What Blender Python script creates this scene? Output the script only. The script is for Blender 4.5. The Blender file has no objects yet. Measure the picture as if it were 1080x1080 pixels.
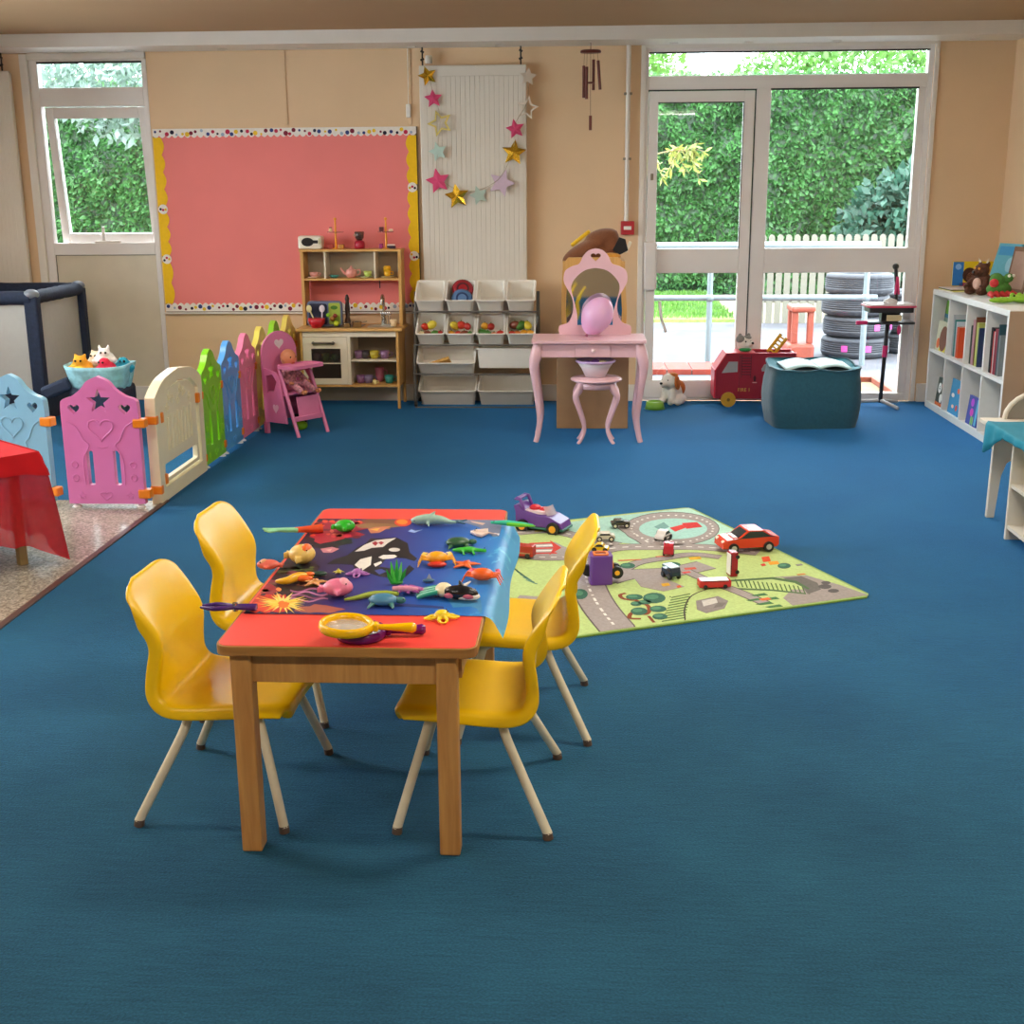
import bpy, bmesh, math, random
from math import sin, cos, pi, radians, sqrt, atan2
from mathutils import Vector, Matrix, noise
from mathutils.geometry import tessellate_polygon
random.seed(7)
S = bpy.context.scene
COL = S.collection

# ---------------------------------------------------------------- camera
CAMH = 1.5
FPX, PITCH, ROLL, YAW = 1306.0, radians(14.6), radians(-0.42), radians(3.15)
_cp, _sp = cos(PITCH), sin(PITCH)
_c, _s = cos(ROLL), sin(ROLL)
CM = (Matrix(((_c, -_s, 0), (_s, _c, 0), (0, 0, 1))) @
      Matrix(((1, 0, 0), (0, -_sp, -_cp), (0, _cp, -_sp))) @
      Matrix(((cos(YAW), sin(YAW), 0), (-sin(YAW), cos(YAW), 0), (0, 0, 1))))
cam_data = bpy.data.cameras.new('camera')
cam = bpy.data.objects.new('camera', cam_data)
COL.objects.link(cam)
cam_data.sensor_width = 36
cam_data.lens = FPX / 1080 * 36
cam_data.clip_end = 200
cam_data.clip_start = 0.05
_r, _d, _f = CM[0], CM[1], CM[2]
cam.matrix_world = Matrix(((_r[0], -_d[0], -_f[0], 0), (_r[1], -_d[1], -_f[1], 0), (_r[2], -_d[2], -_f[2], CAMH), (0, 0, 0, 1)))
S.camera = cam

# ---------------------------------------------------------------- exposure, sky, lamps
S.view_settings.view_transform = 'Standard'
S.view_settings.look = 'None'
S.view_settings.gamma = 1
S.view_settings.use_curve_mapping = False
S.view_settings.exposure = 0.2
SKY_STRENGTH = 13.0
LAMP_POWER = 37
LAMP_COLOR = (1.0, 0.91, 0.79)
w = bpy.data.worlds.new('overcast_sky')
S.world = w
w.use_nodes = True
nt = w.node_tree
nt.nodes.clear()
wo = nt.nodes.new('ShaderNodeOutputWorld')
bg = nt.nodes.new('ShaderNodeBackground')
tc = nt.nodes.new('ShaderNodeTexCoord')
nz = nt.nodes.new('ShaderNodeTexNoise')
nz.inputs['Scale'].default_value = 2.5
cr = nt.nodes.new('ShaderNodeValToRGB')
cr.color_ramp.elements[0].color = (0.72, 0.86, 1.0, 1)
cr.color_ramp.elements[1].color = (0.95, 0.98, 1.0, 1)
nt.links.new(tc.outputs['Generated'], nz.inputs['Vector'])
nt.links.new(nz.outputs['Fac'], cr.inputs['Fac'])
nt.links.new(cr.outputs['Color'], bg.inputs['Color'])
bg.inputs['Strength'].default_value = SKY_STRENGTH
nt.links.new(bg.outputs[0], wo.inputs[0])
sd = bpy.data.lights.new('sun', 'SUN')
sd.energy = 1.5
sd.angle = radians(12)
sd.color = (1.0, 0.97, 0.9)
sun = bpy.data.objects.new('sun', sd)
COL.objects.link(sun)
sun.rotation_euler = (radians(28), 0, radians(35))

# ---------------------------------------------------------------- pixel ray helpers (to measure real positions on real planes)
def ray(x, y):
    d = Vector(((x - 540) / FPX, (y - 540) / FPX, 1))
    return Vector((CM[0][0]*d[0]+CM[1][0]*d[1]+CM[2][0]*d[2],
                   CM[0][1]*d[0]+CM[1][1]*d[1]+CM[2][1]*d[2],
                   CM[0][2]*d[0]+CM[1][2]*d[1]+CM[2][2]*d[2]))
EYE = Vector((0, 0, CAMH))
def onz(x, y, z=0.0):
    d = ray(x, y); return EYE + d * ((z - CAMH) / d[2])
def ony(x, y, Y):
    d = ray(x, y); return EYE + d * (Y / d[1])
def onx(x, y, X):
    d = ray(x, y); return EYE + d * (X / d[0])

# ---------------------------------------------------------------- materials
def lin(c):
    return tuple((v / 12.92 if v <= 0.04045 else ((v + 0.055) / 1.055) ** 2.4) for v in c)
def hexc(h):
    h = h.lstrip('#'); return lin(tuple(int(h[i:i+2], 16) / 255 for i in (0, 2, 4)))
_mc = {}
def mat(name, col, rough=0.5, metal=0.0, noise_amt=0.06, nscale=30, bump=0.0, bscale=200, spec=0.5, trans=0, alpha=1, emit=None, estr=0, sheen=0, coat=0, sub=0):
    if name in _mc: return _mc[name]
    m = bpy.data.materials.new(name); m.use_nodes = True
    n = m.node_tree; b = n.nodes['Principled BSDF']
    c = hexc(col) if isinstance(col, str) else col
    b.inputs['Roughness'].default_value = rough
    b.inputs['Metallic'].default_value = metal
    b.inputs['Specular IOR Level'].default_value = spec
    b.inputs['Alpha'].default_value = alpha
    if trans: b.inputs['Transmission Weight'].default_value = trans
    if sheen: b.inputs['Sheen Weight'].default_value = sheen
    if coat: b.inputs['Coat Weight'].default_value = coat
    if sub:
        b.inputs['Subsurface Weight'].default_value = sub
        b.inputs['Subsurface Scale'].default_value = 0.01
    if emit:
        b.inputs['Emission Color'].default_value = (*hexc(emit), 1); b.inputs['Emission Strength'].default_value = estr
    t = n.nodes.new('ShaderNodeTexCoord')
    if noise_amt > 0:
        z = n.nodes.new('ShaderNodeTexNoise'); z.inputs['Scale'].default_value = nscale; z.inputs['Detail'].default_value = 4
        r = n.nodes.new('ShaderNodeValToRGB')
        r.color_ramp.elements[0].position = 0.3; r.color_ramp.elements[1].position = 0.7
        r.color_ramp.elements[0].color = (*[max(0, v * (1 - noise_amt)) for v in c], 1)
        r.color_ramp.elements[1].color = (*[min(1, v * (1 + noise_amt)) for v in c], 1)
        n.links.new(t.outputs['Object'], z.inputs['Vector']); n.links.new(z.outputs['Fac'], r.inputs['Fac'])
        n.links.new(r.outputs['Color'], b.inputs['Base Color'])
    else:
        b.inputs['Base Color'].default_value = (*c, 1)
    if bump:
        z2 = n.nodes.new('ShaderNodeTexNoise'); z2.inputs['Scale'].default_value = bscale; z2.inputs['Detail'].default_value = 3
        bp = n.nodes.new('ShaderNodeBump'); bp.inputs['Strength'].default_value = bump; bp.inputs['Distance'].default_value = 0.01
        n.links.new(t.outputs['Object'], z2.inputs['Vector']); n.links.new(z2.outputs['Fac'], bp.inputs['Height'])
        n.links.new(bp.outputs['Normal'], b.inputs['Normal'])
    _mc[name] = m
    return m
def plastic(h, rough=0.35):
    return mat('plastic_' + h, h, rough, noise_amt=0.02, nscale=15)
def cloth(h):
    return mat('fabric_' + h, h, 0.9, noise_amt=0.12, nscale=120, bump=0.3, bscale=400, sheen=0.2)
def paint(h, rough=0.55):
    return mat('paint_' + h, h, rough, noise_amt=0.03, nscale=8)
def paper(h):
    return mat('paper_' + h, h, 0.7, noise_amt=0.04, nscale=40, spec=0.3)
def wood(name, c1, c2, scale=(40, 40, 3), rough=0.45):
    if name in _mc: return _mc[name]
    m = bpy.data.materials.new(name); m.use_nodes = True
    n = m.node_tree; b = n.nodes['Principled BSDF']; b.inputs['Roughness'].default_value = rough
    t = n.nodes.new('ShaderNodeTexCoord'); mp = n.nodes.new('ShaderNodeMapping'); mp.inputs['Scale'].default_value = scale
    z = n.nodes.new('ShaderNodeTexNoise'); z.inputs['Scale'].default_value = 1.0; z.inputs['Detail'].default_value = 6; z.inputs['Distortion'].default_value = 0.6
    r = n.nodes.new('ShaderNodeValToRGB'); r.color_ramp.elements[0].position = 0.3; r.color_ramp.elements[1].position = 0.7
    r.color_ramp.elements[0].color = (*hexc(c1), 1); r.color_ramp.elements[1].color = (*hexc(c2), 1)
    n.links.new(t.outputs['Object'], mp.inputs['Vector']); n.links.new(mp.outputs['Vector'], z.inputs['Vector'])
    n.links.new(z.outputs['Fac'], r.inputs['Fac']); n.links.new(r.outputs['Color'], b.inputs['Base Color'])
    _mc[name] = m
    return m

# ---------------------------------------------------------------- mesh builder
def rotm(rx=0, ry=0, rz=0):
    return Matrix.Rotation(rz, 4, 'Z') @ Matrix.Rotation(ry, 4, 'Y') @ Matrix.Rotation(rx, 4, 'X')
def TR(x=0, y=0, z=0): return Matrix.Translation((x, y, z))
def catmull(pts, k=6, closed=False):
    pts = [Vector(p) for p in pts]; n = len(pts); out = []
    rng = range(n) if closed else range(n - 1)
    for i in rng:
        if closed: a, b, c, d = pts[(i-1) % n], pts[i], pts[(i+1) % n], pts[(i+2) % n]
        else: a, b, c, d = pts[max(i-1, 0)], pts[i], pts[i+1], pts[min(i+2, n-1)]
        for j in range(k):
            t = j / k
            out.append(0.5 * ((2*b) + (c-a)*t + (2*a-5*b+4*c-d)*t*t + (3*b-a-3*c+d)*t*t*t))
    if not closed: out.append(pts[-1])
    return out
class MB:
    def __init__(s, m=None):
        s.v = []; s.f = []; s.mi = []; s.sm = []; s.mats = []; s.T = Matrix.Identity(4); s.cur = m
    def m(s, m): s.cur = m; return s
    def at(s, M=None): s.T = M if M is not None else Matrix.Identity(4); return s
    def raw(s, vs, fs, smooth=False, m=None):
        m = m or s.cur
        if m not in s.mats: s.mats.append(m)
        k = s.mats.index(m); o = len(s.v)
        s.v += [tuple(s.T @ Vector(p)) for p in vs]
        flip = s.T.determinant() < 0
        for f in fs:
            f = [i + o for i in f]
            if flip: f.reverse()
            s.f.append(f); s.mi.append(k); s.sm.append(smooth)
        return s
    def frombm(s, bm, smooth=False, m=None):
        bm.verts.index_update()
        s.raw([v.co.copy() for v in bm.verts], [[v.index for v in f.verts] for f in bm.faces], smooth, m)
        bm.free(); return s
    def box(s, x0, y0, z0, x1, y1, z1, bev=0, m=None, seg=2):
        bm = bmesh.new()
        bmesh.ops.create_cube(bm, size=1)
        for v in bm.verts:
            v.co = Vector(((x0+x1)/2 + v.co.x*(x1-x0), (y0+y1)/2 + v.co.y*(y1-y0), (z0+z1)/2 + v.co.z*(z1-z0)))
        if bev:
            bmesh.ops.bevel(bm, geom=bm.edges[:], offset=min(bev, abs(x1-x0)*.49, abs(y1-y0)*.49, abs(z1-z0)*.49), segments=seg, affect='EDGES', profile=0.5)
        return s.frombm(bm, False, m)
    def cyl(s, p0, p1, r0, r1=None, n=16, m=None, smooth=True):
        return s.tube([p0, p1], [r0, r0 if r1 is None else r1], n, m)
    def tube(s, pts, r, n=10, m=None, closed=False, flat=1.0, up=None):
        pts = [Vector(p) for p in pts]; k = len(pts)
        rr = r if isinstance(r, (list, tuple)) else [r]*k
        if len(rr) != k:
            q = len(rr); rr = [rr[min(int(i*(q-1)/(k-1)), q-2)]*(1-((i*(q-1)/(k-1)) - min(int(i*(q-1)/(k-1)), q-2))) + rr[min(int(i*(q-1)/(k-1)), q-2)+1]*((i*(q-1)/(k-1)) - min(int(i*(q-1)/(k-1)), q-2)) for i in range(k)]
        def tan(i):
            if closed: return (pts[(i+1) % k] - pts[i-1]).normalized()
            return (pts[min(i+1, k-1)] - pts[max(i-1, 0)]).normalized()
        t = tan(0); u = Vector(up) if up else (Vector((0, 0, 1)) if abs(t.z) < 0.9 else Vector((1, 0, 0)))
        nrm = (u - t*u.dot(t)).normalized(); vs = []
        for i in range(k):
            t = tan(i); nrm = (nrm - t*nrm.dot(t)).normalized(); bi = t.cross(nrm)
            for j in range(n):
                a = 2*pi*j/n; vs.append(pts[i] + (bi*cos(a) + nrm*sin(a)*flat)*rr[i])
        fs = []
        for i in range(k if closed else k-1):
            for j in range(n):
                a = i*n+j; b = i*n+(j+1) % n; c = ((i+1) % k)*n+(j+1) % n; d = ((i+1) % k)*n+j
                fs.append([a, b, c, d])
        s.raw(vs, fs, True, m)
        if not closed:
            s.raw(vs[:n], [list(range(n))[::-1]], False, m)
            s.raw(vs[-n:], [list(range(n))], False, m)
        return s
    def lathe(s, prof, n=24, m=None, c=(0, 0, 0), smooth=True):
        vs = []; fs = []; k = len(prof)
        for r, z in prof:
            for j in range(n):
                a = 2*pi*j/n; vs.append((c[0]+r*cos(a), c[1]+r*sin(a), c[2]+z))
        for i in range(k-1):
            for j in range(n):
                fs.append([i*n+j, i*n+(j+1) % n, (i+1)*n+(j+1) % n, (i+1)*n+j])
        if prof[0][0] > 1e-5: fs.append(list(range(n))[::-1])
        if prof[-1][0] > 1e-5: fs.append([(k-1)*n+j for j in range(n)])
        return s.raw(vs, fs, smooth, m)
    def ell(s, c, r, m=None, rot=None, n=16, k=10, fn=None):
        if not isinstance(r, (tuple, list)): r = (r, r, r)
        R = rot if rot is not None else Matrix.Identity(4)
        vs = []; fs = []
        for i in range(k+1):
            th = pi*i/k
            for j in range(n):
                a = 2*pi*j/n; p = Vector((sin(th)*cos(a), sin(th)*sin(a), -cos(th)))
                if fn: p = fn(p)
                p = R @ Vector((p.x*r[0], p.y*r[1], p.z*r[2])); vs.append(Vector(c)+p)
        for i in range(k):
            for j in range(n):
                fs.append([i*n+j, i*n+(j+1) % n, (i+1)*n+(j+1) % n, (i+1)*n+j])
        return s.raw(vs, fs, True, m)
    def poly(s, outer, d0, d1, holes=(), m=None, plane='xz', smooth=False):
        """flat outline with holes, extruded from d0 to d1 along the plane's normal"""
        loops = [list(outer)] + [list(h) for h in holes]
        def area(L): return sum(L[i][0]*L[(i+1) % len(L)][1]-L[(i+1) % len(L)][0]*L[i][1] for i in range(len(L)))
        if area(loops[0]) < 0: loops[0].reverse()
        for i in range(1, len(loops)):
            if area(loops[i]) > 0: loops[i].reverse()
        flat = [p for L in loops for p in L]
        tris = tessellate_polygon([[Vector((p[0], p[1], 0)) for p in L] for L in loops])
        mk = {'xz': lambda p, d: (p[0], d, p[1]), 'xy': lambda p, d: (p[0], p[1], d), 'yz': lambda p, d: (d, p[0], p[1])}[plane]
        sgn = -1 if plane == 'xz' else 1
        N = len(flat); lo, hi = min(d0, d1), max(d0, d1)
        vs = [mk(p, hi) for p in flat] + [mk(p, lo) for p in flat]; fs = []
        for t in tris:
            a, b, c = [Vector((flat[i][0], flat[i][1])) for i in t]
            ar = (b-a).x*(c-a).y-(b-a).y*(c-a).x
            if abs(ar) < 1e-12: continue
            t = list(t) if ar > 0 else list(t)[::-1]
            if sgn < 0: t.reverse()
            fs.append(t); fs.append([i+N for i in t[::-1]])
        o = 0
        for L in loops:
            n = len(L)
            for i in range(n):
                a, b = o+i, o+(i+1) % n
                q = [b, a, a+N, b+N] if sgn > 0 else [a, b, b+N, a+N]
                fs.append(q)
            o += n
        return s.raw(vs, fs, smooth, m)
    def sheet(s, fn, nu, nv, m=None, smooth=True):
        vs = [fn(i/nu, j/nv) for i in range(nu+1) for j in range(nv+1)]
        fs = [[i*(nv+1)+j, (i+1)*(nv+1)+j, (i+1)*(nv+1)+j+1, i*(nv+1)+j+1] for i in range(nu) for j in range(nv)]
        return s.raw(vs, fs, smooth, m)
    def text(s, txt, size, M, m=None, depth=0.0008, align='CENTER'):
        cu = bpy.data.curves.new('tmp', 'FONT'); cu.body = txt; cu.size = size; cu.extrude = depth; cu.align_x = align; cu.align_y = 'CENTER'; cu.resolution_u = 3
        o = bpy.data.objects.new('tmp', cu); COL.objects.link(o)
        dg = bpy.context.evaluated_depsgraph_get(); me = o.evaluated_get(dg).to_mesh()
        T = s.T; s.T = T @ M
        s.raw([v.co.copy() for v in me.vertices], [list(p.vertices) for p in me.polygons], False, m)
        s.T = T
        bpy.data.objects.remove(o); bpy.data.curves.remove(cu)
        return s
    def obj(s, name, parent=None, bevel=0, subsurf=0, solid=0, weld=False, bseg=2, seg_angle=30):
        me = bpy.data.meshes.new(name)
        me.from_pydata(s.v, [], s.f)
        for m in s.mats: me.materials.append(m)
        me.polygons.foreach_set('material_index', s.mi)
        me.polygons.foreach_set('use_smooth', s.sm)
        me.update()
        if weld:
            bm = bmesh.new(); bm.from_mesh(me); bmesh.ops.remove_doubles(bm, verts=bm.verts[:], dist=1e-5)
            bmesh.ops.recalc_face_normals(bm, faces=bm.faces[:]); bm.to_mesh(me); bm.free()
        o = bpy.data.objects.new(name, me); COL.objects.link(o)
        if parent: o.parent = parent
        if solid:
            md = o.modifiers.new('solid', 'SOLIDIFY'); md.thickness = solid; md.offset = 0
        if bevel:
            md = o.modifiers.new('bevel', 'BEVEL'); md.width = bevel; md.segments = bseg; md.limit_method = 'ANGLE'; md.angle_limit = radians(seg_angle)
        if subsurf:
            md = o.modifiers.new('sub', 'SUBSURF'); md.levels = subsurf; md.render_levels = subsurf
        return o
def tag(o, label=None, cat=None, group=None, kind=None):
    if label: o['label'] = label
    if cat: o['category'] = cat
    if group: o['group'] = group
    if kind: o['kind'] = kind
    return o
def thing(name, label, cat, loc=(0, 0, 0), rz=0, group=None, rot=None, scale=1):
    o = bpy.data.objects.new(name, None); COL.objects.link(o); o.empty_display_size = 0.05
    o.location = loc; o.rotation_euler = rot or (0, 0, rz); o.scale = (scale,)*3
    return tag(o, label, cat, group)
def place(o, loc, rz=0, rot=None, scale=None):
    o.location = loc; o.rotation_euler = rot or (0, 0, rz)
    if scale: o.scale = (scale,)*3
    return o
def dup(root, loc, rz=0, label=None, group=None, rot=None, scale=None):
    r = root.copy(); COL.objects.link(r); place(r, loc, rz, rot, scale)
    if label: r['label'] = label
    if group: r['group'] = group
    for ch in list(root.children):
        c = ch.copy(); COL.objects.link(c); c.parent = r
        for g in list(ch.children):
            d = g.copy(); COL.objects.link(d); d.parent = c
    return r
def struct(name, mb, **k):
    o = mb.obj(name, **k); o['kind'] = 'structure'; return o
def circ(cx, cy, rx, ry=None, n=24, a0=0):
    ry = rx if ry is None else ry
    return [(cx+rx*cos(a0+2*pi*i/n), cy+ry*sin(a0+2*pi*i/n)) for i in range(n)]
def star(cx, cy, R, r=None, n=5, a0=pi/2):
    r = R*0.42 if r is None else r
    return [(cx+(R if i % 2 == 0 else r)*cos(a0+pi*i/n), cy+(R if i % 2 == 0 else r)*sin(a0+pi*i/n)) for i in range(2*n)]
def heart(cx, cy, w, h, n=24):
    out = []
    for i in range(n):
        t = 2*pi*i/n
        out.append((cx + w/2*sin(t)**3, cy + h*(13*cos(t)-5*cos(2*t)-2*cos(3*t)-cos(4*t)+2.5)/29))
    return out
def rrect(x0, y0, x1, y1, r, n=4):
    out = []
    for cx, cy, a in ((x1-r, y1-r, 0), (x0+r, y1-r, pi/2), (x0+r, y0+r, pi), (x1-r, y0+r, 3*pi/2)):
        for i in range(n+1):
            out.append((cx+r*cos(a+pi/2*i/n), cy+r*sin(a+pi/2*i/n)))
    return out
# ================================================================ THE ROOM
WY = 9.0; CZ = 2.445; RX = 2.92; LX = -4.9; BY = -2.5; CEIL = 2.53
M_wall = mat('wall_beige', '#e2c29c', 0.75, noise_amt=0.03, nscale=2.5, bump=0.05, bscale=60)
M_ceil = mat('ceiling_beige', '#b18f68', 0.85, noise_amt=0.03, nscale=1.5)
M_white = mat('trim_white', '#e6e0d8', 0.45, noise_amt=0.02, nscale=6)
M_upvc = mat('window_plastic', '#e6e1de', 0.35, noise_amt=0.02, nscale=6)
M_glass = bpy.data.materials.new('pane_glass'); M_glass.use_nodes = True
_n = M_glass.node_tree; _n.nodes.clear()
_o = _n.nodes.new('ShaderNodeOutputMaterial'); _t = _n.nodes.new('ShaderNodeBsdfTransparent'); _g = _n.nodes.new('ShaderNodeBsdfGlossy'); _x = _n.nodes.new('ShaderNodeMixShader'); _fr = _n.nodes.new('ShaderNodeFresnel')
_g.inputs['Roughness'].default_value = 0.02; _t.inputs[0].default_value = (0.97, 0.99, 0.98, 1); _fr.inputs['IOR'].default_value = 1.35
_n.links.new(_fr.outputs[0], _x.inputs[0]); _n.links.new(_t.outputs[0], _x.inputs[1]); _n.links.new(_g.outputs[0], _x.inputs[2]); _n.links.new(_x.outputs[0], _o.inputs[0])

# carpet: woven blue with fine loops
def carpet_mat():
    m = bpy.data.materials.new('blue_carpet'); m.use_nodes = True
    n = m.node_tree; b = n.nodes['Principled BSDF']; b.inputs['Roughness'].default_value = 0.95
    b.inputs['Specular IOR Level'].default_value = 0.25
    b.inputs['Sheen Weight'].default_value = 1.0; b.inputs['Sheen Roughness'].default_value = 0.3
    b.inputs['Sheen Tint'].default_value = (0.05, 0.36, 1.0, 1)
    t = n.nodes.new('ShaderNodeTexCoord')
    z = n.nodes.new('ShaderNodeTexNoise'); z.inputs['Scale'].default_value = 170; z.inputs['Detail'].default_value = 5
    z2 = n.nodes.new('ShaderNodeTexNoise'); z2.inputs['Scale'].default_value = 2.2; z2.inputs['Detail'].default_value = 5
    mp = n.nodes.new('ShaderNodeMapping'); mp.inputs['Scale'].default_value = (1, 14, 1)
    z3 = n.nodes.new('ShaderNodeTexNoise'); z3.inputs['Scale'].default_value = 9; z3.inputs['Detail'].default_value = 4
    n.links.new(t.outputs['Object'], mp.inputs['Vector']); n.links.new(mp.outputs[0], z3.inputs['Vector'])
    a = n.nodes.new('ShaderNodeMath'); a.operation = 'MULTIPLY_ADD'; a.inputs[1].default_value = 0.45
    a2 = n.nodes.new('ShaderNodeMath'); a2.operation = 'MULTIPLY_ADD'; a2.inputs[1].default_value = 0.25
    a3 = n.nodes.new('ShaderNodeMath'); a3.operation = 'MULTIPLY'; a3.inputs[1].default_value = 0.30
    for q in (z, z2): n.links.new(t.outputs['Object'], q.inputs['Vector'])
    n.links.new(z3.outputs['Fac'], a3.inputs[0]); n.links.new(z2.outputs['Fac'], a2.inputs[0]); n.links.new(a3.outputs[0], a2.inputs[2])
    n.links.new(z.outputs['Fac'], a.inputs[0]); n.links.new(a2.outputs[0], a.inputs[2])
    r = n.nodes.new('ShaderNodeValToRGB'); r.color_ramp.elements[0].position = 0.36; r.color_ramp.elements[1].position = 0.64
    r.color_ramp.elements[0].color = (*CARPET_A, 1); r.color_ramp.elements[1].color = (*CARPET_B, 1)
    n.links.new(a.outputs[0], r.inputs['Fac']); n.links.new(r.outputs['Color'], b.inputs['Base Color'])
    bp = n.nodes.new('ShaderNodeBump'); bp.inputs['Strength'].default_value = 0.6; bp.inputs['Distance'].default_value = 0.004
    n.links.new(z.outputs['Fac'], bp.inputs['Height']); n.links.new(bp.outputs[0], b.inputs['Normal'])
    return m
CARPET_A = (0.007, 0.042, 0.076); CARPET_B = (0.018, 0.105, 0.165)
M_carpet = carpet_mat()
def vinyl_mat():
    m = bpy.data.materials.new('speckled_vinyl'); m.use_nodes = True
    n = m.node_tree; b = n.nodes['Principled BSDF']; b.inputs['Roughness'].default_value = 0.22
    t = n.nodes.new('ShaderNodeTexCoord'); z = n.nodes.new('ShaderNodeTexVoronoi'); z.inputs['Scale'].default_value = 110
    r = n.nodes.new('ShaderNodeValToRGB'); e = r.color_ramp.elements
    e[0].position = 0.0; e[0].color = (*hexc('#706b5e'), 1); e[1].position = 1.0; e[1].color = (*hexc('#c6c1b0'), 1)
    k = e.new(0.5); k.color = (*hexc('#9f998a'), 1)
    n.links.new(t.outputs['Object'], z.inputs['Vector']); n.links.new(z.outputs['Color'], r.inputs['Fac']); n.links.new(r.outputs[0], b.inputs['Base Color'])
    return m
M_vinyl = vinyl_mat()
VX = -2.045
VY = 5.93
struct('floor', MB(M_carpet).box(VX, BY, -0.12, RX, WY, 0))
struct('floor_vinyl', MB(M_vinyl).box(LX, BY, -0.12, VX-0.03, VY, 0.0))
struct('floor_carpet_behind_gates', MB(M_carpet).box(LX, VY+0.001, -0.12, VX-0.001, WY, 0.0))
struct('trim_1', MB(mat('threshold_wood', '#4a352c', 0.4)).box(VX-0.0295, BY, -0.1, VX-0.0005, VY, 0.006, 0.002))

wb = MB(M_wall)
WT = 0.12
DX0, DX1 = 0.43, 2.395
LW0, LW1 = -3.93, -3.03
wb.box(LX, WY, -0.12, LW0, WY+WT, 2.7); wb.box(LW1, WY, -0.12, DX0, WY+WT, 2.7); wb.box(DX1, WY, -0.12, RX+WT, WY+WT, 2.7)
wb.box(LW0, WY, CZ, LW1, WY+WT, 2.7); wb.box(DX0, WY, CZ, DX1, WY+WT, 2.7); wb.box(DX0, WY+0.001, -0.12, DX1, WY+WT, -0.01)
wb.box(LW0, WY+0.001, -0.12, LW1, WY+WT, 0.0)
struct('wall_back', wb)
struct('wall_right', MB(M_wall).box(RX, BY, -0.12, RX+WT, WY, 2.7))
wl = MB(M_wall)
wl.box(LX-WT, BY, -0.12, LX, 4.2, 2.7); wl.box(LX-WT, 7.6, -0.12, LX, WY, 2.7); wl.box(LX-WT, 4.2, -0.12, LX, 7.6, 0.9); wl.box(LX-WT, 4.2, 2.35, LX, 7.6, 2.7)
struct('wall_left', wl)
wf = MB(M_upvc)
for yy in (4.2, 5.3, 6.42, 7.53): wf.box(LX-0.09, yy, 0.9, LX-0.02, yy+0.07, 2.35)
wf.box(LX-0.09, 4.27, 0.9, LX-0.02, 7.53, 0.97); wf.box(LX-0.09, 4.27, 2.28, LX-0.02, 7.53, 2.35)
wfo = struct('window_2', wf)
MB(M_glass).box(LX-0.06, 4.27, 0.97, LX-0.055, 7.53, 2.28).obj('pane', wfo)
struct('wall_front', MB(M_wall).box(LX-WT, BY-WT, -0.12, RX+WT, BY, 2.7))
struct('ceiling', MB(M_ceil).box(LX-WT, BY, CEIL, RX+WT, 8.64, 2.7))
tb = MB(M_white)
tb.box(LX, 8.64, CZ, RX, WY, 2.7, 0.0)
struct('trim_2', tb)
tc_ = MB(M_white)
for xx in (-3.1, -2.45, -1.9, -1.15, -0.55, 0.62, 1.12, 1.7, 2.6): tc_.box(xx-0.03, 8.86, CZ-0.008, xx+0.03, 8.9, CZ, 0.003)
struct('trim_3', tc_)
struct('baseboard_right', MB(M_white).box(RX-0.02, BY, 0, RX, WY-0.001, 0.12, 0.004))
bbk = MB(M_white)
bbk.box(LX, WY-0.02, 0, LW0-0.02, WY, 0.12, 0.004); bbk.box(LW1+0.02, WY-0.02, 0, DX0-0.015, WY, 0.12, 0.004); bbk.box(DX1+0.03, WY-0.035, 0, RX-0.02, WY, 0.13, 0.004)
struct('baseboard_back', bbk)
# wall joints (vertical cover strips) on the back wall
jt = MB(M_wall)
for xx in (-2.06,): jt.box(xx-0.012, WY-0.006, 1.95, xx+0.012, WY, CZ, 0.002)
struct('trim_4', jt)

# ---- the glazed door and fixed light
dr = MB(M_upvc)
Y0, Y1 = WY+0.01, WY+0.08
F0, F1 = 0.445, 2.385
def bxp(mb, x0, z0, x1, z1, y0=Y0, y1=Y1, bev=0.004): mb.box(x0, y0, z0, x1, y1, z1, bev)
bxp(dr, F0, 0.0, F0+0.022, 2.44); bxp(dr, F1-0.035, 0, F1, 2.44); bxp(dr, F0+0.022, 2.395, F1-0.035, 2.44); bxp(dr, F0+0.022, 2.155, F1-0.035, 2.245)
bxp(dr, 1.205, 0.0, 1.305, 2.155); bxp(dr, F0+0.022, 0.0, 1.205, 0.02); bxp(dr, 1.305, 0.0, F1-0.035, 0.055)
bxp(dr, 1.305, 0.915, F1-0.035, 1.085); bxp(dr, 2.30, 0.055, F1-0.034, 2.155, Y0+0.01)
dro = struct('window_1', dr, weld=False)
pm = MB(M_glass)
for a in ((F0+0.022, 2.245, F1-0.035, 2.395), (1.305, 1.085, 2.30, 2.155), (1.305, 0.055, 2.30, 0.915)): pm.box(a[0], Y0+0.03, a[1], a[2], Y0+0.035, a[3])
pm.obj('pane', dro)
MB(M_white).box(DX0-0.018, WY-0.012, 0, DX0+0.014, WY+0.009, CZ, 0.003).box(DX1-0.009, WY-0.014, 0.0, DX1+0.02, WY+0.009, CZ, 0.003).box(DX0+0.014, WY-0.01, 2.425, DX1-0.009, WY+0.009, CZ).obj('frame_trim', dro)
MB(mat('rubber_seal', '#2a2a2c', 0.6)).box(F0+0.02, Y0-0.002, 2.39, F1-0.03, Y0+0.01, 2.40).box(1.30, Y0-0.002, 2.146, 2.30, Y0+0.01, 2.157).box(F0+0.02, Y0-0.002, 2.147, 1.205, Y0+0.008, 2.155).box(1.196, Y0-0.002, 0.02, 1.203, Y0+0.008, 2.15).obj('seal', dro)
dl = MB(M_upvc)
L0, L1 = F0+0.026, 1.194
bxp(dl, L0, 0.151, L0+0.065, 2.145, Y0-0.005, Y1-0.01); bxp(dl, L1-0.072, 0.151, L1, 2.145, Y0-0.005, Y1-0.01)
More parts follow.
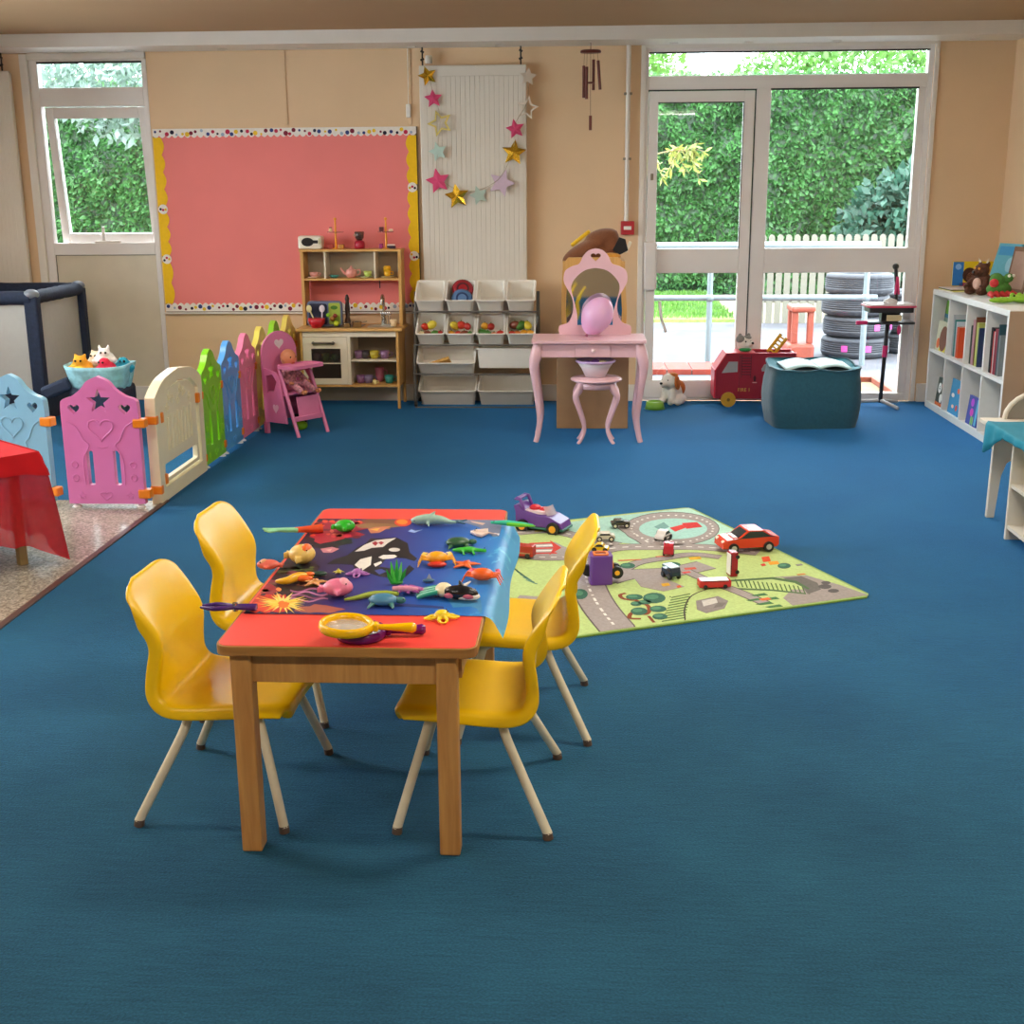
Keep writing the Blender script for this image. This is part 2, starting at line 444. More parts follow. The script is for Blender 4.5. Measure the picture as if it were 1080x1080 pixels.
bxp(dl, L0+0.065, 2.07, L1-0.072, 2.145, Y0-0.005, Y1-0.01); bxp(dl, L0, 0.022, L1, 0.15, Y0-0.005, Y1-0.01)
bxp(dl, L0+0.065, 0.915, L1-0.072, 1.085, Y0-0.005, Y1-0.01)
dlo = struct('door_1', dl)
MB(M_glass).box(L0+0.065, Y0+0.03, 0.15, L1-0.072, Y0+0.035, 0.915).box(L0+0.065, Y0+0.03, 1.085, L1-0.072, Y0+0.035, 2.07).obj('pane', dlo)
MB(M_upvc).box(L0-0.015, Y0-0.05, 0.80, L0+0.075, Y0-0.006, 1.135, 0.012).obj('lock_cover', dlo)
MB(mat('rubber_seal', '#2a2a2c')).box(L0+0.062, Y0-0.007, 2.066, L1-0.07, Y0+0.01, 2.073).box(L1-0.076, Y0-0.007, 1.085, L1-0.071, Y0+0.01, 2.07).obj('seal', dlo)
MB(mat('dull_brass', '#8a8070', 0.4, 0.7)).box(L0+0.02, Y0-0.012, 1.555, L0+0.04, Y0-0.004, 1.60, 0.004).obj('keyhole', dlo)
h = MB(M_upvc).tube([(L0+0.1, Y0-0.045, 0.72), (L0+0.115, Y0-0.05, 0.60), (L0+0.15, Y0-0.04, 0.50)], 0.011, 8)
h.obj('door_handle', dlo)

# ---- left window with its tilted open sash over a solid panel
wn = MB(M_upvc)
A0, A1 = -3.875, -3.035
bxp(wn, A0, 0.0, A0+0.06, 2.40); bxp(wn, A1-0.035, 0, A1, 2.40); bxp(wn, A0+0.06, 2.385, A1-0.035, 2.40); bxp(wn, A0+0.06, 2.09, A1-0.035, 2.215)
bxp(wn, A0+0.06, 1.06, A1-0.035, 1.145); bxp(wn, A0+0.06, 0, A1-0.035, 0.10)
wno = struct('window_3', wn)
MB(M_white).box(LW0, WY-0.015, 0, A0, WY+0.06, 2.44, 0.004).box(A0, WY-0.01, 2.40, A1, WY+0.06, CZ, 0.003).obj('frame_trim', wno)
MB(M_glass).box(A0+0.06, Y0+0.03, 2.215, A1-0.035, Y0+0.035, 2.385).obj('pane', wno)
MB(paint('#d8ceba')).box(A0+0.062, Y0+0.015, 0.10, A1-0.035, Y0+0.03, 1.06).obj('solid_panel', wno)
MB(mat('rubber_seal', '#2a2a2c')).box(A0+0.06, Y0-0.003, 2.375, A1-0.03, Y0+0.01, 2.388).box(A0+0.06, Y0+0.01, 0.10, A0+0.063, Y0+0.02, 1.06).box(A0+0.06, Y0+0.01, 1.057, A1-0.035, Y0+0.02, 1.06).obj('seal', wno)
sb = MB(M_upvc)
th = radians(6)
sb.at(TR(A0+0.085, Y0+0.04, 2.085) @ rotm(th, 0, 0))      # hinged at its head, pushed outwards at the foot
SW, SH = (A1-0.035)-(A0+0.085), 0.955
sb.box(0, -0.03, -SH, 0.055, 0.03, 0, 0.004).box(SW-0.05, -0.03, -SH, SW, 0.03, 0, 0.004).box(0.055, -0.03, -0.075, SW-0.05, 0.03, 0, 0.004).box(0.055, -0.03, -SH, SW-0.05, 0.03, -SH+0.075, 0.004)
so = sb.obj('opening_sash', wno)
g2 = MB(M_glass); g2.at(TR(A0+0.085, Y0+0.04, 2.085) @ rotm(th, 0, 0)).box(0.055, -0.003, -SH+0.075, SW-0.05, 0.003, -0.075).obj('pane', so)
MB(M_white).tube([(A0+0.42, Y0+0.03, 1.15), (A0+0.425, Y0+0.02, 1.26)], 0.012, 8).box(A0+0.36, Y0+0.0, 1.145, A0+0.55, Y0+0.03, 1.16, 0.004).obj('window_stay', so)

# ---- ceiling lamps of the room (all behind the picture's upper edge)
M_lampbody = paint('#e8e8e8'); M_diff = mat('lamp_diffuser', '#ffffff', 0.6, noise_amt=0, emit='#fff0da', estr=4)
for (lx, ly) in ((-2.9, 0.6), (0.9, 0.6), (-2.9, 3.4), (0.9, 3.4), (-2.9, 6.2), (0.9, 6.2)):
    t = thing('ceiling_light', 'white strip ceiling light fixed under the beige ceiling', 'lamp', (lx, ly, 0), group='strip lights')
    MB(M_lampbody).box(-0.65, -0.09, CEIL-0.03, 0.65, 0.09, CEIL-0.001, 0.005).obj('lamp_body', t)
    MB(M_diff).box(-0.63, -0.07, CEIL-0.06, 0.63, 0.07, CEIL-0.031, 0.01).obj('diffuser', t)
    ld = bpy.data.lights.new('strip_glow', 'AREA'); ld.shape = 'RECTANGLE'; ld.size = 1.3; ld.size_y = 0.16
    ld.energy = LAMP_POWER*(0.75 if ly > 5 else 1.05); ld.color = LAMP_COLOR
    lo = bpy.data.objects.new('strip_glow', ld); COL.objects.link(lo); lo.location = (0, 0, CEIL-0.07); lo.parent = t

# ================================================================ OUTSIDE
GZ = -0.12
def tint_mat(name, c1, c2, sc, rough=0.8, bump=0.4):
    m = bpy.data.materials.new(name); m.use_nodes = True
    n = m.node_tree; b = n.nodes['Principled BSDF']; b.inputs['Roughness'].default_value = rough
    t = n.nodes.new('ShaderNodeTexCoord'); z = n.nodes.new('ShaderNodeTexNoise'); z.inputs['Scale'].default_value = sc; z.inputs['Detail'].default_value = 6
    r = n.nodes.new('ShaderNodeValToRGB'); r.color_ramp.elements[0].position = 0.35; r.color_ramp.elements[1].position = 0.65
    r.color_ramp.elements[0].color = (*hexc(c1), 1); r.color_ramp.elements[1].color = (*hexc(c2), 1)
    n.links.new(t.outputs['Object'], z.inputs['Vector']); n.links.new(z.outputs['Fac'], r.inputs['Fac']); n.links.new(r.outputs[0], b.inputs['Base Color'])
    return m
M_pave = tint_mat('paving', '#3c3b40', '#4d4b51', 3)
struct('ground_patio', MB(M_pave).box(-9, WY+WT, GZ-0.1, 9, 15.6, GZ))
struct('ground_soil', MB(tint_mat('soil', '#6e6250', '#8a7c66', 6)).box(-16, 15.6, GZ-0.1, 16, 34, GZ-0.01))
struct('ground_far', MB(tint_mat('soil_side', '#6e6250', '#8a7c66', 6)).box(-16, 9.3, GZ-0.12, -9.001, 15.6, GZ-0.02))
# brick edging and door step
be = MB(mat('red_brick', '#75281a', 0.8, noise_amt=0.2, nscale=12))
for i in range(17):
    x = 0.35+i*0.222
    if x < 2.1: be.box(x, 11.12, GZ, x+0.212, 11.62, GZ+0.05, 0.004)
be.m(mat('mortar', '#55504f', 0.9)).box(0.34, 11.13, GZ-0.001, 2.2, 11.61, GZ+0.04)
tag(be.obj('brick_edging'), 'row of red bricks across the step outside the door', 'brick edging')
struct('step', MB(mat('step_concrete', '#6f6766', 0.8, noise_amt=0.08, nscale=10)).box(0.2, WY+WT, GZ, 2.6, 10.1, -0.105, 0.005))

def leaf_quads(mb, pts, size, spread=0.8, down=0.0, rnd=random, blade=0.45):
    vs = []; fs = []
    for p, nrm in pts:
        s_ = size*rnd.uniform(0.6, 1.3)
        d = Vector((rnd.uniform(-1, 1), rnd.uniform(-1, 1), rnd.uniform(-1, 1)-down)).normalized()*spread + Vector(nrm)
        d.normalize(); side = d.cross(Vector((rnd.uniform(-1, 1), rnd.uniform(-1, 1), rnd.uniform(-1, 1)))).normalized()
        p = Vector(p); o = len(vs); w_ = s_*blade
        vs += [p, p+d*s_*0.5+side*w_*0.5, p+d*s_, p+d*s_*0.5-side*w_*0.5]; fs.append([o, o+1, o+2, o+3])
    mb.raw(vs, fs, False)
def leaf_mat(name, c, tr=0.3):
    m = bpy.data.materials.new(name); m.use_nodes = True
    n = m.node_tree; b = n.nodes['Principled BSDF']; b.inputs['Roughness'].default_value = 0.55
    t = n.nodes.new('ShaderNodeTexCoord'); z = n.nodes.new('ShaderNodeTexNoise'); z.inputs['Scale'].default_value = 3.0; z.inputs['Detail'].default_value = 8
    r = n.nodes.new('ShaderNodeValToRGB'); r.color_ramp.elements[0].position = 0.3; r.color_ramp.elements[1].position = 0.7
    cc = hexc(c); r.color_ramp.elements[0].color = (*[v*0.55 for v in cc], 1); r.color_ramp.elements[1].color = (*[min(1, v*1.45) for v in cc], 1)
    n.links.new(t.outputs['Object'], z.inputs['Vector']); n.links.new(z.outputs['Fac'], r.inputs['Fac']); n.links.new(r.outputs[0], b.inputs['Base Color'])
    tl = n.nodes.new('ShaderNodeBsdfTranslucent'); mx = n.nodes.new('ShaderNodeMixShader'); mx.inputs[0].default_value = tr
    n.links.new(r.outputs[0], tl.inputs[0]); n.links.new(b.outputs[0], mx.inputs[1]); n.links.new(tl.outputs[0], mx.inputs[2]); n.links.new(mx.outputs[0], n.nodes['Material Output'].inputs[0])
    return m
M_hedge = leaf_mat('hedge_leaves', '#3d6936')
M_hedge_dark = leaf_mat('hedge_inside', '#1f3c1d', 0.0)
R2 = random.Random(3)
HY = 20.0
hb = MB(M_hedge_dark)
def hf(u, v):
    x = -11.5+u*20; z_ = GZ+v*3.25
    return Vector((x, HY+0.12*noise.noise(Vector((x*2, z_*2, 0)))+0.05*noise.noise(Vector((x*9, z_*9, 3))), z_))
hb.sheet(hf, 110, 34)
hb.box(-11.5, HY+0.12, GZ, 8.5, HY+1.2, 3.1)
pts = []
for i in range(70000):
    u, v = R2.random(), R2.random(); p = hf(u, v); p.y -= 0.02; pts.append((p, (0, -0.55, -0.1)))
for i in range(5000):
    x = R2.uniform(-11.5, 8.5); pts.append((Vector((x, HY+R2.uniform(0, 1.0), 3.10+R2.uniform(0, 0.06))), (0, 0, 0.8)))
hb.m(M_hedge); leaf_quads(hb, pts, 0.105, 0.7, 0.35, R2, 0.5)
tag(hb.obj('hedge'), 'tall clipped green hedge running behind the whole garden', 'hedge')
# dark laurel bush in front of the hedge at right
def bush(name, c, r, count, m1, size, label, cat, seed, trunk=(0, 0), blade=0.5):
    R = random.Random(seed); t = thing(name, label, cat, (c[0], c[1], GZ)); b = MB(m1); ps = []
    for i in range(count):
        d = Vector((R.gauss(0, 1), R.gauss(0, 1), R.gauss(0, 1))).normalized(); q = R.uniform(0.55, 1.0)
        ps.append((Vector((d.x*r[0]*q, d.y*r[1]*q, c[2]-GZ+d.z*r[2]*q)), d*0.5))
    leaf_quads(b, ps, size, 0.9, 0.0, R, blade); b.obj('foliage', t)
    tk = MB(mat('bark', '#6b5644', 0.9, noise_amt=0.2))
    top = c[2]-GZ
    for k in range(3): tk.tube([(0.05*k+trunk[0], trunk[1], 0), (0.1*k-0.08+trunk[0], trunk[1], top*0.5), (0.25*(k-1)*r[0]*2+trunk[0]*0.3, 0, top)], [0.05, 0.035, 0.012], 8)
    tk.obj('trunk', t)
    return t
bush('laurel_bush', (5.1, 18.7, 0.85), (1.35, 0.7, 0.95), 6000, leaf_mat('laurel', '#2c4f40'), 0.17, 'dark blue-green bush in front of the hedge behind the fence', 'bush', 5)
for i, (x, y, z_, rr, n_) in enumerate(((0.4, 23.5, 3.5, 1.5, 3200), (5.0, 24.5, 3.4, 2.2, 5200), (-9.2, 24, 3.6, 3, 6000))):
    bush('tree', (x, y, z_), (rr, rr*0.7, 1.1), n_, leaf_mat('tree_leaves%d' % i, ('#5f8a3c', '#548038', '#5f755f')[i]), 0.16,
         ('pale green tree top beyond the hedge at the door\'s left', 'bright green tree crown beyond the hedge at the door\'s right', 'grey-green tree beyond the hedge seen in the left window')[i], 'tree', 11+i)
# overhanging branch with yellow leaves in front of the door
br = thing('young_tree', 'young tree whose thin branch with yellow-green leaves hangs outside the glazed door', 'tree', (-0.2, 11.6, GZ))
ZB = 1.62
bm_ = MB(mat('twig', '#8d7a58', 0.9))
main = catmull([(-0.9, 0, ZB), (-0.1, 0, ZB+0.05), (0.35, 0.0, ZB+0.12), (0.75, 0.02, ZB+0.26), (1.05, 0, ZB+0.33), (1.22, 0, ZB+0.30)], 6)
MB(mat('twig', '#8d7a58', 0.9)).tube([(-0.95, 0, 0), (-0.93, 0.02, ZB*0.6), (-0.9, 0, ZB+0.6)], [0.05, 0.04, 0.02], 10).obj('trunk', br)
bm_.tube(main, [0.012, 0.003], 6)
R3 = random.Random(9); ps = []; 
for k in range(24):
    p = main[R3.randrange(6, len(main))]
    e = p + Vector((R3.uniform(-.12, .2), R3.uniform(-.1, .1), R3.uniform(-.28, .08)))
    bm_.tube([p, (p+e)/2+Vector((0, 0, 0.02)), e], [0.004, 0.0015], 5)
    for q in range(16): ps.append((p.lerp(e, R3.random()), (R3.uniform(-.3, .5), 0, R3.uniform(-.8, .1))))
bm_.obj('twigs', br); lf = MB(leaf_mat('yellow_leaves', '#8d9448')); leaf_quads(lf, ps, 0.085, 0.6, 0.1, R3, 0.3); lf.obj('leaves', br)
# left-window overhang of pale leaves
lt = bush('tree', (-5.95, 17.2, 2.95), (1.3, 0.5, 0.8), 2600, leaf_mat('silver_leaves', '#6f8478'), 0.15, 'silvery pale leaves in front of the hedge, upper part of the left window', 'tree', 30, (2.2, 0))
# lawn strip
gr = MB(mat('lawn_base', '#6f8f40', 0.9, noise_amt=0.25, nscale=20)).box(-1.5, 15.7, GZ-0.02, 1.95, 19.6, GZ+0.03)
R4 = random.Random(2); ps = [(Vector((R4.uniform(-1.5, 1.95), R4.uniform(15.7, 19.6), GZ+0.03)), (0, 0, 1.2)) for i in range(17000)]
gr.m(leaf_mat('grass', '#4f752b')); leaf_quads(gr, ps, 0.07, 0.5, 0, R4, 0.18)
tag(gr.obj('lawn'), 'bright green lawn strip beyond the patio', 'grass', kind='stuff')
# handrail
M_rail = paint('#616d72', 0.3)
RYY = 11.75
hr = thing('handrail', 'white tubular two-bar handrail outside the glazed door', 'railing', (0, RYY, GZ))
pz1 = ony(850, 259, RYY).z-GZ; pz2 = ony(850, 314, RYY).z-GZ
MB(M_rail).tube([(-4.0, 0, pz1), (2.75, 0, pz1)], 0.036, 12).obj('top_rail', hr)
MB(M_rail).tube([(-4.0, 0, pz2), (2.75, 0, pz2)], 0.026, 12).obj('lower_rail', hr)
for px in (748, 912):
    x = ony(px, 330, RYY).x
    MB(M_rail).cyl((x, 0, 0), (x, 0, pz1), 0.027, n=12).ell((x, 0, pz2), 0.043).obj('post', hr)
x = -1.9; MB(M_rail).cyl((x, 0, 0), (x, 0, pz1), 0.027, n=12).obj('post', hr)
# picket fence
FY = 15.5
pf = thing('picket_fence', 'low cream picket fence with rounded tops in front of the hedge', 'fence', (0, FY, GZ))
M_pick = paint('#5f5b4f')
ztop = ony(870, 247, FY).z-GZ
x = 1.985
pk = []
while x < 5.9:
    out = [(x, 0), (x+0.074, 0), (x+0.074, ztop-0.05)] + [(x+0.037+0.037*cos(t_*pi/8), ztop-0.045+0.045*sin(t_*pi/8)) for t_ in range(1, 8)] + [(x, ztop-0.05)]
    if x > 1.98: pk.append(MB(M_pick).poly(out, 0, 0.02).obj('picket', pf))
    x += 0.102
MB(M_pick).box(1.98, 0.021, 0.25, 5.9, 0.06, 0.33).box(1.98, 0.021, ztop-0.35, 5.9, 0.06, ztop-0.27).obj('rail', pf)
# ================================================================ TABLE AND CHAIRS
M_beech = wood('beech_wood', '#b57c3e', '#d09a55', (60, 60, 5))
M_edge = wood('table_edge', '#9c6a30', '#bd8846', (8, 8, 60))
M_red = mat('red_laminate', '#f44f45', 0.34, noise_amt=0.03, nscale=5)
TX0, TX1, TY0, TY1, TZ = -0.81, -0.221, 2.557, 3.79, 0.52
tbl = thing('activity_table', 'low rectangular table with red top and wooden legs between four yellow chairs', 'table', (0, 0, 0))
o_ = rrect(TX0, TY0, TX1, TY1, 0.03, 5)
MB(M_edge).poly(o_, TZ-0.024, TZ-0.0012, plane='xy').obj('table_edge', tbl, bevel=0.004)
MB(M_red).poly(rrect(TX0+0.005, TY0+0.005, TX1-0.005, TY1-0.005, 0.026, 5), TZ-0.0012, TZ, plane='xy').obj('tabletop', tbl)
MB(M_beech).box(TX0+0.07, TY0+0.03, TZ-0.098, TX1-0.09, TY0+0.052, TZ-0.025).box(TX0+0.07, TY1-0.052, TZ-0.098, TX1-0.09, TY1-0.03, TZ-0.025).box(TX0+0.035, TY0+0.07, TZ-0.098, TX0+0.057, TY1-0.07, TZ-0.025).box(TX1-0.062, TY0+0.07, TZ-0.098, TX1-0.04, TY1-0.07, TZ-0.025).obj('apron', tbl, bevel=0.002)
for (x, y) in ((TX0+0.028, TY0+0.018), (TX1-0.095, TY0+0.018), (TX0+0.028, TY1-0.068), (TX1-0.095, TY1-0.068)):
    w_ = 0.048
    MB(M_beech).box(x+0.0005, y, 0, x+w_, y+w_, TZ-0.0245, 0.004).obj('leg', tbl)

M_yel = mat('yellow_plastic', '#ffce00', 0.34, noise_amt=0.02, nscale=8)
M_leg = mat('cream_leg_paint', '#d8d0b4', 0.4, noise_amt=0.05, nscale=30)
M_ferr = mat('brown_ferrule', '#5b4a3e', 0.6)
PROF = [(0.185, 0.262), (0.19, 0.285), (0.178, 0.297), (0.13, 0.300), (0.04, 0.297), (-0.04, 0.292), (-0.088, 0.293), (-0.116, 0.304), (-0.130, 0.332), (-0.135, 0.385), (-0.136, 0.435), (-0.147, 0.476), (-0.166, 0.521), (-0.184, 0.557), (-0.195, 0.577), (-0.203, 0.586), (-0.212, 0.584)]
HWD = [0.135, 0.148, 0.158, 0.165, 0.172, 0.174, 0.174, 0.172, 0.167, 0.158, 0.150, 0.150, 0.154, 0.150, 0.124, 0.095, 0.070]
def chair_shell():
    c3 = catmull([(p[0], 0, p[1]) for p in PROF], 3); hw = catmull([(h_, 0, 0) for h_ in HWD], 3)
    rows = []; N = len(c3)
    ss = [-1, -0.96, -0.9, -0.84, -0.78, -0.65, -0.5, -0.25, 0, 0.25, 0.5, 0.65, 0.78, 0.84, 0.9, 0.96, 1]
    vs = []
    for i in range(N):
        t = (c3[min(i+1, N-1)]-c3[max(i-1, 0)]).normalized()
        nr = Vector((t.z, 0, -t.x))
        h_ = hw[i].x; back = min(1, max(0, (c3[i].z-0.33)/0.1)); front = 1-back; back *= 1-0.95*min(1, max(0, (c3[i].z-0.46)/0.10))
        for s_ in ss:
            a = abs(s_); sg = 1 if s_ >= 0 else -1
            if a <= 0.9:
                q = a/0.9; y = sg*h_*q; off = (0.024*back+0.006*front)*q*q
                if q > 0.9: off -= (q-0.9)**2*0.5
            else:
                q = (a-0.9)/0.1; y = sg*(h_+0.004*sin(q*pi/2)); off = (0.024*back+0.006*front)-0.005-0.028*q*(0.6 if i < 5 else max(0.0, 1-max(0, (c3[i].z-0.49))/0.06) if i > N/2 else 1)
            vs.append(c3[i]+nr*off+Vector((0, y, 0)))
    k = len(ss)
    fs = [[i*k+j, (i+1)*k+j, (i+1)*k+j+1, i*k+j+1] for i in range(N-1) for j in range(k-1)]
    return MB(M_yel).raw(vs, fs, True)
def make_chair(label):
    t = thing('school_chair', label, 'chair', group='yellow chairs around the red table')
    chair_shell().obj('seat_shell', t, solid=0.005, subsurf=1)
    for fx in (1, -1):
        for sy in (-1, 1):
            p = [(0.05 if fx > 0 else -0.03, sy*0.10, 0.268), (0.105 if fx > 0 else -0.062, sy*0.135, 0.262), (0.125 if fx > 0 else -0.080, sy*0.15, 0.215), (0.185 if fx > 0 else -0.180, sy*0.217, 0.012)]
            pts_ = catmull(p, 5); l_ = MB(M_leg).tube(pts_, 0.0115, 12)
            lo_ = l_.obj('leg', t)
            a_ = Vector(p[3]); d_ = (Vector(p[3])-Vector(p[2])).normalized()
            MB(M_ferr).cyl(a_-d_*0.006, (a_.x, a_.y, 0.0), 0.0125, n=10).obj('foot_cap', lo_)
    MB(M_leg).tube([(0.05, -0.1, 0.268), (0.05, 0.1, 0.268)], 0.010, 8).tube([(-0.03, -0.1, 0.268), (-0.03, 0.1, 0.268)], 0.010, 8).obj('seat_frame', t)
    return t
ch = make_chair('yellow plastic chair left of the red table, nearest the camera')
place(ch, (-0.876, 2.893, 0), radians(-3))
c1 = dup(ch, (-0.238, 2.885, 0), radians(180-2), 'yellow plastic chair right of the red table, nearest the camera')
c2 = dup(ch, (-0.152, 3.395, 0), radians(180+1), 'yellow plastic chair right of the red table, far one with legs near the play rug')
pa = onz(202, 560, 0.61); pb = onz(262, 570, 0.61)
c3_ = dup(ch, (-0.895, 3.50, 0), radians(-4), 'yellow plastic chair left of the red table, far one behind the purple pincers')

# ================================================================ PLAY FENCE PANELS
M_clip = plastic('#f08a1c')
def fence_panel(name, col, label, ext=0.006):
    M = plastic(col, 0.3); w2 = 0.190; H = 0.648; T = 0.036
    t = thing(name, label, 'play fence', group='toddler fence sections')
    right = catmull([(w2, 0, 0.02), (w2, 0, 0.35), (w2, 0, 0.50), (w2-0.012, 0, 0.535), (w2-0.06, 0, 0.553), (0.085, 0, 0.585), (0.05, 0, 0.625), (0.0, 0, H)], 5)
    out = [(p.x, p.z) for p in right] + [(-p.x, p.z) for p in right[-2::-1]]
    holes = [star(0, 0.527, 0.062, 0.026), heart(-0.125, 0.487, 0.058, 0.05), heart(0.125, 0.487, 0.058, 0.05),
             rrect(-0.082, 0.115, -0.05, 0.285, 0.008, 3), rrect(0.05, 0.115, 0.082, 0.285, 0.008, 3)]
    b = MB(M).poly(out, -T/2, T/2, holes)
    bo = b.obj('panel', t, bevel=0.006)
    e = MB(M)
    for sgn in (-1, 1):
        yy = sgn*(T/2+0.0005)
        hh = [(x, yy, z_) for x, z_ in heart(0, 0.385, 0.125, 0.105)]
        e.tube(hh, 0.0045, 6, closed=True)
        for sx in (-1, 1):
            e.tube(catmull([(sx*0.165, yy, 0.43), (sx*0.12, yy, 0.40), (sx*0.09, yy, 0.34), (sx*0.066, yy, 0.31), (sx*0.098, yy, 0.24), (sx*0.098, yy, 0.115)], 5), 0.004, 6)
            for zz in (0.15, 0.215):
                e.lathe([(0.014, 0), (0.016, 0.004), (0.011, 0.006), (0.0, 0.001)], 12, c=(0, 0, 0)) if False else e.tube([(sx*0.145+0.015*cos(a*pi/6), yy, zz+0.015*sin(a*pi/6)) for a in range(12)], 0.004, 5, closed=True)
            e.tube([(x, yy, z_) for x, z_ in star(sx*0.12, 0.06, 0.02, 0.009)], 0.0025, 5, closed=True)
        e.tube([(x, yy, z_) for x, z_ in heart(0, 0.058, 0.06, 0.04)], 0.003, 5, closed=True)
        e.tube([(-0.028, yy, 0.305), (0, yy, 0.298), (0.028, yy, 0.305)], 0.003, 5)
    e.box(-w2-0.004, -0.012, 0.36, -w2+0.01, 0.012, 0.42, 0.004).box(-w2-0.004, -0.012, 0.04, -w2+0.01, 0.012, 0.10, 0.004)
    for zz in (0.125, 0.135): pass
    e.obj('raised_pattern', bo)
    if True:
        for zz in (0.07, 0.42): MB(M_clip).box(w2-0.03, -0.026, zz-0.022, w2+ext, 0.026, zz+0.022, 0.006).obj('clip', t)
    MB(paint('#e6e6e6')).lathe([(0.024, 0), (0.02, 0.006), (0.010, 0.012), (0.010, 0.03)], 12, c=(-w2+0.03, 0, 0)).obj('suction_foot', t)
    MB(paint('#e6e6e6')).lathe([(0.024, 0), (0.02, 0.006), (0.010, 0.012), (0.010, 0.03)], 12, c=(w2-0.03, 0, 0)).obj('suction_foot', t)
    return t
gx = -2.085
FP = [('#7fb6d6', (-2.775, 5.875), -12, 'pale blue play fence panel facing the camera beside the red draped table'),
      ('#dd7fc2', (-2.308, 5.80), 0, 'mauve pink play fence panel facing the camera below the toy basket'),
      ('#84d11f', (gx, 6.845), 90, 'lime green play fence panel next to the cream gate'),
      ('#5aa6e8', (gx, 7.235), 90, 'bright blue play fence panel between the lime green and rose ones'),
      ('#f087ac', (gx, 7.625), 90, 'rose pink play fence panel between the blue and yellow ones'),
      ('#f2e26c', (gx, 8.015), 90, 'pale yellow play fence panel directly behind the doll high chair'),
      ('#9be03c', (gx, 8.405), 90, 'second green play fence panel, half hidden behind the high chair'),
      ('#f3e070', (gx, 8.790), 90, 'pale yellow play fence panel at the wall end of the row')]
for c_, (x, y), a, lb in FP:
    t = fence_panel('toddler_fence', c_, lb, 0.006 if a == 90 else 0.032); place(t, (x, y, 0), radians(a))
# cream gate panel
M_cream = plastic('#efe6c4', 0.3)
gt = thing('play_fence_gate', 'cream arched play fence gate with orange catches at the corner', 'play fence gate', (gx, 6.245, 0), radians(90))
gw, gh = 0.385, 0.62
arch = catmull([(gw, 0, 0.0), (gw, 0, 0.30), (gw, 0, 0.50), (gw-0.03, 0, 0.545), (0.22, 0, 0.60), (0.0, 0, 0.625)], 6)
out = [(p.x, p.z) for p in arch] + [(-p.x, p.z) for p in arch[-2::-1]]
iw = gw-0.075
ih = [( -iw, 0.07), (iw, 0.07), (iw, 0.48), (0.2, 0.545), (0, 0.565), (-0.2, 0.545), (-iw, 0.48)]
fo = MB(M_cream).poly(out, -0.026, 0.026, [ih]).obj('gate_frame', gt, bevel=0.008)
lw = iw-0.012
leaf = [(-lw, 0.08), (lw, 0.08), (lw, 0.475), (0.19, 0.535), (0, 0.553), (-0.19, 0.535), (-lw, 0.475)]
lh = [rrect(-lw+0.03, 0.10, lw-0.03, 0.175, 0.01, 3)]
lo = MB(M_cream).poly(leaf, -0.014, 0.014, lh)
for k in range(8):
    x = -0.19+k*0.054
    for sy in (-1, 1): lo.tube([(x, sy*0.014, 0.235), (x, sy*0.014, 0.40+0.012*(k % 2))], 0.009, 8)
for (x, z_) in ((-0.18, 0.45), (-0.09, 0.48), (0, 0.46), (0.09, 0.49), (0.18, 0.45), (0.04, 0.51), (-0.14, 0.50)):
    for sy in (-1, 1): lo.tube([(a_, sy*0.016, b_) for a_, b_ in star(x, z_, 0.022, 0.011)], 0.005, 6, closed=True)
lo.obj('gate_leaf', gt, bevel=0.004)
for (x, z_) in ((-lw-0.005, 0.42), (lw+0.005, 0.42), (-lw-0.005, 0.11)):
    MB(M_clip).box(x-0.016, -0.034, z_-0.026, x+0.016, 0.034, z_+0.026, 0.006).obj('catch', gt)
for zz in (0.07, 0.42): MB(M_clip).box(-gw-0.004, -0.03, zz-0.022, -gw+0.03, 0.03, zz+0.022, 0.006).obj('clip', gt)
for zz in (0.07, 0.42): MB(M_clip).box(gw-0.01, -0.03, zz-0.022, gw+0.010, 0.03, zz+0.022, 0.006).obj('clip', gt)

# ================================================================ PINBOARD
bx0, bx1, bz0, bz1 = -3.015, -1.145, 0.655, 1.93
pbt = thing('pinboard', 'large pink backed pinboard with scalloped yellow and spotted borders above the fence', 'pinboard', (0, WY, 0))
MB(mat('pink_backing_paper', '#ee837f', 0.8, noise_amt=0.05, nscale=1.5, bump=0.1, bscale=3)).box(bx0+0.012, -0.018, bz0+0.012, bx1-0.012, -0.012, bz1-0.012).obj('backing_paper', pbt)
fr = MB(mat('board_frame_dark', '#6a5238', 0.5)); 
for a in ((bx0, bz0, bx0+0.014, bz1), (bx1-0.014, bz0, bx1+0.006, bz1), (bx0, bz0-0.006, bx1, bz0+0.012), (bx0, bz1-0.014, bx1, bz1)): fr.box(a[0], -0.016, a[1], a[2], -0.001, a[3], 0.002)
fr.obj('frame', pbt)
MB(M_white).box(bx0-0.01, -0.03, bz0-0.018, bx1+0.01, -0.001, bz0-0.007, 0.002).obj('lower_ledge', pbt)
Rb = random.Random(4)
M_ylw = paper('#f2c21a'); M_wht = paper('#efe9e2'); DOTS = [paper(c) for c in ('#1d1c33', '#c02a4c', '#e8bf2a', '#31407c', '#7a1f38', '#9fb4c8')]
def scallop(horizontal, at, a0, a1, depth, inward, step, m):
    n = max(1, int((a1-a0)/step)); out = []
    for i in range(n*6+1):
        t_ = i/6; out.append((a0+(a1-a0)*t_/n, at+inward*(depth*0.72+depth*0.28*abs(sin(pi*t_)))))
    out = [(a0, at)] + out + [(a1, at)]
    if not horizontal: out = [(q, p) for p, q in out]
    return MB(m).poly(out, -0.0215, -0.019)
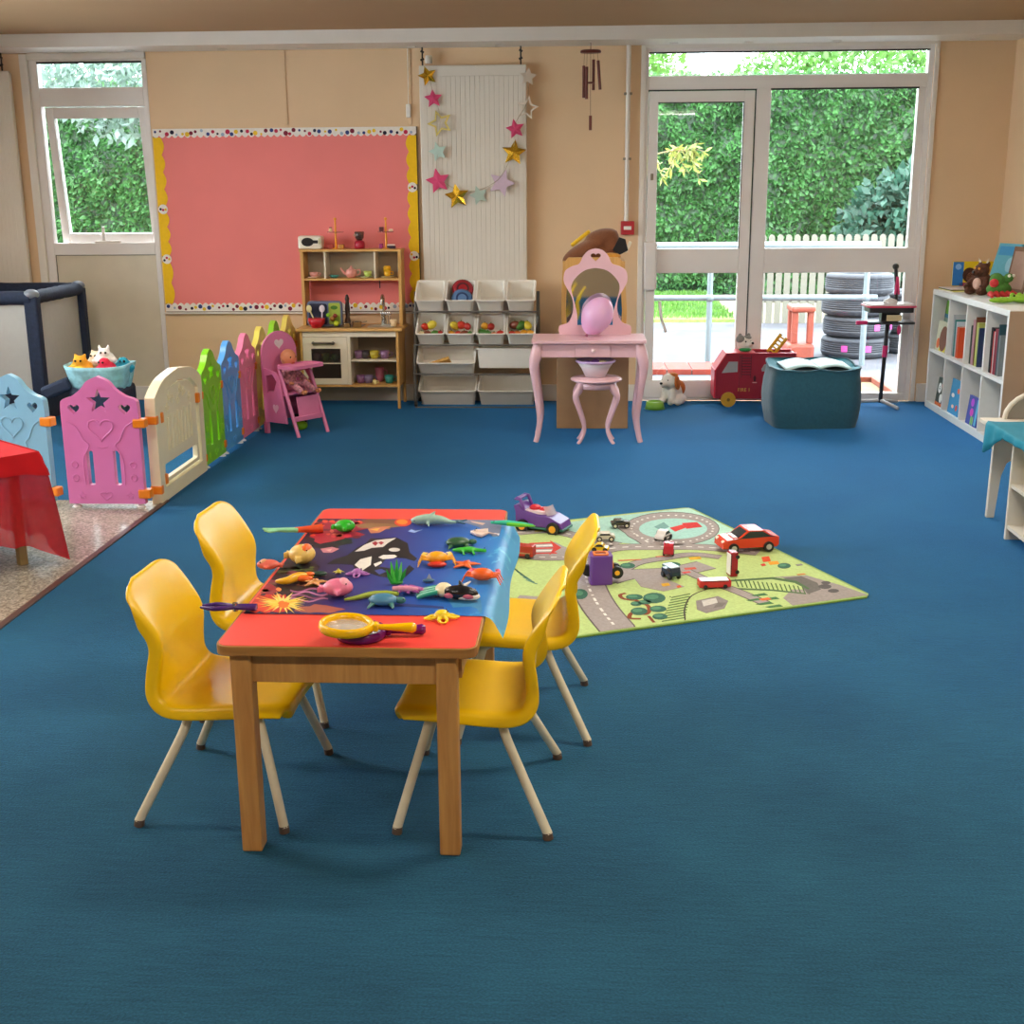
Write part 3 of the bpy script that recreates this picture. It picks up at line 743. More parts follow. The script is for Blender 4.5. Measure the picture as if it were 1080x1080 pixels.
for (hz, at, a0, a1, inw, nm) in ((True, bz1, bx0, bx1, -1, 'spotted_border'), (True, bz0, bx0, bx1, 1, 'spotted_border')):
    b = scallop(hz, at, a0, a1, 0.062, inw, 0.045, M_wht)
    x = a0+0.02
    while x < a1-0.02:
        z_ = at+inw*Rb.uniform(0.014, 0.042); r_ = Rb.uniform(0.008, 0.017)
        b.m(Rb.choice(DOTS)).poly(circ(x, z_, r_, n=10), -0.0225, -0.0205); x += Rb.uniform(0.026, 0.048)
    b.obj(nm, pbt)
def vborder(at, inw, segs):
    b = MB(M_ylw)
    for (z0, z1) in segs:
        q = scallop(False, at, z0, z1, 0.075, inw, 0.10, M_ylw); b.raw(q.v, q.f)
    return b
for at, inw in ((bx0, 1), (bx1, -1)):
    cuts = [bz0+0.06, bz0+0.40, bz0+0.62, bz0+0.92, bz1-0.06] if inw < 0 else [bz0+0.06, bz0+0.33, bz0+0.55, bz1-0.06]
    cuts = [bz0+0.055, 1.045, 1.52, bz1-0.058] if inw < 0 else [bz0+0.055, 1.03, 1.38, bz1-0.058]
    b = vborder(at, inw, [(cuts[i]+(0.02 if i else 0), cuts[i+1]-(0.02 if i < len(cuts)-2 else 0)) for i in range(len(cuts)-1)])
    for c_ in cuts[1:-1]:
        b.m(M_wht).poly(circ(at+inw*0.036, c_, 0.034, n=14), -0.0235, -0.0205)
        for k in range(3): b.m(DOTS[k]).poly(circ(at+inw*(0.018+0.018*k), c_+Rb.uniform(-.012, .012), 0.009, n=8), -0.0245, -0.0225)
    b.obj('scalloped_border', pbt)
MB(M_wall).box(-1.185-0.012, WY-0.006, CZ-0.5, -1.185+0.012, WY, CZ, 0.002).obj('trim_5')['kind'] = 'structure'

# ================================================================ RADIATORS
M_rad = mat('radiator_enamel', '#ddd6ca', 0.35, noise_amt=0.02, nscale=5)
def radiator(x0, x1, z0, z1, label, depth=0.075, group='tall wall radiators'):
    t = thing('radiator', label, 'radiator', ((x0+x1)/2, WY, 0), group=group); w2 = (x1-x0)/2
    b = MB(M_rad).box(-w2, -depth, z0, w2, -depth+0.03, z1, 0.006)
    n = int((x1-x0)/0.035)
    for k in range(n):
        x = -w2+0.02+(2*w2-0.04)*(k+0.5)/n
        b.box(x-0.0155, -depth-0.0022, z0+0.03, x+0.0155, -depth+0.002, z1-0.07, 0.002)
    b.obj('front_panel', t)
    MB(M_rad).box(-w2+0.004, -depth+0.03, z0+0.01, w2-0.004, -0.02, z1-0.01, 0.004).obj('back_panel', t)
    MB(paint('#b9b2a5')).box(-w2+0.1, -0.02, z0+0.2, -w2+0.14, -0.001, z1-0.2).box(w2-0.14, -0.02, z0+0.2, w2-0.1, -0.001, z1-0.2).obj('wall_bracket', t)
    return t
ra = radiator(-1.108, -0.372, 0.45, 2.325, 'tall white ribbed radiator hung with paper stars behind the tub rack')
rb_ = radiator(-4.65, -3.985, 0.35, 2.325, 'tall white radiator at the left picture edge behind the playpen')
for (r_, xs, u) in ((ra, (-0.345, 0.33), 1), (rb_, (0.28,), 1)):
    for x in xs: MB(mat('dark_chain', '#2e2620', 0.5)).tube([(x, -0.05, 2.30), (x, -0.05, CZ)], 0.006, 6).tube([(x-0.012, -0.06, 2.36), (x+0.012, -0.06, 2.37)], 0.008, 6).tube([(x-0.01, -0.06, 2.42), (x+0.012, -0.06, 2.41)], 0.008, 6).obj('hanging_strap', r_)
MB(paint('#e2dcd0')).lathe([(0.0, -0.03), (0.024, -0.03), (0.026, 0.0), (0.022, 0.02), (0, 0.022)], 16, c=(-0.30, -0.06, 2.37)).obj('thermostat_valve', ra)

# stars garland
def star_pt(px, py): p = ony(px, py, WY-0.10); return (p.x, p.z)
gl = thing('star_garland', 'string of pink, gold, mint and lilac paper stars hanging on the radiator', 'garland', (0, WY-0.10, 0))
M_gold = mat('gold_foil', '#d9b23a', 0.22, 0.9, noise_amt=0.05); M_pstar = paper('#dc4f7c'); M_mint = paper('#b9d0c4'); M_lil = paper('#cbb3c4'); M_cstar = paper('#d8cda6'); M_glit = mat('gold_glitter', '#cdbb6a', 0.5, 0.5, noise_amt=0.3, nscale=300); M_wst = paper('#dccfbf')
strg = []
SD = [(451, 80, 10, M_gold, 0.3, 0), (457, 104, 9.5, M_pstar, 0.1, 0), (464, 130, 13.5, M_glit, 0.35, 1), (462, 160, 10, M_mint, 0.25, 0), (462, 191, 13, M_pstar, 0.2, 0), (482, 207, 13, M_gold, 0.15, 0), (505, 206, 10, M_mint, 0.3, 0), (529, 193, 14, M_lil, -0.35, 0), (542, 161, 13, M_gold, -0.1, 0), (543.5, 136, 10, M_pstar, 0.2, 0), (556, 114, 12, M_wst, -0.2, 1), (557, 81, 9, M_wst, -0.1, 0)]
Rg = random.Random(8)
for (px, py, r_, m_, a0, hol) in SD:
    x, z_ = star_pt(px, py); R_ = r_*0.0069
    b = MB(m_).at(TR(x, 0, z_) @ rotm(Rg.uniform(-.12, .12), 0, Rg.uniform(-.25, .25)))
    so_ = star(0, 0, R_, R_*0.48, a0=pi/2+a0)
    if m_ is M_gold or m_ is M_pstar:
        vs = [(0, -0.008, 0)] + [(p[0], 0, p[1]) for p in so_] + [(0, 0.002, 0)]
        b.raw(vs, [[0, i+1, (i+1) % 10+1] for i in range(10)] + [[11, (i+1) % 10+1, i+1] for i in range(10)])
    else: b.poly(so_, -0.0015, 0.0015, [star(0, 0, R_*0.72, R_*0.33, a0=pi/2+a0)] if hol else ())
    b.obj('paper_star', gl); strg.append((x, 0.003, z_+R_*0.5))
MB(paper('#b8a88e')).tube(catmull(strg, 4), 0.0018, 5).obj('string', gl)

# small white box, wind chime, pipe, alarm
ws = thing('wall_sensor', 'small white sensor box on the wall between pinboard and radiator', 'sensor', (ony(431, 117, WY).x, WY, ony(431, 117, WY).z))
MB(M_white).box(-0.016, -0.025, -0.045, 0.016, -0.0005, 0.045, 0.006).obj('sensor_body', ws); MB(M_white).tube([(0, -0.005, 0.04), (0.004, -0.005, 0.44)], 0.003, 6).obj('cable', ws)
wc = thing('wind_chime', 'dark red wooden wind chime hanging from the rail beside the pipe', 'wind chime', (ony(623, 55, 8.8).x, 8.8, 0))
M_ch = mat('chime_wood', '#6a2a1e', 0.4, noise_amt=0.15)
ztop_ = 2.39
MB(M_ch).lathe([(0.0, 0), (0.068, 0), (0.07, 0.008), (0.066, 0.016), (0, 0.018)], 20, c=(0, 0, ztop_-0.01)).obj('top_disc', wc)
MB(M_ch).tube([(0, 0, ztop_), (0, 0, CZ)], 0.003, 6).tube([(0, 0, ztop_), (0, 0, ztop_-0.21)], 0.0015, 5).tube([(0, 0, ztop_-0.2), (0.002, 0, 1.98)], 0.0015, 5).obj('cord', wc)
for i, (dx, dy, z0, z1, tl_) in enumerate(((-0.045, 0.01, 2.30, 2.095, 0), (-0.026, -0.02, 2.29, 2.085, 0), (0.02, 0.03, 2.34, 2.145, 0), (0.05, -0.01, 2.33, 2.145, 0.015))):
    MB(M_ch).cyl((dx, dy, z0), (dx+tl_, dy, z1), 0.010, n=12).tube([(dx, dy, z0), (dx*0.9, dy, ztop_)], 0.001, 4).obj('chime_bar', wc)
MB(M_ch).lathe([(0, 0), (0.024, 0), (0.024, 0.01), (0, 0.01)], 14, c=(0, 0, 2.185)).obj('striker', wc); MB(M_ch).box(-0.008, -0.003, 1.885, 0.012, 0.003, 1.98, 0.002).obj('wind_paddle', wc)
pp = thing('wall_pipe', 'thin white vertical pipe on the wall left of the glazed door', 'pipe', (0.325, WY-0.03, 0))
MB(M_white).cyl((0, 0, 1.28), (0, 0, CZ), 0.016, n=14).obj('pipe', pp)
for zz in (2.13, 1.70): MB(paint('#8d8474')).box(-0.028, -0.012, zz-0.008, 0.028, 0.029, zz+0.008, 0.003).obj('pipe_clip', pp)
al = thing('fire_alarm_point', 'small red fire alarm call point on the wall beside the door', 'fire alarm', (0.335, WY, 1.232))
MB(mat('alarm_red', '#b8202c', 0.4)).box(-0.047, -0.045, -0.047, 0.047, -0.001, 0.047, 0.006).obj('alarm_body', al)
MB(paint('#e9e4e0')).box(-0.027, -0.047, -0.012, 0.027, -0.0445, 0.012, 0.001).obj('break_glass', al)
sk = thing('wall_socket', 'white double socket with switches low on the wall by the glazed door', 'socket', (2.60, WY, 0.09))
MB(M_white).box(-0.05, -0.05, -0.045, 0.05, -0.036, 0.045, 0.004).obj('socket_plate', sk)
# ================================================================ soft-toy helper: lumps fused into one continuous skin
def blob(mb, name, parent=None, voxel=0.006, smooth=3):
    o = mb.obj(name, parent)
    r = o.modifiers.new('fuse', 'REMESH'); r.mode = 'VOXEL'; r.voxel_size = voxel; r.use_smooth_shade = True
    m = o.modifiers.new('soft', 'SMOOTH'); m.iterations = smooth; m.factor = 0.5
    return o
M_eye = mat('black_eye', '#0c0a0c', 0.15, noise_amt=0)
M_wtop = wood('birch', '#c9964f', '#deb06c', (4, 50, 50)); M_birchv = wood('birch_upright', '#c9964f', '#dcae68', (50, 50, 4))
M_kw = paint('#e6dcc6'); M_steel = mat('steel', '#b9b6b0', 0.25, 1.0, noise_amt=0.03); M_blackp = plastic('#17171a', 0.3)

# ================================================================ TOY KITCHEN
kx0, kx1, ky0, ky1 = -1.957, -1.262, 8.63, 8.965
kt = thing('toy_kitchen', 'wooden toy kitchen with cream oven door, open shelves and a tap, against the pinboard', 'toy kitchen', (0, 0, 0))
MB(M_wtop).box(kx0-0.022, ky0-0.02, 0.548, kx1+0.03, ky1, 0.568, 0.003).obj('worktop', kt)
for (x, y) in ((kx0, ky0), (kx1-0.018, ky0), (kx0, ky1-0.04), (kx1-0.018, ky1-0.04)): MB(M_birchv).box(x, y, 0, x+0.018, y+0.035, 0.155, 0.002).obj('leg', kt)
kb = MB(M_birchv).box(kx0, ky0, 0.155, kx0+0.015, ky1, 0.547, 0.002).box(kx1-0.018, ky0, 0.155, kx1, ky1, 0.547, 0.002)
kb.m(M_kw).box(kx0+0.015, ky0+0.008, 0.508, kx1-0.018, ky0+0.02, 0.547).box(-1.625, ky0+0.004, 0.17, -1.605, ky1-0.01, 0.508)
kb.m(M_wtop).box(kx0+0.015, ky0+0.004, 0.155, kx1-0.018, ky1, 0.170)
kb.m(paint('#a79a86')).box(kx0+0.015, ky1-0.008, 0.17, kx1-0.018, ky1, 0.547)
kb.obj('cabinet_body', kt)
MB(M_kw).box(-1.605, ky0+0.006, 0.335, kx1-0.018, ky1-0.01, 0.345).obj('shelf', kt)
od = MB(M_kw).poly([(kx0+0.016, 0.172), (-1.626, 0.172), (-1.626, 0.505), (kx0+0.016, 0.505)], ky0+0.0, ky0+0.014, [[(kx0+0.075, 0.215), (-1.675, 0.215), (-1.675, 0.425), (kx0+0.075, 0.425)]]).box(kx0+0.075, ky0+0.002, 0.317, -1.675, ky0+0.012, 0.325)
odo = od.obj('oven_door', kt, bevel=0.002)
MB(mat('smoky_window', '#3a3834', 0.1, noise_amt=0, alpha=0.45)).box(kx0+0.075, ky0+0.009, 0.215, -1.675, ky0+0.011, 0.425).obj('oven_window', odo)
hx = (kx0-1.626)/2
MB(mat('handle_grey', '#6e675e', 0.35, 0.6)).tube([(hx-0.075, ky0-0.018, 0.467), (hx+0.075, ky0-0.018, 0.467)], 0.007, 10).ell((hx-0.07, ky0-0.017, 0.467), (0.012, 0.012, 0.012)).ell((hx+0.07, ky0-0.017, 0.467), (0.012, 0.012, 0.012)).cyl((hx-0.065, ky0-0.016, 0.467), (hx-0.065, ky0, 0.467), 0.005).cyl((hx+0.065, ky0-0.016, 0.467), (hx+0.065, ky0, 0.467), 0.005).obj('handle', odo)
uy0 = 8.80
ub = MB(M_birchv)
for x in (kx0-0.01, kx1-0.012): ub.box(x, uy0, 0.569, x+0.022, ky1, 1.085, 0.002)
ub.m(M_wtop).box(kx0-0.016, uy0-0.004, 1.085, kx1+0.016, ky1, 1.102, 0.002).box(kx0+0.012, uy0, 0.885, kx1-0.012, ky1, 0.900, 0.002)
ub.m(M_kw); 
for px in (342.5, 395): x = ony(px, 280, uy0).x; ub.box(x-0.006, uy0+0.002, 0.900, x+0.006, ky1-0.012, 1.085)
ub.m(paint('#b1a48e')).box(kx0+0.012, ky1-0.011, 0.90, kx1-0.012, ky1-0.003, 1.085)
ub.obj('upper_shelf_frame', kt)
sk_ = MB(mat('sink_steel', '#a8a69c', 0.3, 0.8)); sx0, sx1 = -1.49, -1.30
sk_.poly(rrect(sx0, ky0+0.05, sx1, ky1-0.13, 0.02), 0.5685, 0.574, [rrect(sx0+0.015, ky0+0.065, sx1-0.015, ky1-0.145, 0.015)], plane='xy').poly(rrect(sx0+0.012, ky0+0.062, sx1-0.012, ky1-0.142, 0.015), 0.5685, 0.570, plane='xy')
sk_.obj('sink', kt)
MB(M_steel).tube(catmull([(-1.40, 8.90, 0.568), (-1.40, 8.90, 0.72), (-1.40, 8.885, 0.765), (-1.40, 8.85, 0.775), (-1.40, 8.82, 0.75), (-1.40, 8.815, 0.71)], 5), 0.010, 10).cyl((-1.40, 8.90, 0.568), (-1.40, 8.90, 0.61), 0.018).obj('tap', kt)
MB(M_blackp).box(-1.84, ky0+0.05, 0.5685, -1.53, ky1-0.09, 0.5705).obj('hob', kt)
MB(M_blackp).tube([(-1.41, uy0+0.02, 0.884), (-1.41, uy0+0.02, 0.83)], 0.004, 6).obj('utensil_hook', kt)
MB(M_blackp).box(-1.45, ky1-0.02, 0.95, -1.445, ky1-0.011, 1.01).obj('cable_slot', kt) if False else None

# crockery prototypes
def cup(name, col, label, cat='cup', r=0.026, h=0.042, handle=True, group=None, saucer=None):
    t = thing(name, label, cat, group=group); M = plastic(col, 0.35)
    MB(M).lathe([(r*0.7, 0), (r*0.9, h*0.3), (r, h), (r*0.92, h), (r*0.8, h*0.3), (r*0.5, 0.004), (0, 0.004)], 18).obj('cup_body', t)
    if handle: MB(M).tube(catmull([(r*0.9, 0, h*0.8), (r*1.6, 0, h*0.75), (r*1.55, 0, h*0.35), (r*0.85, 0, h*0.3)], 4), 0.0035, 6).obj('handle', t)
    return t
def saucer(col, label, r=0.045, group=None):
    o = MB(plastic(col, 0.4)).lathe([(r*0.5, 0), (r, 0.007), (r, 0.010), (r*0.5, 0.004), (0, 0.004)], 20).obj('saucer'); tag(o, label, 'saucer', group); return o
SH = 0.9005; ys = 8.86
place(saucer('#e8c4a8', 'pale saucer under the pink cup on the kitchen\'s upper shelf', 0.05), (ony(331, 290, ys).x, ys, SH))
place(cup('cup', '#e8a49c', 'small pink cup on a saucer in the left upper compartment', r=0.03, h=0.03), (ony(331, 290, ys).x, ys, SH+0.0105))
o = MB(plastic('#4f9a94')).lathe([(0.02, 0), (0.038, 0.018), (0.036, 0.02), (0.018, 0.004), (0, 0.004)], 20).obj('bowl'); place(tag(o, 'small teal dish left of the pink teapot', 'bowl'), (ony(352.5, 290, ys).x, ys, SH))
tp = thing('teapot', 'pink toy teapot in the middle compartment of the toy kitchen', 'teapot', (ony(370.5, 290, ys).x, ys, SH)); Mtp = plastic('#e59a8e')
MB(Mtp).lathe([(0.024, 0), (0.038, 0.015), (0.042, 0.035), (0.034, 0.056), (0.02, 0.062), (0, 0.062)], 22).obj('pot_body', tp)
MB(Mtp).lathe([(0.022, 0.060), (0.012, 0.070), (0.006, 0.074), (0.008, 0.080), (0, 0.086)], 18).obj('lid', tp)
MB(Mtp).tube(catmull([(-0.036, 0, 0.025), (-0.058, 0, 0.045), (-0.074, 0, 0.070)], 4), [0.012, 0.006], 10).obj('spout', tp)
MB(Mtp).tube(catmull([(0.034, 0, 0.052), (0.062, 0, 0.056), (0.064, 0, 0.03), (0.038, 0, 0.018)], 4), 0.0045, 8).obj('handle', tp)
place(saucer('#d9dfae', 'pale green saucer right of the pink teapot', 0.045), (ony(386.5, 290, ys).x, ys, SH)); place(cup('cup', '#b9cc62', 'light green cup on a saucer right of the pink teapot', r=0.03, h=0.036, handle=False), (ony(388, 290, ys).x, ys, SH+0.0105))
place(saucer('#ecd9a8', 'cream saucer under the yellow cups, right compartment of the toy kitchen', 0.048), (ony(408.5, 290, ys).x, ys, SH))
place(cup('cup', '#f0b81e', 'lower yellow cup of the stack in the right compartment', r=0.026, h=0.04), (ony(408.5, 290, ys).x, ys, SH+0.0105)); place(cup('cup', '#f2bc22', 'upper yellow cup, upside down on the other yellow cup', r=0.028, h=0.03, handle=False), (ony(408.5, 290, ys).x, ys, SH+0.083), rot=(pi, 0, 0))
# on top
mw = thing('toy_microwave', 'small white toy microwave with black window on top of the toy kitchen', 'toy microwave', (ony(329, 264, ys).x, ys, 1.1025))
MB(plastic('#e9e2d0')).box(-0.088, -0.05, 0, 0.082, 0.05, 0.092, 0.014).obj('microwave_body', mw)
MB(M_blackp).poly(circ(-0.018, 0.05, 0.043, 0.030, 20), -0.053, -0.0505).box(0.018, -0.053, 0.04, 0.056, -0.0505, 0.062, 0.001).obj('door_window', mw)
MB(plastic('#c6c39a')).box(0.06, -0.053, 0.035, 0.074, -0.0505, 0.075, 0.002).obj('button_panel', mw)
def cake_tree(px, label, bits):
    t = thing('cake_stand', label, 'cake stand', (ony(px, 262, ys).x, ys, 1.1025))
    MB(plastic('#ef9f1c')).cyl((0, 0, 0), (0, 0, 0.20), 0.009, 0.006, n=10).ell((0, 0, 0.205), 0.011).lathe([(0.03, 0), (0.03, 0.005), (0, 0.006)], 16).obj('pole', t)
    MB(mat('clear_pink', '#e59086', 0.2, alpha=0.45, noise_amt=0)).lathe([(0, 0.112), (0.055, 0.112), (0.058, 0.118), (0, 0.115)], 24).obj('plate', t)
    for (dx, dz, w_, h_, c_) in bits: MB(plastic(c_)).box(dx-w_/2, -0.02, dz, dx+w_/2, 0.02, dz+h_, 0.005).obj('toy_cake', t)
    return t
cake_tree(354.5, 'orange toy cake stand next to the white toy microwave', ((-0.034, 0.119, 0.022, 0.022, '#ead2a0'), (-0.036, 0.0, 0.035, 0.03, '#b0453a'), (0.038, 0.0, 0.04, 0.03, '#c98a3a'), (-0.034, 0.142, 0.014, 0.008, '#8a2a22')))
cake_tree(407.5, 'orange toy cake stand with dark blocks, right of the red blender', ((-0.03, 0.119, 0.03, 0.03, '#4a1420'), (0.035, 0.119, 0.028, 0.016, '#ead8b8'), (-0.036, 0.0, 0.025, 0.035, '#a8347a'), (0.036, 0.0, 0.06, 0.018, '#2c1830'), (0.034, 0.019, 0.055, 0.012, '#efd9d0')))
bl = thing('toy_blender', 'small red toy blender between the two orange cake stands', 'toy blender', (ony(379.5, 262, ys).x, ys, 1.1025))
MB(plastic('#b51f3a')).lathe([(0.034, 0), (0.038, 0.02), (0.034, 0.05), (0.02, 0.058), (0, 0.058)], 20).obj('blender_base', bl)
MB(mat('smoked_plastic', '#4b3c38', 0.2, alpha=0.8)).lathe([(0.018, 0.058), (0.03, 0.075), (0.034, 0.115), (0.03, 0.118), (0, 0.118)], 20).obj('jug', bl); MB(plastic('#c9a68e')).ell((-0.028, -0.02, 0.095), 0.010).obj('button', bl)

# worktop items
wy = 8.74; WZ = 0.5685
cs = thing('toy_case', 'grey-blue plastic case with a red bowl, whisks and green food pieces on the worktop', 'toy case', (ony(343, 345, wy).x, wy, WZ+0.004))
b = MB(plastic('#64708c')).poly(rrect(-0.125, 0, 0.125, 0.175, 0.025, 4), 0, 0.03); b.obj('case_back', cs, bevel=0.005)
MB(plastic('#232a44')).poly(rrect(-0.112, 0.012, 0.02, 0.158, 0.018, 4), -0.003, -0.0002).obj('case_inlay', cs)
MB(paper('#9fb24a')).poly(rrect(0.03, 0.012, 0.112, 0.162, 0.01, 3), -0.003, -0.0002).poly(circ(0.07, 0.13, 0.025, 0.014), -0.004, -0.0025, m=paper('#4b7a2a')).obj('food_card', cs)
MB(plastic('#c41f2e')).lathe([(0.03, 0), (0.055, 0.03), (0.06, 0.065), (0.052, 0.066), (0, 0.06)], 20, c=(-0.045, -0.065, -0.004)).obj('red_bowl', cs)
for (dx, c_, l_) in ((-0.07, '#e3d7a0', -0.03), (-0.01, '#d8d2dc', 0.0)): MB(plastic(c_)).tube([(dx, -0.05, 0.06), (dx+l_, -0.035, 0.12)], 0.005, 6).ell((dx+l_*1.1, -0.034, 0.125), (0.02, 0.004, 0.026)).obj('utensil', cs)
for (dx, dz, r_, c_) in ((0.085, 0.02, 0.02, '#c2d832'), (0.06, 0.055, 0.018, '#a06a28'), (0.08, 0.075, 0.016, '#8a2f28'), (0.03, 0.08, 0.014, '#8fd12a')): MB(plastic(c_)).ell((dx, -0.03, dz), r_).obj('food_piece', cs)
pmil = thing('pepper_mill', 'tall dark brown pepper mill standing beside the grey-blue case', 'pepper mill', (ony(367, 340, 8.82).x, 8.82, WZ))
MB(wood('dark_wood', '#2c1a12', '#452a1c')).lathe([(0.022, 0), (0.022, 0.03), (0.015, 0.06), (0.019, 0.12), (0.012, 0.17), (0.016, 0.19), (0.008, 0.215), (0, 0.22)], 18).obj('mill_body', pmil)
for i, (px, r_, h_, lb) in enumerate(((366, 0.027, 0.03, 'small steel toy pan nearest the pepper mill on the worktop'), (376.5, 0.033, 0.038, 'larger steel toy pot left of the toy sink'))):
    p = ony(px, 346, 8.68); t = thing('toy_pot', lb, 'toy pot', (p.x, 8.68, WZ+0.002), 0.6); MB(M_steel).lathe([(r_*0.9, 0), (r_, 0.004), (r_, h_), (r_*1.06, h_+0.001), (r_*0.94, h_+0.001), (r_*0.92, 0.004), (0, 0.004)], 22).obj('pot_body', t)
    MB(M_steel).tube([(r_, 0, h_*0.8), (r_+0.045, 0, h_*0.95)], 0.004, 6).obj('pot_handle', t)
p = ony(406, 343, 8.80); t = thing('utensil_rack', 'small wire rack of steel toy utensils behind the sink', 'rack', (p.x, 8.86, WZ)); b = MB(M_steel)
for k in range(5): b.tube([(-0.03+k*0.015, 0, 0), (-0.03+k*0.015, 0, 0.07)], 0.003, 6).ell((-0.03+k*0.015, 0, 0.08), (0.009, 0.004, 0.014))
b.box(-0.04, -0.015, 0, 0.04, 0.015, 0.006).obj('rack', t)
p = ony(418, 345, 8.72); o = MB(wood('pale_wood', '#d8b98a', '#e6cda2')).lathe([(0.018, 0), (0.026, 0.05), (0.022, 0.05), (0.014, 0.006), (0, 0.006)], 16).obj('wooden_cup'); place(tag(o, 'pale wooden cup at the right end of the toy worktop', 'cup'), (p.x-0.02, 8.72, WZ))
# lower shelf cups
LC = [(379, 0.3455, '#7c5a7c', 'mauve cup on the upper open shelf under the worktop, leftmost'), (386, 0.3455, '#3a3238', 'dark cup between the mauve and yellow ones under the worktop'), (395, 0.3455, '#b9a832', 'mustard yellow cup on the upper open shelf under the worktop'), (406, 0.3455, '#8a668c', 'lilac cup right of the mustard cup under the worktop'),
      (380, 0.1705, '#7a5078', 'plum cup on the lowest open shelf, leftmost'), (388, 0.1705, '#77698c', 'grey-violet cup on the lowest open shelf beside the plum cup'), (394.5, 0.1705, '#e9dc9a', 'tiny cream cup at the front of the lowest shelf'), (398, 0.2, '#b7667e', 'rose pink cup on the lowest open shelf'), (410, 0.1705, '#2f8f88', 'teal mug at the right of the lowest open shelf')]
for i, (px, z_, c_, lb) in enumerate(LC):
    yy = 8.72 if i != 6 else 8.655
    x = ony(px, 380, yy).x
    if i == 7: yy = 8.80; z_ = 0.1705
    place(cup('cup', c_, lb, r=0.033 if i not in (6,) else 0.016, h=0.055 if i not in (6, 7) else (0.03 if i == 6 else 0.10), group='cups under the toy worktop'), (x, yy, z_), 0.3)
for (dx, c_, lb) in ((-1.865, '#8f5f68', 'dusky pink cup behind the smoky oven window, left'), (-1.795, '#6c8a4a', 'green cup behind the smoky oven window, middle'), (-1.72, '#5f7a6a', 'grey-green cup behind the smoky oven window, right')):
    place(cup('cup', c_, lb, r=0.028, h=0.06), (dx, 8.70, 0.3265))
MB(M_kw).box(kx0+0.016, ky0+0.03, 0.315, -1.63, ky1-0.02, 0.325).obj('oven_rack', kt)

# ================================================================ TUB RACK
M_bin = plastic('#ece8df', 0.4); M_rf = plastic('#5c5a56', 0.45)
rk = thing('tub_rack', 'grey storage rack holding four tiers of white plastic tubs', 'storage rack', (0, 0, 0))
rx0, rx1 = -1.162, -0.292
for (x, sx) in ((rx0, 1), (rx1, -1)):
    b = MB(M_rf)
    b.tube([(x, 8.70, 0.05), (x, 8.70, 0.30)], 0.012, 8).tube([(x, 8.93, 0.05), (x, 8.89, 0.80)], 0.012, 8).tube([(x, 8.70, 0.28), (x, 8.87, 0.80)], 0.012, 8)
    b.tube([(x, 8.70, 0.05), (x, 8.93, 0.05)], 0.012, 8); b.obj('side_frame', rk)
TI = radians(33)
TIERS = [(0.752, 8.675), (0.52, 8.675), (0.315, 8.675), (0.078, 8.675)]
for z_, y in TIERS:
    MB(M_rf).tube([(rx0, y+0.0, z_-0.075), (rx1, y+0.0, z_-0.075)], 0.006, 8).obj('cross_bar', rk)
for x in (rx0, rx1):
    MB(M_blackp).cyl((x-0.01, 8.72, 0.02), (x+0.01, 8.72, 0.02), 0.0195, n=14).obj('wheel', rk)
    MB(M_blackp).cyl((x-0.01, 8.95, 0.02), (x+0.01, 8.95, 0.02), 0.0195, n=14).obj('wheel', rk)
def tub(w_, depth, h_, label, group='white tubs in the rack'):
    t = thing('storage_tub', label, 'tub', group=group); b = MB(M_bin); th_ = 0.004
    # open tapered box: opening in local XY plane (x width, y from 0 front to depth), body towards -z
    def ring(x, y0, y1, z_, r): return [(p[0], p[1], z_) for p in rrect(-x, y0, x, y1, r, 3)]
    a = w_/2
    rings = [ring(a, 0, depth, 0, 0.02), ring(a, 0, depth, -0.008, 0.02), ring(a-0.008, 0.008, depth-0.008, -0.008, 0.018), ring(a-0.02, 0.025, depth-0.03, -h_, 0.018)]
    inn = [ring(a-0.010, 0.010, depth-0.010, 0, 0.016), ring(a-0.014, 0.014, depth-0.014, -0.01, 0.016), ring(a-0.024, 0.03, depth-0.035, -h_+th_, 0.014)]
    def bridge(A, B_): n = len(A); b.raw(A+B_, [[i, (i+1) % n, n+(i+1) % n, n+i] for i in range(n)], False)
    for A, B_ in ((rings[1], rings[0]), (rings[2], rings[1]), (rings[3], rings[2])): bridge(A, B_)
    bridge(rings[0], inn[0]); bridge(inn[0], inn[1]); bridge(inn[1], inn[2])
    n = len(rings[3]); b.raw(rings[3], [list(range(n))[::-1]]); b.raw(inn[2], [list(range(n))])
    b.obj('tub_body', t); return t
sw = (rx1-rx0-0.02)/4
names4 = ['first', 'second', 'third', 'fourth']
small = None; TUBS = {}
for ti in (0, 1):
    for k in range(4):
        lb = ('%s white tub from the left in the rack\'s %s tier' % (names4[k], ('top', 'second')[ti])) + (', empty' if (ti, k) == (0, 2) else '')
        loc = (rx0+0.01+sw*(k+0.5), TIERS[ti][1], TIERS[ti][0])
        if small is None: small = tub(sw-0.004, 0.24, 0.13, lb); place(small, loc, rot=(TI, 0, 0)); TUBS[(ti, k)] = small
        else: TUBS[(ti, k)] = dup(small, loc, label=lb, rot=(TI, 0, 0))
big = tub(2*sw-0.006, 0.23, 0.14, 'wide white tub on the left of the rack\'s third tier holding boards'); place(big, (rx0+0.01+sw, TIERS[2][1], TIERS[2][0]), rot=(TI, 0, 0)); TUBS[(2, 0)] = big
TUBS[(3, 0)] = dup(big, (rx0+0.01+sw, TIERS[3][1]+0.06, TIERS[3][0]+0.03), rot=(TI*0.75, 0, 0), label='wide white tub, bottom left of the rack, with white papers')
TUBS[(3, 1)] = dup(big, (rx0+0.01+3*sw, TIERS[3][1]+0.06, TIERS[3][0]+0.03), rot=(TI*0.75, 0, 0), label='wide white tub, bottom right of the rack, empty')
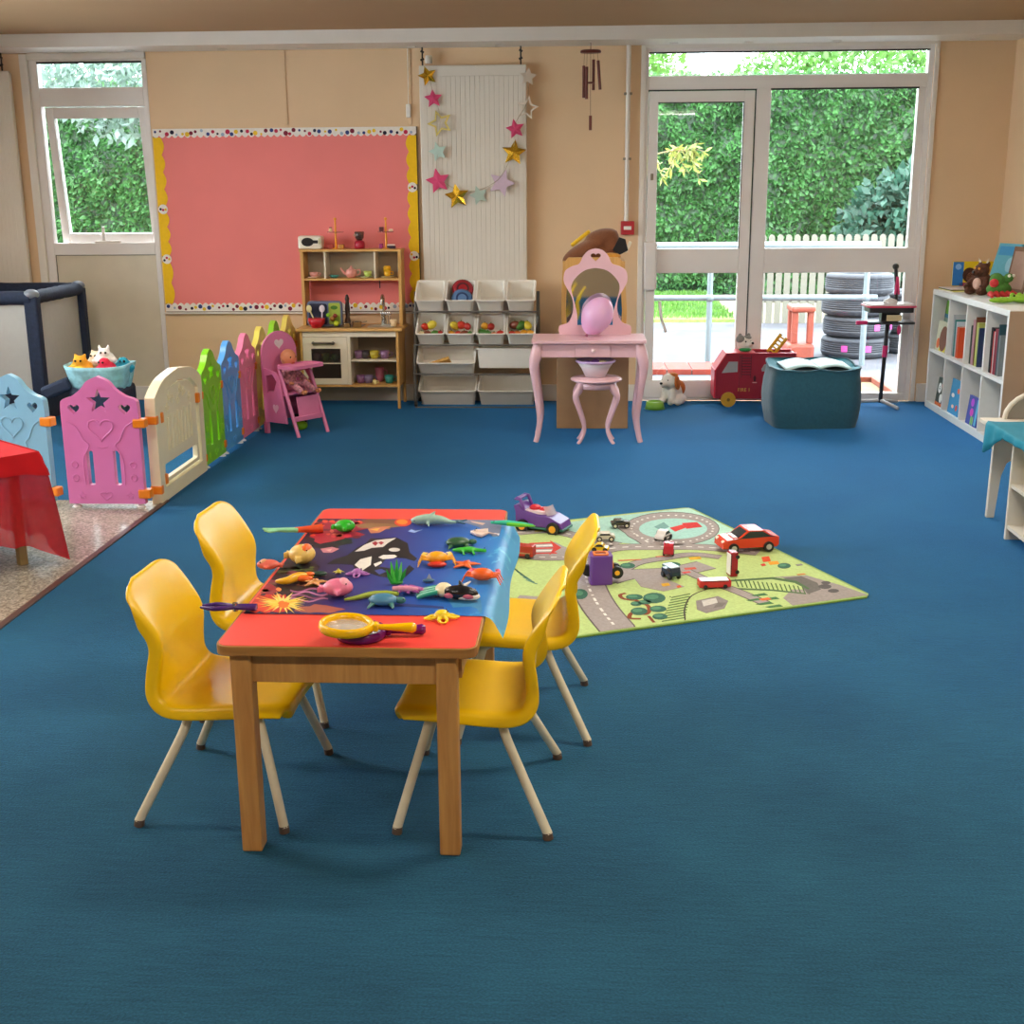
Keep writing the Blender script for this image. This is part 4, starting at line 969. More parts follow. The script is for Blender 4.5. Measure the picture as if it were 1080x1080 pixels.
TUBS[(2, 1)] = dup(big, (rx0+0.01+3*sw, TIERS[2][1]+0.005, TIERS[2][0]+0.105), rot=(0, 0, 0), label='wide white tub sitting level on the right of the third tier')
bpy.context.view_layer.update()
# contents : the lumps lie against each tub's lowest inside corner
def intub(ti, k, x, y, z_):   # local tub coordinates to world
    return TUBS[(ti, k)].matrix_basis @ Vector((x, y, z_))
def rest_in(ti, k, x, y, r): return intub(ti, k, x, 0.024+r+y, -0.082+r)
Rf = random.Random(21)
FOOD = ['#c8321e', '#e0a022', '#d9c23a', '#3f7a2c', '#7a3a22', '#e07a2a', '#e8d9b0', '#a8281e']
FN = {'#c8321e': 'red tomato', '#e0a022': 'golden bun', '#d9c23a': 'yellow corn', '#3f7a2c': 'green pepper', '#7a3a22': 'brown sausage', '#e07a2a': 'orange carrot', '#e8d9b0': 'cream potato', '#a8281e': 'dark red apple'}
SETS = [[6, 4, 3, 7, 0, 2], [1, 0, 4, 3, 2, 0, 7], [3, 3, 5, 0, 1, 7], [0, 5, 1, 1, 4, 3, 2]]
WH = ['first', 'second', 'third', 'fourth']
for k in range(4):
    for j, ci in enumerate(SETS[k]):
        r_ = Rf.uniform(0.028, 0.036); lay = j // 4
        x = -0.066+0.044*(j % 4)+lay*0.02; yy = (0.0 if lay == 0 else 0.05)+Rf.uniform(0, 0.012)
        c_ = FOOD[ci]; p = rest_in(1, k, x, yy, r_); p.z += lay*0.028
        long = FN[c_].split()[-1] in ('corn', 'sausage', 'carrot', 'pepper')
        b = MB(plastic(c_)).ell((0, 0, 0), (r_*1.25 if long else r_, r_*0.8, r_*0.85), rot=rotm(0, Rf.uniform(-.5, .5), Rf.uniform(-1, 1)))
        b.m(plastic('#3f7a2c')).cyl((0, 0, r_*0.7), (0, 0, r_*1.05), 0.004, n=6)
        o = b.obj('toy_food'); place(o, p); tag(o, 'toy %s %s in the second tier\'s %s tub' % (FN[c_], ('lying at the front left', 'lying left of middle', 'lying right of middle', 'lying at the front right', 'on top at the left', 'on top in the middle', 'on top at the right')[j], WH[k]), 'toy food', 'toy food in the second tier tubs')
p = intub(0, 0, 0.01, 0.06, -0.11); o = MB(wood('block_wood', '#c98f4c', '#dda964')).box(-0.045, -0.03, -0.025, 0.045, 0.03, 0.025, 0.008).obj('wooden_block'); place(tag(o, 'small tan wooden block in the top tier\'s first tub', 'block'), p, rot=(TI, 0, 0))
for (dz, dy, c1, c2, lb) in ((0.055, 0.085, '#a8202c', '#5a1420', 'dark red round toy disc in the top tier\'s second tub, behind'), (-0.01, 0.0, '#5a7fae', '#1c3a6a', 'blue round toy disc in the top tier\'s second tub, in front')):
    t = thing('toy_disc', lb, 'toy disc', intub(0, 1, 0.01, 0.085+dy, -0.045+dz*0.3), rot=(radians(62), 0, radians(8)))
    MB(plastic(c1)).lathe([(0, -0.01), (0.05, -0.01), (0.075, 0.0), (0.055, 0.012), (0, 0.02)], 24).obj('disc', t)
    MB(plastic(c2)).lathe([(0.03, 0.0145), (0.034, 0.019), (0.045, 0.0165), (0.043, 0.013)], 20).obj('ring', t)
p = intub(0, 3, 0.0, 0.055, -0.13); o = MB(plastic('#d0526a')).box(-0.04, -0.008, -0.008, 0.04, 0.008, 0.008, 0.005).obj('toy_stick'); place(tag(o, 'small pink stick lying in the top tier\'s fourth tub', 'toy'), p)
o = MB(wood('board', '#b98a3e', '#d8a85a')).box(-0.09, -0.012, -0.05, 0.09, 0.012, 0.05, 0.004).obj('wooden_board'); place(tag(o, 'wooden board leaning in the third tier\'s left tub', 'board'), intub(2, 0, -0.06, 0.085, -0.085), rot=(radians(50), radians(-18), 0))
o = MB(plastic('#a83a28')).box(-0.03, -0.01, -0.03, 0.03, 0.01, 0.03, 0.004).obj('red_block'); place(tag(o, 'dark red block beside the leaning board', 'block'), intub(2, 0, 0.045, 0.075, -0.11), rot=(radians(40), 0, 0))
o = MB(plastic('#9bcf5a')).box(-0.05, -0.01, -0.006, 0.05, 0.01, 0.006, 0.004).obj('green_stick'); place(tag(o, 'light green strip in the third tier\'s left tub', 'toy'), intub(2, 0, 0.12, 0.05, -0.14), rot=(TI, 0, 0))
for i, x in enumerate((-0.12, 0.06)):
    b = MB(paper('#efece6')); 
    for q in range(6): b.at(TR(x*0+0.02*(q-2.5), 0, 0) @ rotm(0.5, Rf.uniform(-.7, .7), Rf.uniform(-.8, .8))).box(-0.03, -0.02, -0.001, 0.03, 0.02, 0.001)
    o = b.obj('crumpled_paper'); place(tag(o, ('white crumpled papers at the left of the bottom tub', 'white crumpled papers at the middle of the bottom tub')[i], 'paper'), intub(3, 0, x, 0.06, -0.13))
# ================================================================ VANITY, STOOL, BALLOON
M_pinkv = plastic('#e2b8c2', 0.3)
vn = thing('vanity_table', 'pink toy dressing table with curved legs, one drawer and arched mirror', 'dressing table', (0, 0, 0))
vx0, vx1, vy0, vy1, vz = -0.285, 0.402, 7.41, 7.79, 0.625
MB(M_pinkv).poly(rrect(vx0, vy0, vx1, vy1, 0.02, 3), vz-0.02, vz, plane='xy').obj('tabletop', vn, bevel=0.006)
MB(M_pinkv).box(vx0+0.05, vy0+0.03, vz-0.105, 0.0-0.025, vy0+0.045, vz-0.0205).box(0.19, vy0+0.03, vz-0.105, vx1-0.05, vy0+0.045, vz-0.0205).box(vx0+0.05, vy1-0.045, vz-0.105, vx1-0.05, vy1-0.03, vz-0.0205).box(vx0+0.035, vy0+0.045, vz-0.105, vx0+0.05, vy1-0.045, vz-0.0205).box(vx1-0.05, vy0+0.045, vz-0.105, vx1-0.035, vy1-0.045, vz-0.0205).obj('apron', vn, bevel=0.002)
dw = MB(M_pinkv).box(-0.024, vy0+0.024, vz-0.103, 0.189, vy0+0.045, vz-0.022, 0.003).obj('drawer', vn)
MB(plastic('#f0d0d2')).ell((0.085, vy0+0.014, vz-0.062), 0.012).obj('knob', dw)
def cab_leg(x, y, sx, sy, h_, r0, parent, M, w_=1.0):
    p = [(x, y, h_), (x+sx*0.012*w_, y+sy*0.008, h_*0.88), (x+sx*0.022*w_, y+sy*0.014, h_*0.75), (x+sx*0.008*w_, y+sy*0.006, h_*0.5), (x-sx*0.005*w_, y, h_*0.25), (x+sx*0.004*w_, y+sy*0.004, h_*0.08), (x+sx*0.014*w_, y+sy*0.01, 0.0)]
    q = catmull(p, 5); n = len(q)
    rr = [r0*(0.95+0.5*math.exp(-((i/(n-1)-0.18)/0.16)**2)-0.35*(i/(n-1))) for i in range(n)]
    MB(M).tube(q, rr, 12).obj('leg', parent)
for (x, y, sx, sy) in ((vx0+0.042, vy0+0.05, -1, -1), (vx1-0.042, vy0+0.05, 1, -1), (vx0+0.042, vy1-0.05, -1, 1), (vx1-0.042, vy1-0.05, 1, 1)): cab_leg(x, y, sx, sy, vz-0.02, 0.026, vn, M_pinkv, 1.3)
MY = 7.74
def mp(px, py, zoff=0): p = ony(px, py, MY); return (p.x, p.z)
half = [(590, 352), (590, 344), (599, 340), (604, 330), (604, 316), (598, 304), (594.5, 296), (596, 286), (603, 281), (611, 278), (615, 270), (621, 264), (628, 262)]
L = [mp(*q) for q in half]; cx_ = mp(628, 300)[0]; L[0] = (L[0][0], vz); L = [(x, max(z_, vz)) for x, z_ in L]
Lc = [(p.x, p.z) for p in catmull([(x, 0, z_) for x, z_ in L], 4)]
outl = Lc + [(2*cx_-x, z_) for x, z_ in Lc[-2::-1]]
mir = [mp(*q) for q in ((628, 282.5), (617, 285), (608, 292), (602.5, 302), (605, 316), (608.5, 330), (609, 343))]
mc_ = [(p.x, p.z) for p in catmull([(x, 0, z_) for x, z_ in mir], 4)]
mo = mc_ + [(2*cx_-x, z_) for x, z_ in mc_[-1:0:-1]]
hz = mp(628, 271.5)[1]
MB(M_pinkv).poly(outl, MY-0.009, MY+0.009, [mo, heart(cx_, hz, 0.062, 0.05)]).obj('mirror_frame', vn, bevel=0.003)
MB(mat('mirror_glass', '#c9d0d2', 0.03, 1.0, noise_amt=0)).poly([(cx_+(x-cx_)*1.04, z_) for x, z_ in mo], MY+0.003, MY+0.007).obj('mirror', vn)
st = thing('toy_stool', 'small round pink stool with curved legs under the dressing table', 'stool', (0.106, 7.475, 0))
MB(M_pinkv).lathe([(0, 0.375), (0.14, 0.375), (0.155, 0.382), (0.156, 0.39), (0.145, 0.397), (0, 0.397)], 32).obj('seat', st)
MB(M_pinkv).lathe([(0.115, 0.335), (0.122, 0.335), (0.122, 0.3745), (0.115, 0.3745)], 28).obj('seat_ring', st)
for a in (40, 140, 220, 320):
    x, y = 0.105*cos(radians(a)), 0.105*sin(radians(a)); cab_leg(x, y, 1.2*cos(radians(a)), 1.6*sin(radians(a)), 0.375, 0.017, st, M_pinkv, 2.2)
bk = thing('plastic_basket', 'white and lilac plastic basket standing on the pink stool', 'basket', (0.10, 7.50, 0.3975))
MB(plastic('#d9d4dc', 0.3)).lathe([(0.06, 0), (0.085, 0.05), (0.115, 0.095), (0.108, 0.095), (0.08, 0.05), (0.055, 0.004), (0, 0.004)], 28).obj('basket_body', bk)
MB(plastic('#b9a0cf')).tube([(0.116*cos(a*pi/12), 0.116*sin(a*pi/12), 0.095) for a in range(24)], 0.007, 8, closed=True).obj('rim', bk)
for k, (dx, c_) in enumerate(((-0.05, '#8f6fc0'), (0.04, '#d8d0a0'), (0.0, '#7a4fa0'))): MB(plastic(c_)).ell((dx, 0.0, 0.08+0.004*k), (0.03, 0.03, 0.018)).obj('basket_toy', bk)
bn = thing('balloon', 'pale lilac-pink balloon resting on the dressing table before the mirror', 'balloon', (0.095, 7.60, 0.0))
bc = ony(629.5, 333.5, 7.60); bn.location = (bc.x, 7.60, bc.z)
rb = MB(mat('balloon_rubber', '#ebbbe6', 0.3, noise_amt=0.02, nscale=4, trans=0.15, sub=0.3))
RT = rotm(0, radians(28), 0)
rb.ell((0, 0, 0), (0.094, 0.094, 0.122), rot=RT, n=32, k=22, fn=lambda p: Vector((p.x*(1-0.16*max(0, -p.z)), p.y*(1-0.16*max(0, -p.z)), p.z)))
rb.obj('balloon_skin', bn); e_ = RT @ Vector((0, 0, -0.122))
MB(mat('balloon_knot', '#c06a9a', 0.4)).at(TR(*e_) @ RT).lathe([(0.012, -0.014), (0.008, -0.010), (0.004, -0.003), (0.010, 0.008)], 12).obj('knot', bn)
bpy.context.view_layer.update()
# cardboard box behind
cb = thing('cardboard_unit', 'tall brown cardboard box with a mirrored wood-edged front behind the dressing table', 'box', (0, 0, 0))
Mcard = mat('cardboard', '#b28c66', 0.8, noise_amt=0.06, nscale=12)
MB(Mcard).box(-0.142, 7.90, 0, 0.317, 8.26, 0.60, 0.004).obj('carton', cb)
cz1 = 1.085
arch_ = [(-0.105, 0.601), (-0.115, 0.75), (-0.108, 1.0), (-0.092, 1.06), (-0.07, cz1), (0.245, cz1), (0.268, 1.06), (0.284, 1.0), (0.300, 0.75), (0.295, 0.601)]
ins = [(-0.075, 0.625), (-0.085, 0.75), (-0.078, 0.99), (0.255, 0.99), (0.27, 0.75), (0.265, 0.625)]
MB(M_birchv).poly(arch_, 7.915, 7.94, [ins]).box(-0.10, 7.94, 0.601, 0.29, 8.2, 0.615).box(-0.105, 7.94, 0.615, -0.09, 8.2, 1.06).box(0.27, 7.94, 0.615, 0.285, 8.2, 1.06).box(-0.09, 8.185, 0.615, 0.27, 8.2, 1.06).box(-0.09, 7.94, 1.045, 0.27, 8.185, 1.06).obj('arched_frame', cb)
MB(mat('mirror_glass2', '#aab4b6', 0.06, 1.0, noise_amt=0)).poly(ins, 7.93, 7.935).obj('mirror_panel', cb)
cx_t = thing('dressing_up_heap', 'heap of brown, black and yellow dressing-up pieces on top of the cardboard box', 'costume heap', (0.09, 8.06, 1.061))
b = MB(cloth('#7a4a2c')); b.ell((-0.06, -0.02, 0.06), (0.16, 0.09, 0.055), rot=rotm(0, radians(-28), 0)).ell((0.05, 0.0, 0.14), (0.11, 0.08, 0.055), rot=rotm(0, radians(-12), 0)).ell((0.0, 0.02, 0.05), (0.15, 0.1, 0.05)).ell((0.11, 0.0, 0.10), (0.06, 0.07, 0.08))
blob(b, 'brown_cloth', cx_t, 0.012, 3)
MB(cloth('#e3b718')).at(TR(-0.085, 0.02, 0.135) @ rotm(0, radians(-38), 0)).box(-0.075, -0.03, -0.012, 0.075, 0.03, 0.012, 0.01).obj('yellow_strip', cx_t)
MB(cloth('#1c1a1c')).at(TR(0.165, -0.05, 0.085) @ rotm(0, radians(25), 0)).poly([(-0.035, -0.04), (0.02, -0.045), (0.055, -0.0), (0.01, 0.055), (-0.03, 0.05)], -0.015, 0.015).obj('black_flap', cx_t)
MB(cloth('#e4dcc8')).at(TR(0.18, -0.04, 0.09) @ rotm(0, radians(25), 0)).box(0.025, -0.02, -0.03, 0.045, 0.0, 0.045, 0.006).obj('white_edge', cx_t)
MB(cloth('#d89a3a')).ell((0.11, -0.06, 0.025), (0.06, 0.04, 0.024)).obj('orange_piece', cx_t)

# ================================================================ BEAN BAG, DOG, TRUCK, STAND
bb = thing('bean_bag', 'dark teal square bean bag seat on the carpet in front of the glazed door', 'bean bag', (1.515, 8.12, 0), radians(4))
Mbb = mat('teal_fabric_backlit', '#17566a', 0.8, noise_amt=0.10, nscale=60, bump=0.25, bscale=30, sheen=0.3)  # sides in a darker teal: the backlit shade is put into the colour
def bbf(u, v):
    a = 2*pi*u; c, s_ = cos(a), sin(a); k = (abs(c)**5+abs(s_)**5)**(-0.2)
    zz = v*(0.372+0.018*s_)
    R_ = 0.272+0.022*sin(pi*min(1, v*1.1))+0.008*v
    x, y = c*k*R_*1.0, s_*k*R_*0.80
    rr = max(abs(c), abs(s_)); 
    w_ = noise.noise(Vector((x*5, y*5, zz*26)))*0.008 + noise.noise(Vector((x*3, y*3, zz*3)))*0.02
    x *= 1+w_; y *= 1+w_
    zz += (0.026*max(0, 1-abs(c)*3)*(1 if s_ < 0 else 0) + 0.016*abs(c*s_)*2 - 0.012*noise.noise(Vector((x*6, y*6, 1))))*v
    return Vector((x, y, zz))
def bbt(u, v):
    p = bbf(u, 1.0); r = 1-v; q = Vector((p.x*r, p.y*r, 0.362+(p.z-0.362)*r**3 - 0.004*(1-r*r) + 0.012*noise.noise(Vector((p.x*r*9, p.y*r*9, 5)))))
    return q
def bbb(u, v):
    p = bbf(u, 0.0); r = v; return Vector((p.x*r, p.y*r, p.z*0 + 0.001))
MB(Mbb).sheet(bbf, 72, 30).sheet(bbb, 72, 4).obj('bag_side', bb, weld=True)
MB(mat('teal_fabric_lit', '#2b8498', 0.7, noise_amt=0.1, nscale=50, bump=0.3, bscale=25)).sheet(bbt, 72, 14).obj('bag_top', bb, weld=True)  # lighter teal than the sides: light falling on the top, put into the colour
MB(Mbb).tube([bbf(i/72, 1.0)+Vector((0, 0, 0.002)) for i in range(72)], 0.006, 6, closed=True).obj('piping', bb)
bpy.context.view_layer.update()
ob = thing('open_book', 'large pale picture book lying open on the teal bean bag', 'book', (1.53, 8.12, 0.372), rot=(radians(3), 0, radians(4)))
def page(sgn):
    def f(u, v): x = sgn*u*0.215; return Vector((x, -0.14+0.28*v, 0.012+0.024*sin(pi*min(1, u*1.1))*0.8-0.006*u))
    return f
for sgn in (-1, 1):
    pgm = mat('page_art_%d' % (sgn+1), '#bcdde0', 0.5, noise_amt=0.12, nscale=14)
    q = MB(pgm); q.sheet(page(sgn), 14, 4); q.obj('page', ob, solid=0.006)
MB(paper('#3d4a50')).box(-0.22, -0.145, 0.0, 0.22, 0.145, 0.003).obj('cover', ob)

dg = thing('toy_dog', 'plush brown and white dog sitting on the carpet by the glazed door', 'soft toy', (0.655, 8.84, 0.0), radians(48), scale=1.12)
Mw = mat('white_plush', '#e9e2d8', 0.95, noise_amt=0.06, nscale=60, bump=0.6, bscale=150); Mo = mat('ginger_plush', '#b8672c', 0.95, noise_amt=0.12, nscale=60, bump=0.6, bscale=150)
b = MB(Mw).ell((0.035, 0, 0.075), (0.062, 0.055, 0.075)).ell((-0.015, 0, 0.15), (0.055, 0.052, 0.05)).ell((-0.062, 0, 0.14), (0.035, 0.028, 0.025)).tube([(-0.01, 0.03, 0.10), (-0.03, 0.035, 0.03), (-0.055, 0.038, 0.018)], 0.021, 10).tube([(-0.01, -0.03, 0.10), (-0.03, -0.035, 0.03), (-0.055, -0.038, 0.018)], 0.021, 10).ell((0.04, 0.05, 0.035), (0.05, 0.03, 0.034)).ell((0.04, -0.05, 0.035), (0.05, 0.03, 0.034)).ell((0.0, -0.065, 0.02), (0.035, 0.02, 0.02)).ell((0.0, 0.065, 0.02), (0.035, 0.02, 0.02)).tube([(0.08, 0, 0.05), (0.115, 0.01, 0.06)], 0.014, 8)
blob(b, 'body', dg, 0.006, 2)
for sy in (-1, 1):
    MB(Mo).ell((0.0, sy*0.054, 0.145), (0.026, 0.013, 0.045), rot=rotm(sy*0.15, 0, 0)).obj('ear', dg)
    MB(M_eye).ell((-0.056, sy*0.022, 0.162), 0.006).obj('eye', dg)
MB(M_eye).ell((-0.097, 0, 0.145), (0.008, 0.011, 0.008)).obj('nose', dg)
MB(Mo).ell((0.072, -0.012, 0.10), (0.036, 0.045, 0.05)).ell((0.008, -0.012, 0.188), (0.035, 0.032, 0.018)).obj('ginger_patch', dg)
bo = thing('dog_bowl', 'green plastic dog bowl in front of the plush dog', 'bowl', (0.535, 8.66, 0), scale=1.15)
MB(plastic('#7fb83a')).lathe([(0.062, 0), (0.056, 0.022), (0.052, 0.044), (0.045, 0.046), (0.04, 0.02), (0, 0.018)], 28).obj('bowl_body', bo)
MB(plastic('#4d8a2a')).lathe([(0.0, 0.0182), (0.039, 0.0202), (0.0, 0.0205)], 20).obj('bowl_inside', bo)

# fire engine storage box
ft = thing('toy_fire_engine', 'dark red wooden fire engine box on yellow wheels beside the bean bag', 'toy vehicle', (0, 8.83, 0))
Mred = mat('truck_red', '#9a1c30', 0.45, noise_amt=0.04); Mredl = mat('truck_edge_red', '#d42a40', 0.4, noise_amt=0.03)
prof = [(0.965, 0.055), (0.965, 0.255), (1.035, 0.372), (1.52, 0.372), (1.52, 0.055)]
for y, nm in ((-0.075, 'near_side'), (0.13, 'far_side')):
    MB(Mred).poly(prof, y, y+0.012).obj('side_board', ft, bevel=0.002)
b = MB(Mredl); b.box(0.953, -0.085, 0.06, 0.9645, 0.15, 0.262, 0.003).obj('bumper', ft)
MB(Mredl).at(TR(0, 0, 0)).poly([(0.958, 0.262), (1.030, 0.378), (1.038, 0.373), (0.966, 0.255)], -0.085, 0.15).box(1.03, -0.085, 0.3725, 1.24, 0.15, 0.380, 0.002).box(1.24, 0.13, 0.3725, 1.52, 0.15, 0.380, 0.002).box(1.24, -0.085, 0.3725, 1.52, -0.062, 0.380, 0.002).obj('trim', ft)
MB(Mred).box(0.966, -0.062, 0.055, 1.519, 0.129, 0.065).box(1.508, -0.062, 0.066, 1.519, 0.129, 0.372).obj('base_board', ft)
MB(plastic('#9fa0a2')).poly([(1.005, 0.238), (1.052, 0.318), (1.115, 0.318), (1.115, 0.246)], -0.0785, -0.0755).poly([(1.28, 0.265), (1.30, 0.30), (1.36, 0.30), (1.36, 0.25), (1.285, 0.25)], -0.0785, -0.0755).obj('window', ft)
b = MB(plastic('#5c1422'))
for k in range(7): b.box(1.145, -0.078, 0.225+k*0.019, 1.205, -0.0755, 0.231+k*0.019)
for x in (1.14, 1.205): b.box(x, -0.078, 0.205, x+0.005, -0.0755, 0.365)
b.box(1.128, -0.0775, 0.06, 1.131, -0.0755, 0.365); b.obj('printed_ladder', ft)
MB(plastic('#d8b0a0')).box(1.222, -0.078, 0.168, 1.252, -0.0755, 0.174).poly([(1.236, 0.225), (1.247, 0.205), (1.243, 0.18), (1.23, 0.18), (1.226, 0.205)], -0.078, -0.0755, m=plastic('#43101c')).obj('printed_bell', ft)
MB(plastic('#d8b04a')).text('FIRE 1', 0.034, TR(1.165, -0.0768, 0.118) @ rotm(pi/2, 0, 0), depth=0.0006).obj('lettering', ft)
for (x, y) in ((1.055, -0.092), (1.42, -0.092), (1.055, 0.158), (1.42, 0.158)):
    MB(mat('wheel_yellow', '#c99a2a', 0.45)).cyl((x, y-0.013, 0.052), (x, y+0.013, 0.052), 0.052, n=28).cyl((x, y-0.016, 0.052), (x, y+0.016, 0.052), 0.012, n=12, m=plastic('#7a5a18')).obj('wheel', ft)
lb = MB(plastic('#e0a81e', 0.4)); lb.at(TR(1.345, -0.02, 0.366) @ rotm(0, radians(36), 0) @ rotm(0, 0, radians(38)))
for y in (-0.032, 0.032): lb.box(-0.009, y-0.008, 0, 0.009, y+0.008, 0.155, 0.002)
for k in range(5): lb.box(-0.006, -0.026, 0.018+k*0.028, 0.006, 0.026, 0.030+k*0.028)
lb.obj('ladder', ft)
rc = thing('plush_raccoon', 'grey and white plush raccoon with green scarf peeping out of the fire engine', 'soft toy', (1.165, 8.845, 0.381), radians(15))
Mg = mat('grey_plush', '#8d8a86', 0.95, noise_amt=0.15, nscale=60, bump=0.6, bscale=150)
blob(MB(Mw).ell((0, 0, 0.055), (0.052, 0.048, 0.05)).ell((0.025, -0.035, 0.055), (0.03, 0.03, 0.024)), 'head', rc, 0.006, 2)
MB(Mg).ell((-0.03, -0.005, 0.085), (0.03, 0.036, 0.03)).ell((0.02, -0.005, 0.096), (0.03, 0.03, 0.014)).obj('grey_mask', rc)
for sx in (-1, 1): MB(Mg).ell((sx*0.032, 0.0, 0.108), (0.014, 0.009, 0.018)).obj('ear', rc); MB(M_eye).ell((0.012+sx*0.018, -0.045, 0.072), 0.006).obj('eye', rc)
MB(M_eye).ell((0.04, -0.06, 0.062), (0.010, 0.009, 0.009)).obj('nose', rc)
MB(cloth('#1f9a4e')).ell((0.0, -0.02, 0.013), (0.045, 0.04, 0.014)).obj('scarf', rc)

# music / toy drum stand
ms = thing('play_stand', 'black and pink pedestal play stand with a tray by the door\'s right edge', 'play stand', (0, 0, 0))
Mk = plastic('#2a2a2e', 0.4); Mp = plastic('#e0357a', 0.35)
sx_, sy_ = 2.155, 8.76
MB(Mk).tube([(sx_-0.035, sy_, 0.03), (sx_-0.02, sy_, 0.60)], 0.014, 12).obj('pole', ms)
MB(Mp).tube([(sx_-0.0266, sy_, 0.35), (sx_-0.0245, sy_, 0.43)], 0.018, 12).obj('pink_collar', ms)
MB(Mk).poly(rrect(1.985, 8.66, 2.30, 8.86, 0.02), 0.585, 0.60, plane='xy').obj('lower_tray', ms)
MB(Mp).cyl((1.91, 8.72, 0.592), (1.985, 8.72, 0.592), 0.014, n=10).obj('tray_grip', ms)
b = MB(Mk)
b.poly(rrect(1.985, 8.65, 2.285, 8.87, 0.03), 0.665, 0.70, plane='xy').box(2.08, 8.72, 0.60, 2.2, 8.80, 0.665, 0.004).obj('tray_box', ms, bevel=0.006)
MB(plastic('#d9406a')).poly(rrect(1.965, 8.635, 2.30, 8.885, 0.03), 0.70, 0.712, plane='xy').obj('tray_rim', ms, bevel=0.003)
MB(plastic('#e6e4e6')).poly(rrect(1.975, 8.645, 2.29, 8.875, 0.03), 0.712, 0.722, plane='xy').lathe([(0.05, 0.72), (0.045, 0.745), (0.0, 0.76)], 20, c=(2.14, 8.75, 0)).obj('tray_top', ms)
MB(Mk).tube([(2.19, 8.80, 0.722), (2.185, 8.80, 0.86), (2.175, 8.80, 0.955)], 0.012, 10).obj('microphone_stem', ms)
MB(Mk).ell((2.173, 8.80, 0.968), (0.022, 0.022, 0.022)).obj('microphone', ms)
for dx in (-0.012, 0.014): MB(Mp).tube([(2.187, 8.785, 0.90), (2.187+dx, 8.775, 0.78)], 0.008, 8).obj('pink_strap', ms)
MB(plastic('#d9c49a')).box(2.10, 8.648, 0.61, 2.20, 8.66, 0.65, 0.002).obj('wooden_keys', ms); MB(Mp).ell((2.20, 8.70, 0.545), (0.014, 0.014, 0.035)).obj('hanging_mallet', ms)
for (x, y) in ((1.90, 8.88), (2.21, 8.62), (2.27, 8.90)):
    MB(plastic('#c9c6c4')).tube(catmull([(sx_-0.035, sy_, 0.045), ((sx_-0.035+x)/2, (sy_+y)/2, 0.03), (x, y, 0.012)], 4), 0.012, 10).obj('foot', ms)
bpy.context.view_layer.update()

# ================================================================ BOOKSHELF
M_sh = mat('shelf_white', '#e2e4e2', 0.4, noise_amt=0.02); M_shs = mat('shelf_end_beige', '#a8917a', 0.55, noise_amt=0.04, nscale=6)
sy0, sy1, sxf, sxb, shz = 7.225, 8.80, 2.44, 2.86, 0.815
bs = thing('book_shelf', 'low white two-row cube bookshelf along the right wall', 'bookshelf', (0, 0, 0))
MB(M_sh).box(sxf, sy0, shz-0.035, sxb, sy1, shz, 0.002).obj('top_board', bs); MB(M_sh).box(sxf, sy0, 0, sxb, sy1, 0.045, 0.002).obj('base_board', bs)
MB(M_shs).box(sxf+0.0, sy0-0.004, 0.0, sxb, sy0-0.0005, shz-0.005).obj('end_panel', bs)
MB(M_sh).box(sxf, sy0, 0.045, sxb, sy0+0.03, shz-0.035, 0.002).obj('side_board', bs); MB(M_sh).box(sxf, sy1-0.03, 0.045, sxb, sy1, shz-0.035, 0.002).obj('side_board', bs)
cw = (sy1-sy0-0.03)/4; zm = 0.39
for k in (1, 2, 3): MB(M_sh).box(sxf, sy0+cw*k, 0.045, sxb-0.02, sy0+cw*k+0.02, shz-0.035, 0.001).obj('divider', bs)
MB(M_sh).box(sxf, sy0+0.03, zm, sxb-0.02, sy1-0.03, zm+0.02).obj('middle_shelf', bs)
MB(paint('#b3b3b0')).box(sxb-0.018, sy0+0.03, 0.045, sxb-0.004, sy1-0.03, shz-0.035).obj('back_panel', bs)
def book(label, w_, h_, t_, col, art, loc, rz=0, tilt=0, group=None, flat=False, rot=None):
    """upright book: spine/thickness along local y, cover faces +-y, width x, height z"""
    t = thing('book', label, 'book', loc, rz, group)
    if rot: t.rotation_euler = rot
    elif tilt: t.rotation_euler = (tilt, 0, rz)
    MB(paper('#e9e4d4')).box(-w_/2+0.003, -t_/2+0.0015, 0.003, w_/2-0.004, t_/2-0.0015, h_-0.003).obj('pages', t)
    c = MB(paper(col)).box(-w_/2, -t_/2, 0, w_/2, -t_/2+0.0015, h_).box(-w_/2, t_/2-0.0015, 0, w_/2, t_/2, h_).box(w_/2-0.002, -t_/2, 0, w_/2, t_/2, h_)
    for (k_, cx, cz, rx_, rz_, cc) in art:
        if k_ == 'e': c.m(paper(cc)).poly(circ(cx, cz, rx_, rz_, 16), -t_/2-0.0006, -t_/2+0.0004)
        elif k_ == 'r': c.m(paper(cc)).poly([(cx-rx_, cz-rz_), (cx+rx_, cz-rz_), (cx+rx_, cz+rz_), (cx-rx_, cz+rz_)], -t_/2-0.0005, -t_/2+0.0004)
    c.obj('cover', t); return t
# spine-out books stand with their spines to -x (into the room): rotate so local +x (spine) faces -X
def row(cell, upper, specs):
    y = sy0+cw*(cell+1)-0.006; z0 = (zm+0.0202) if upper else 0.0452
    for (lb, w_, h_, t_, col) in specs:
        y -= t_+0.003
        book(lb, w_, h_, t_, col, (), (sxf+0.03+w_/2, y+t_/2, z0), pi, group='picture books in the shelf')
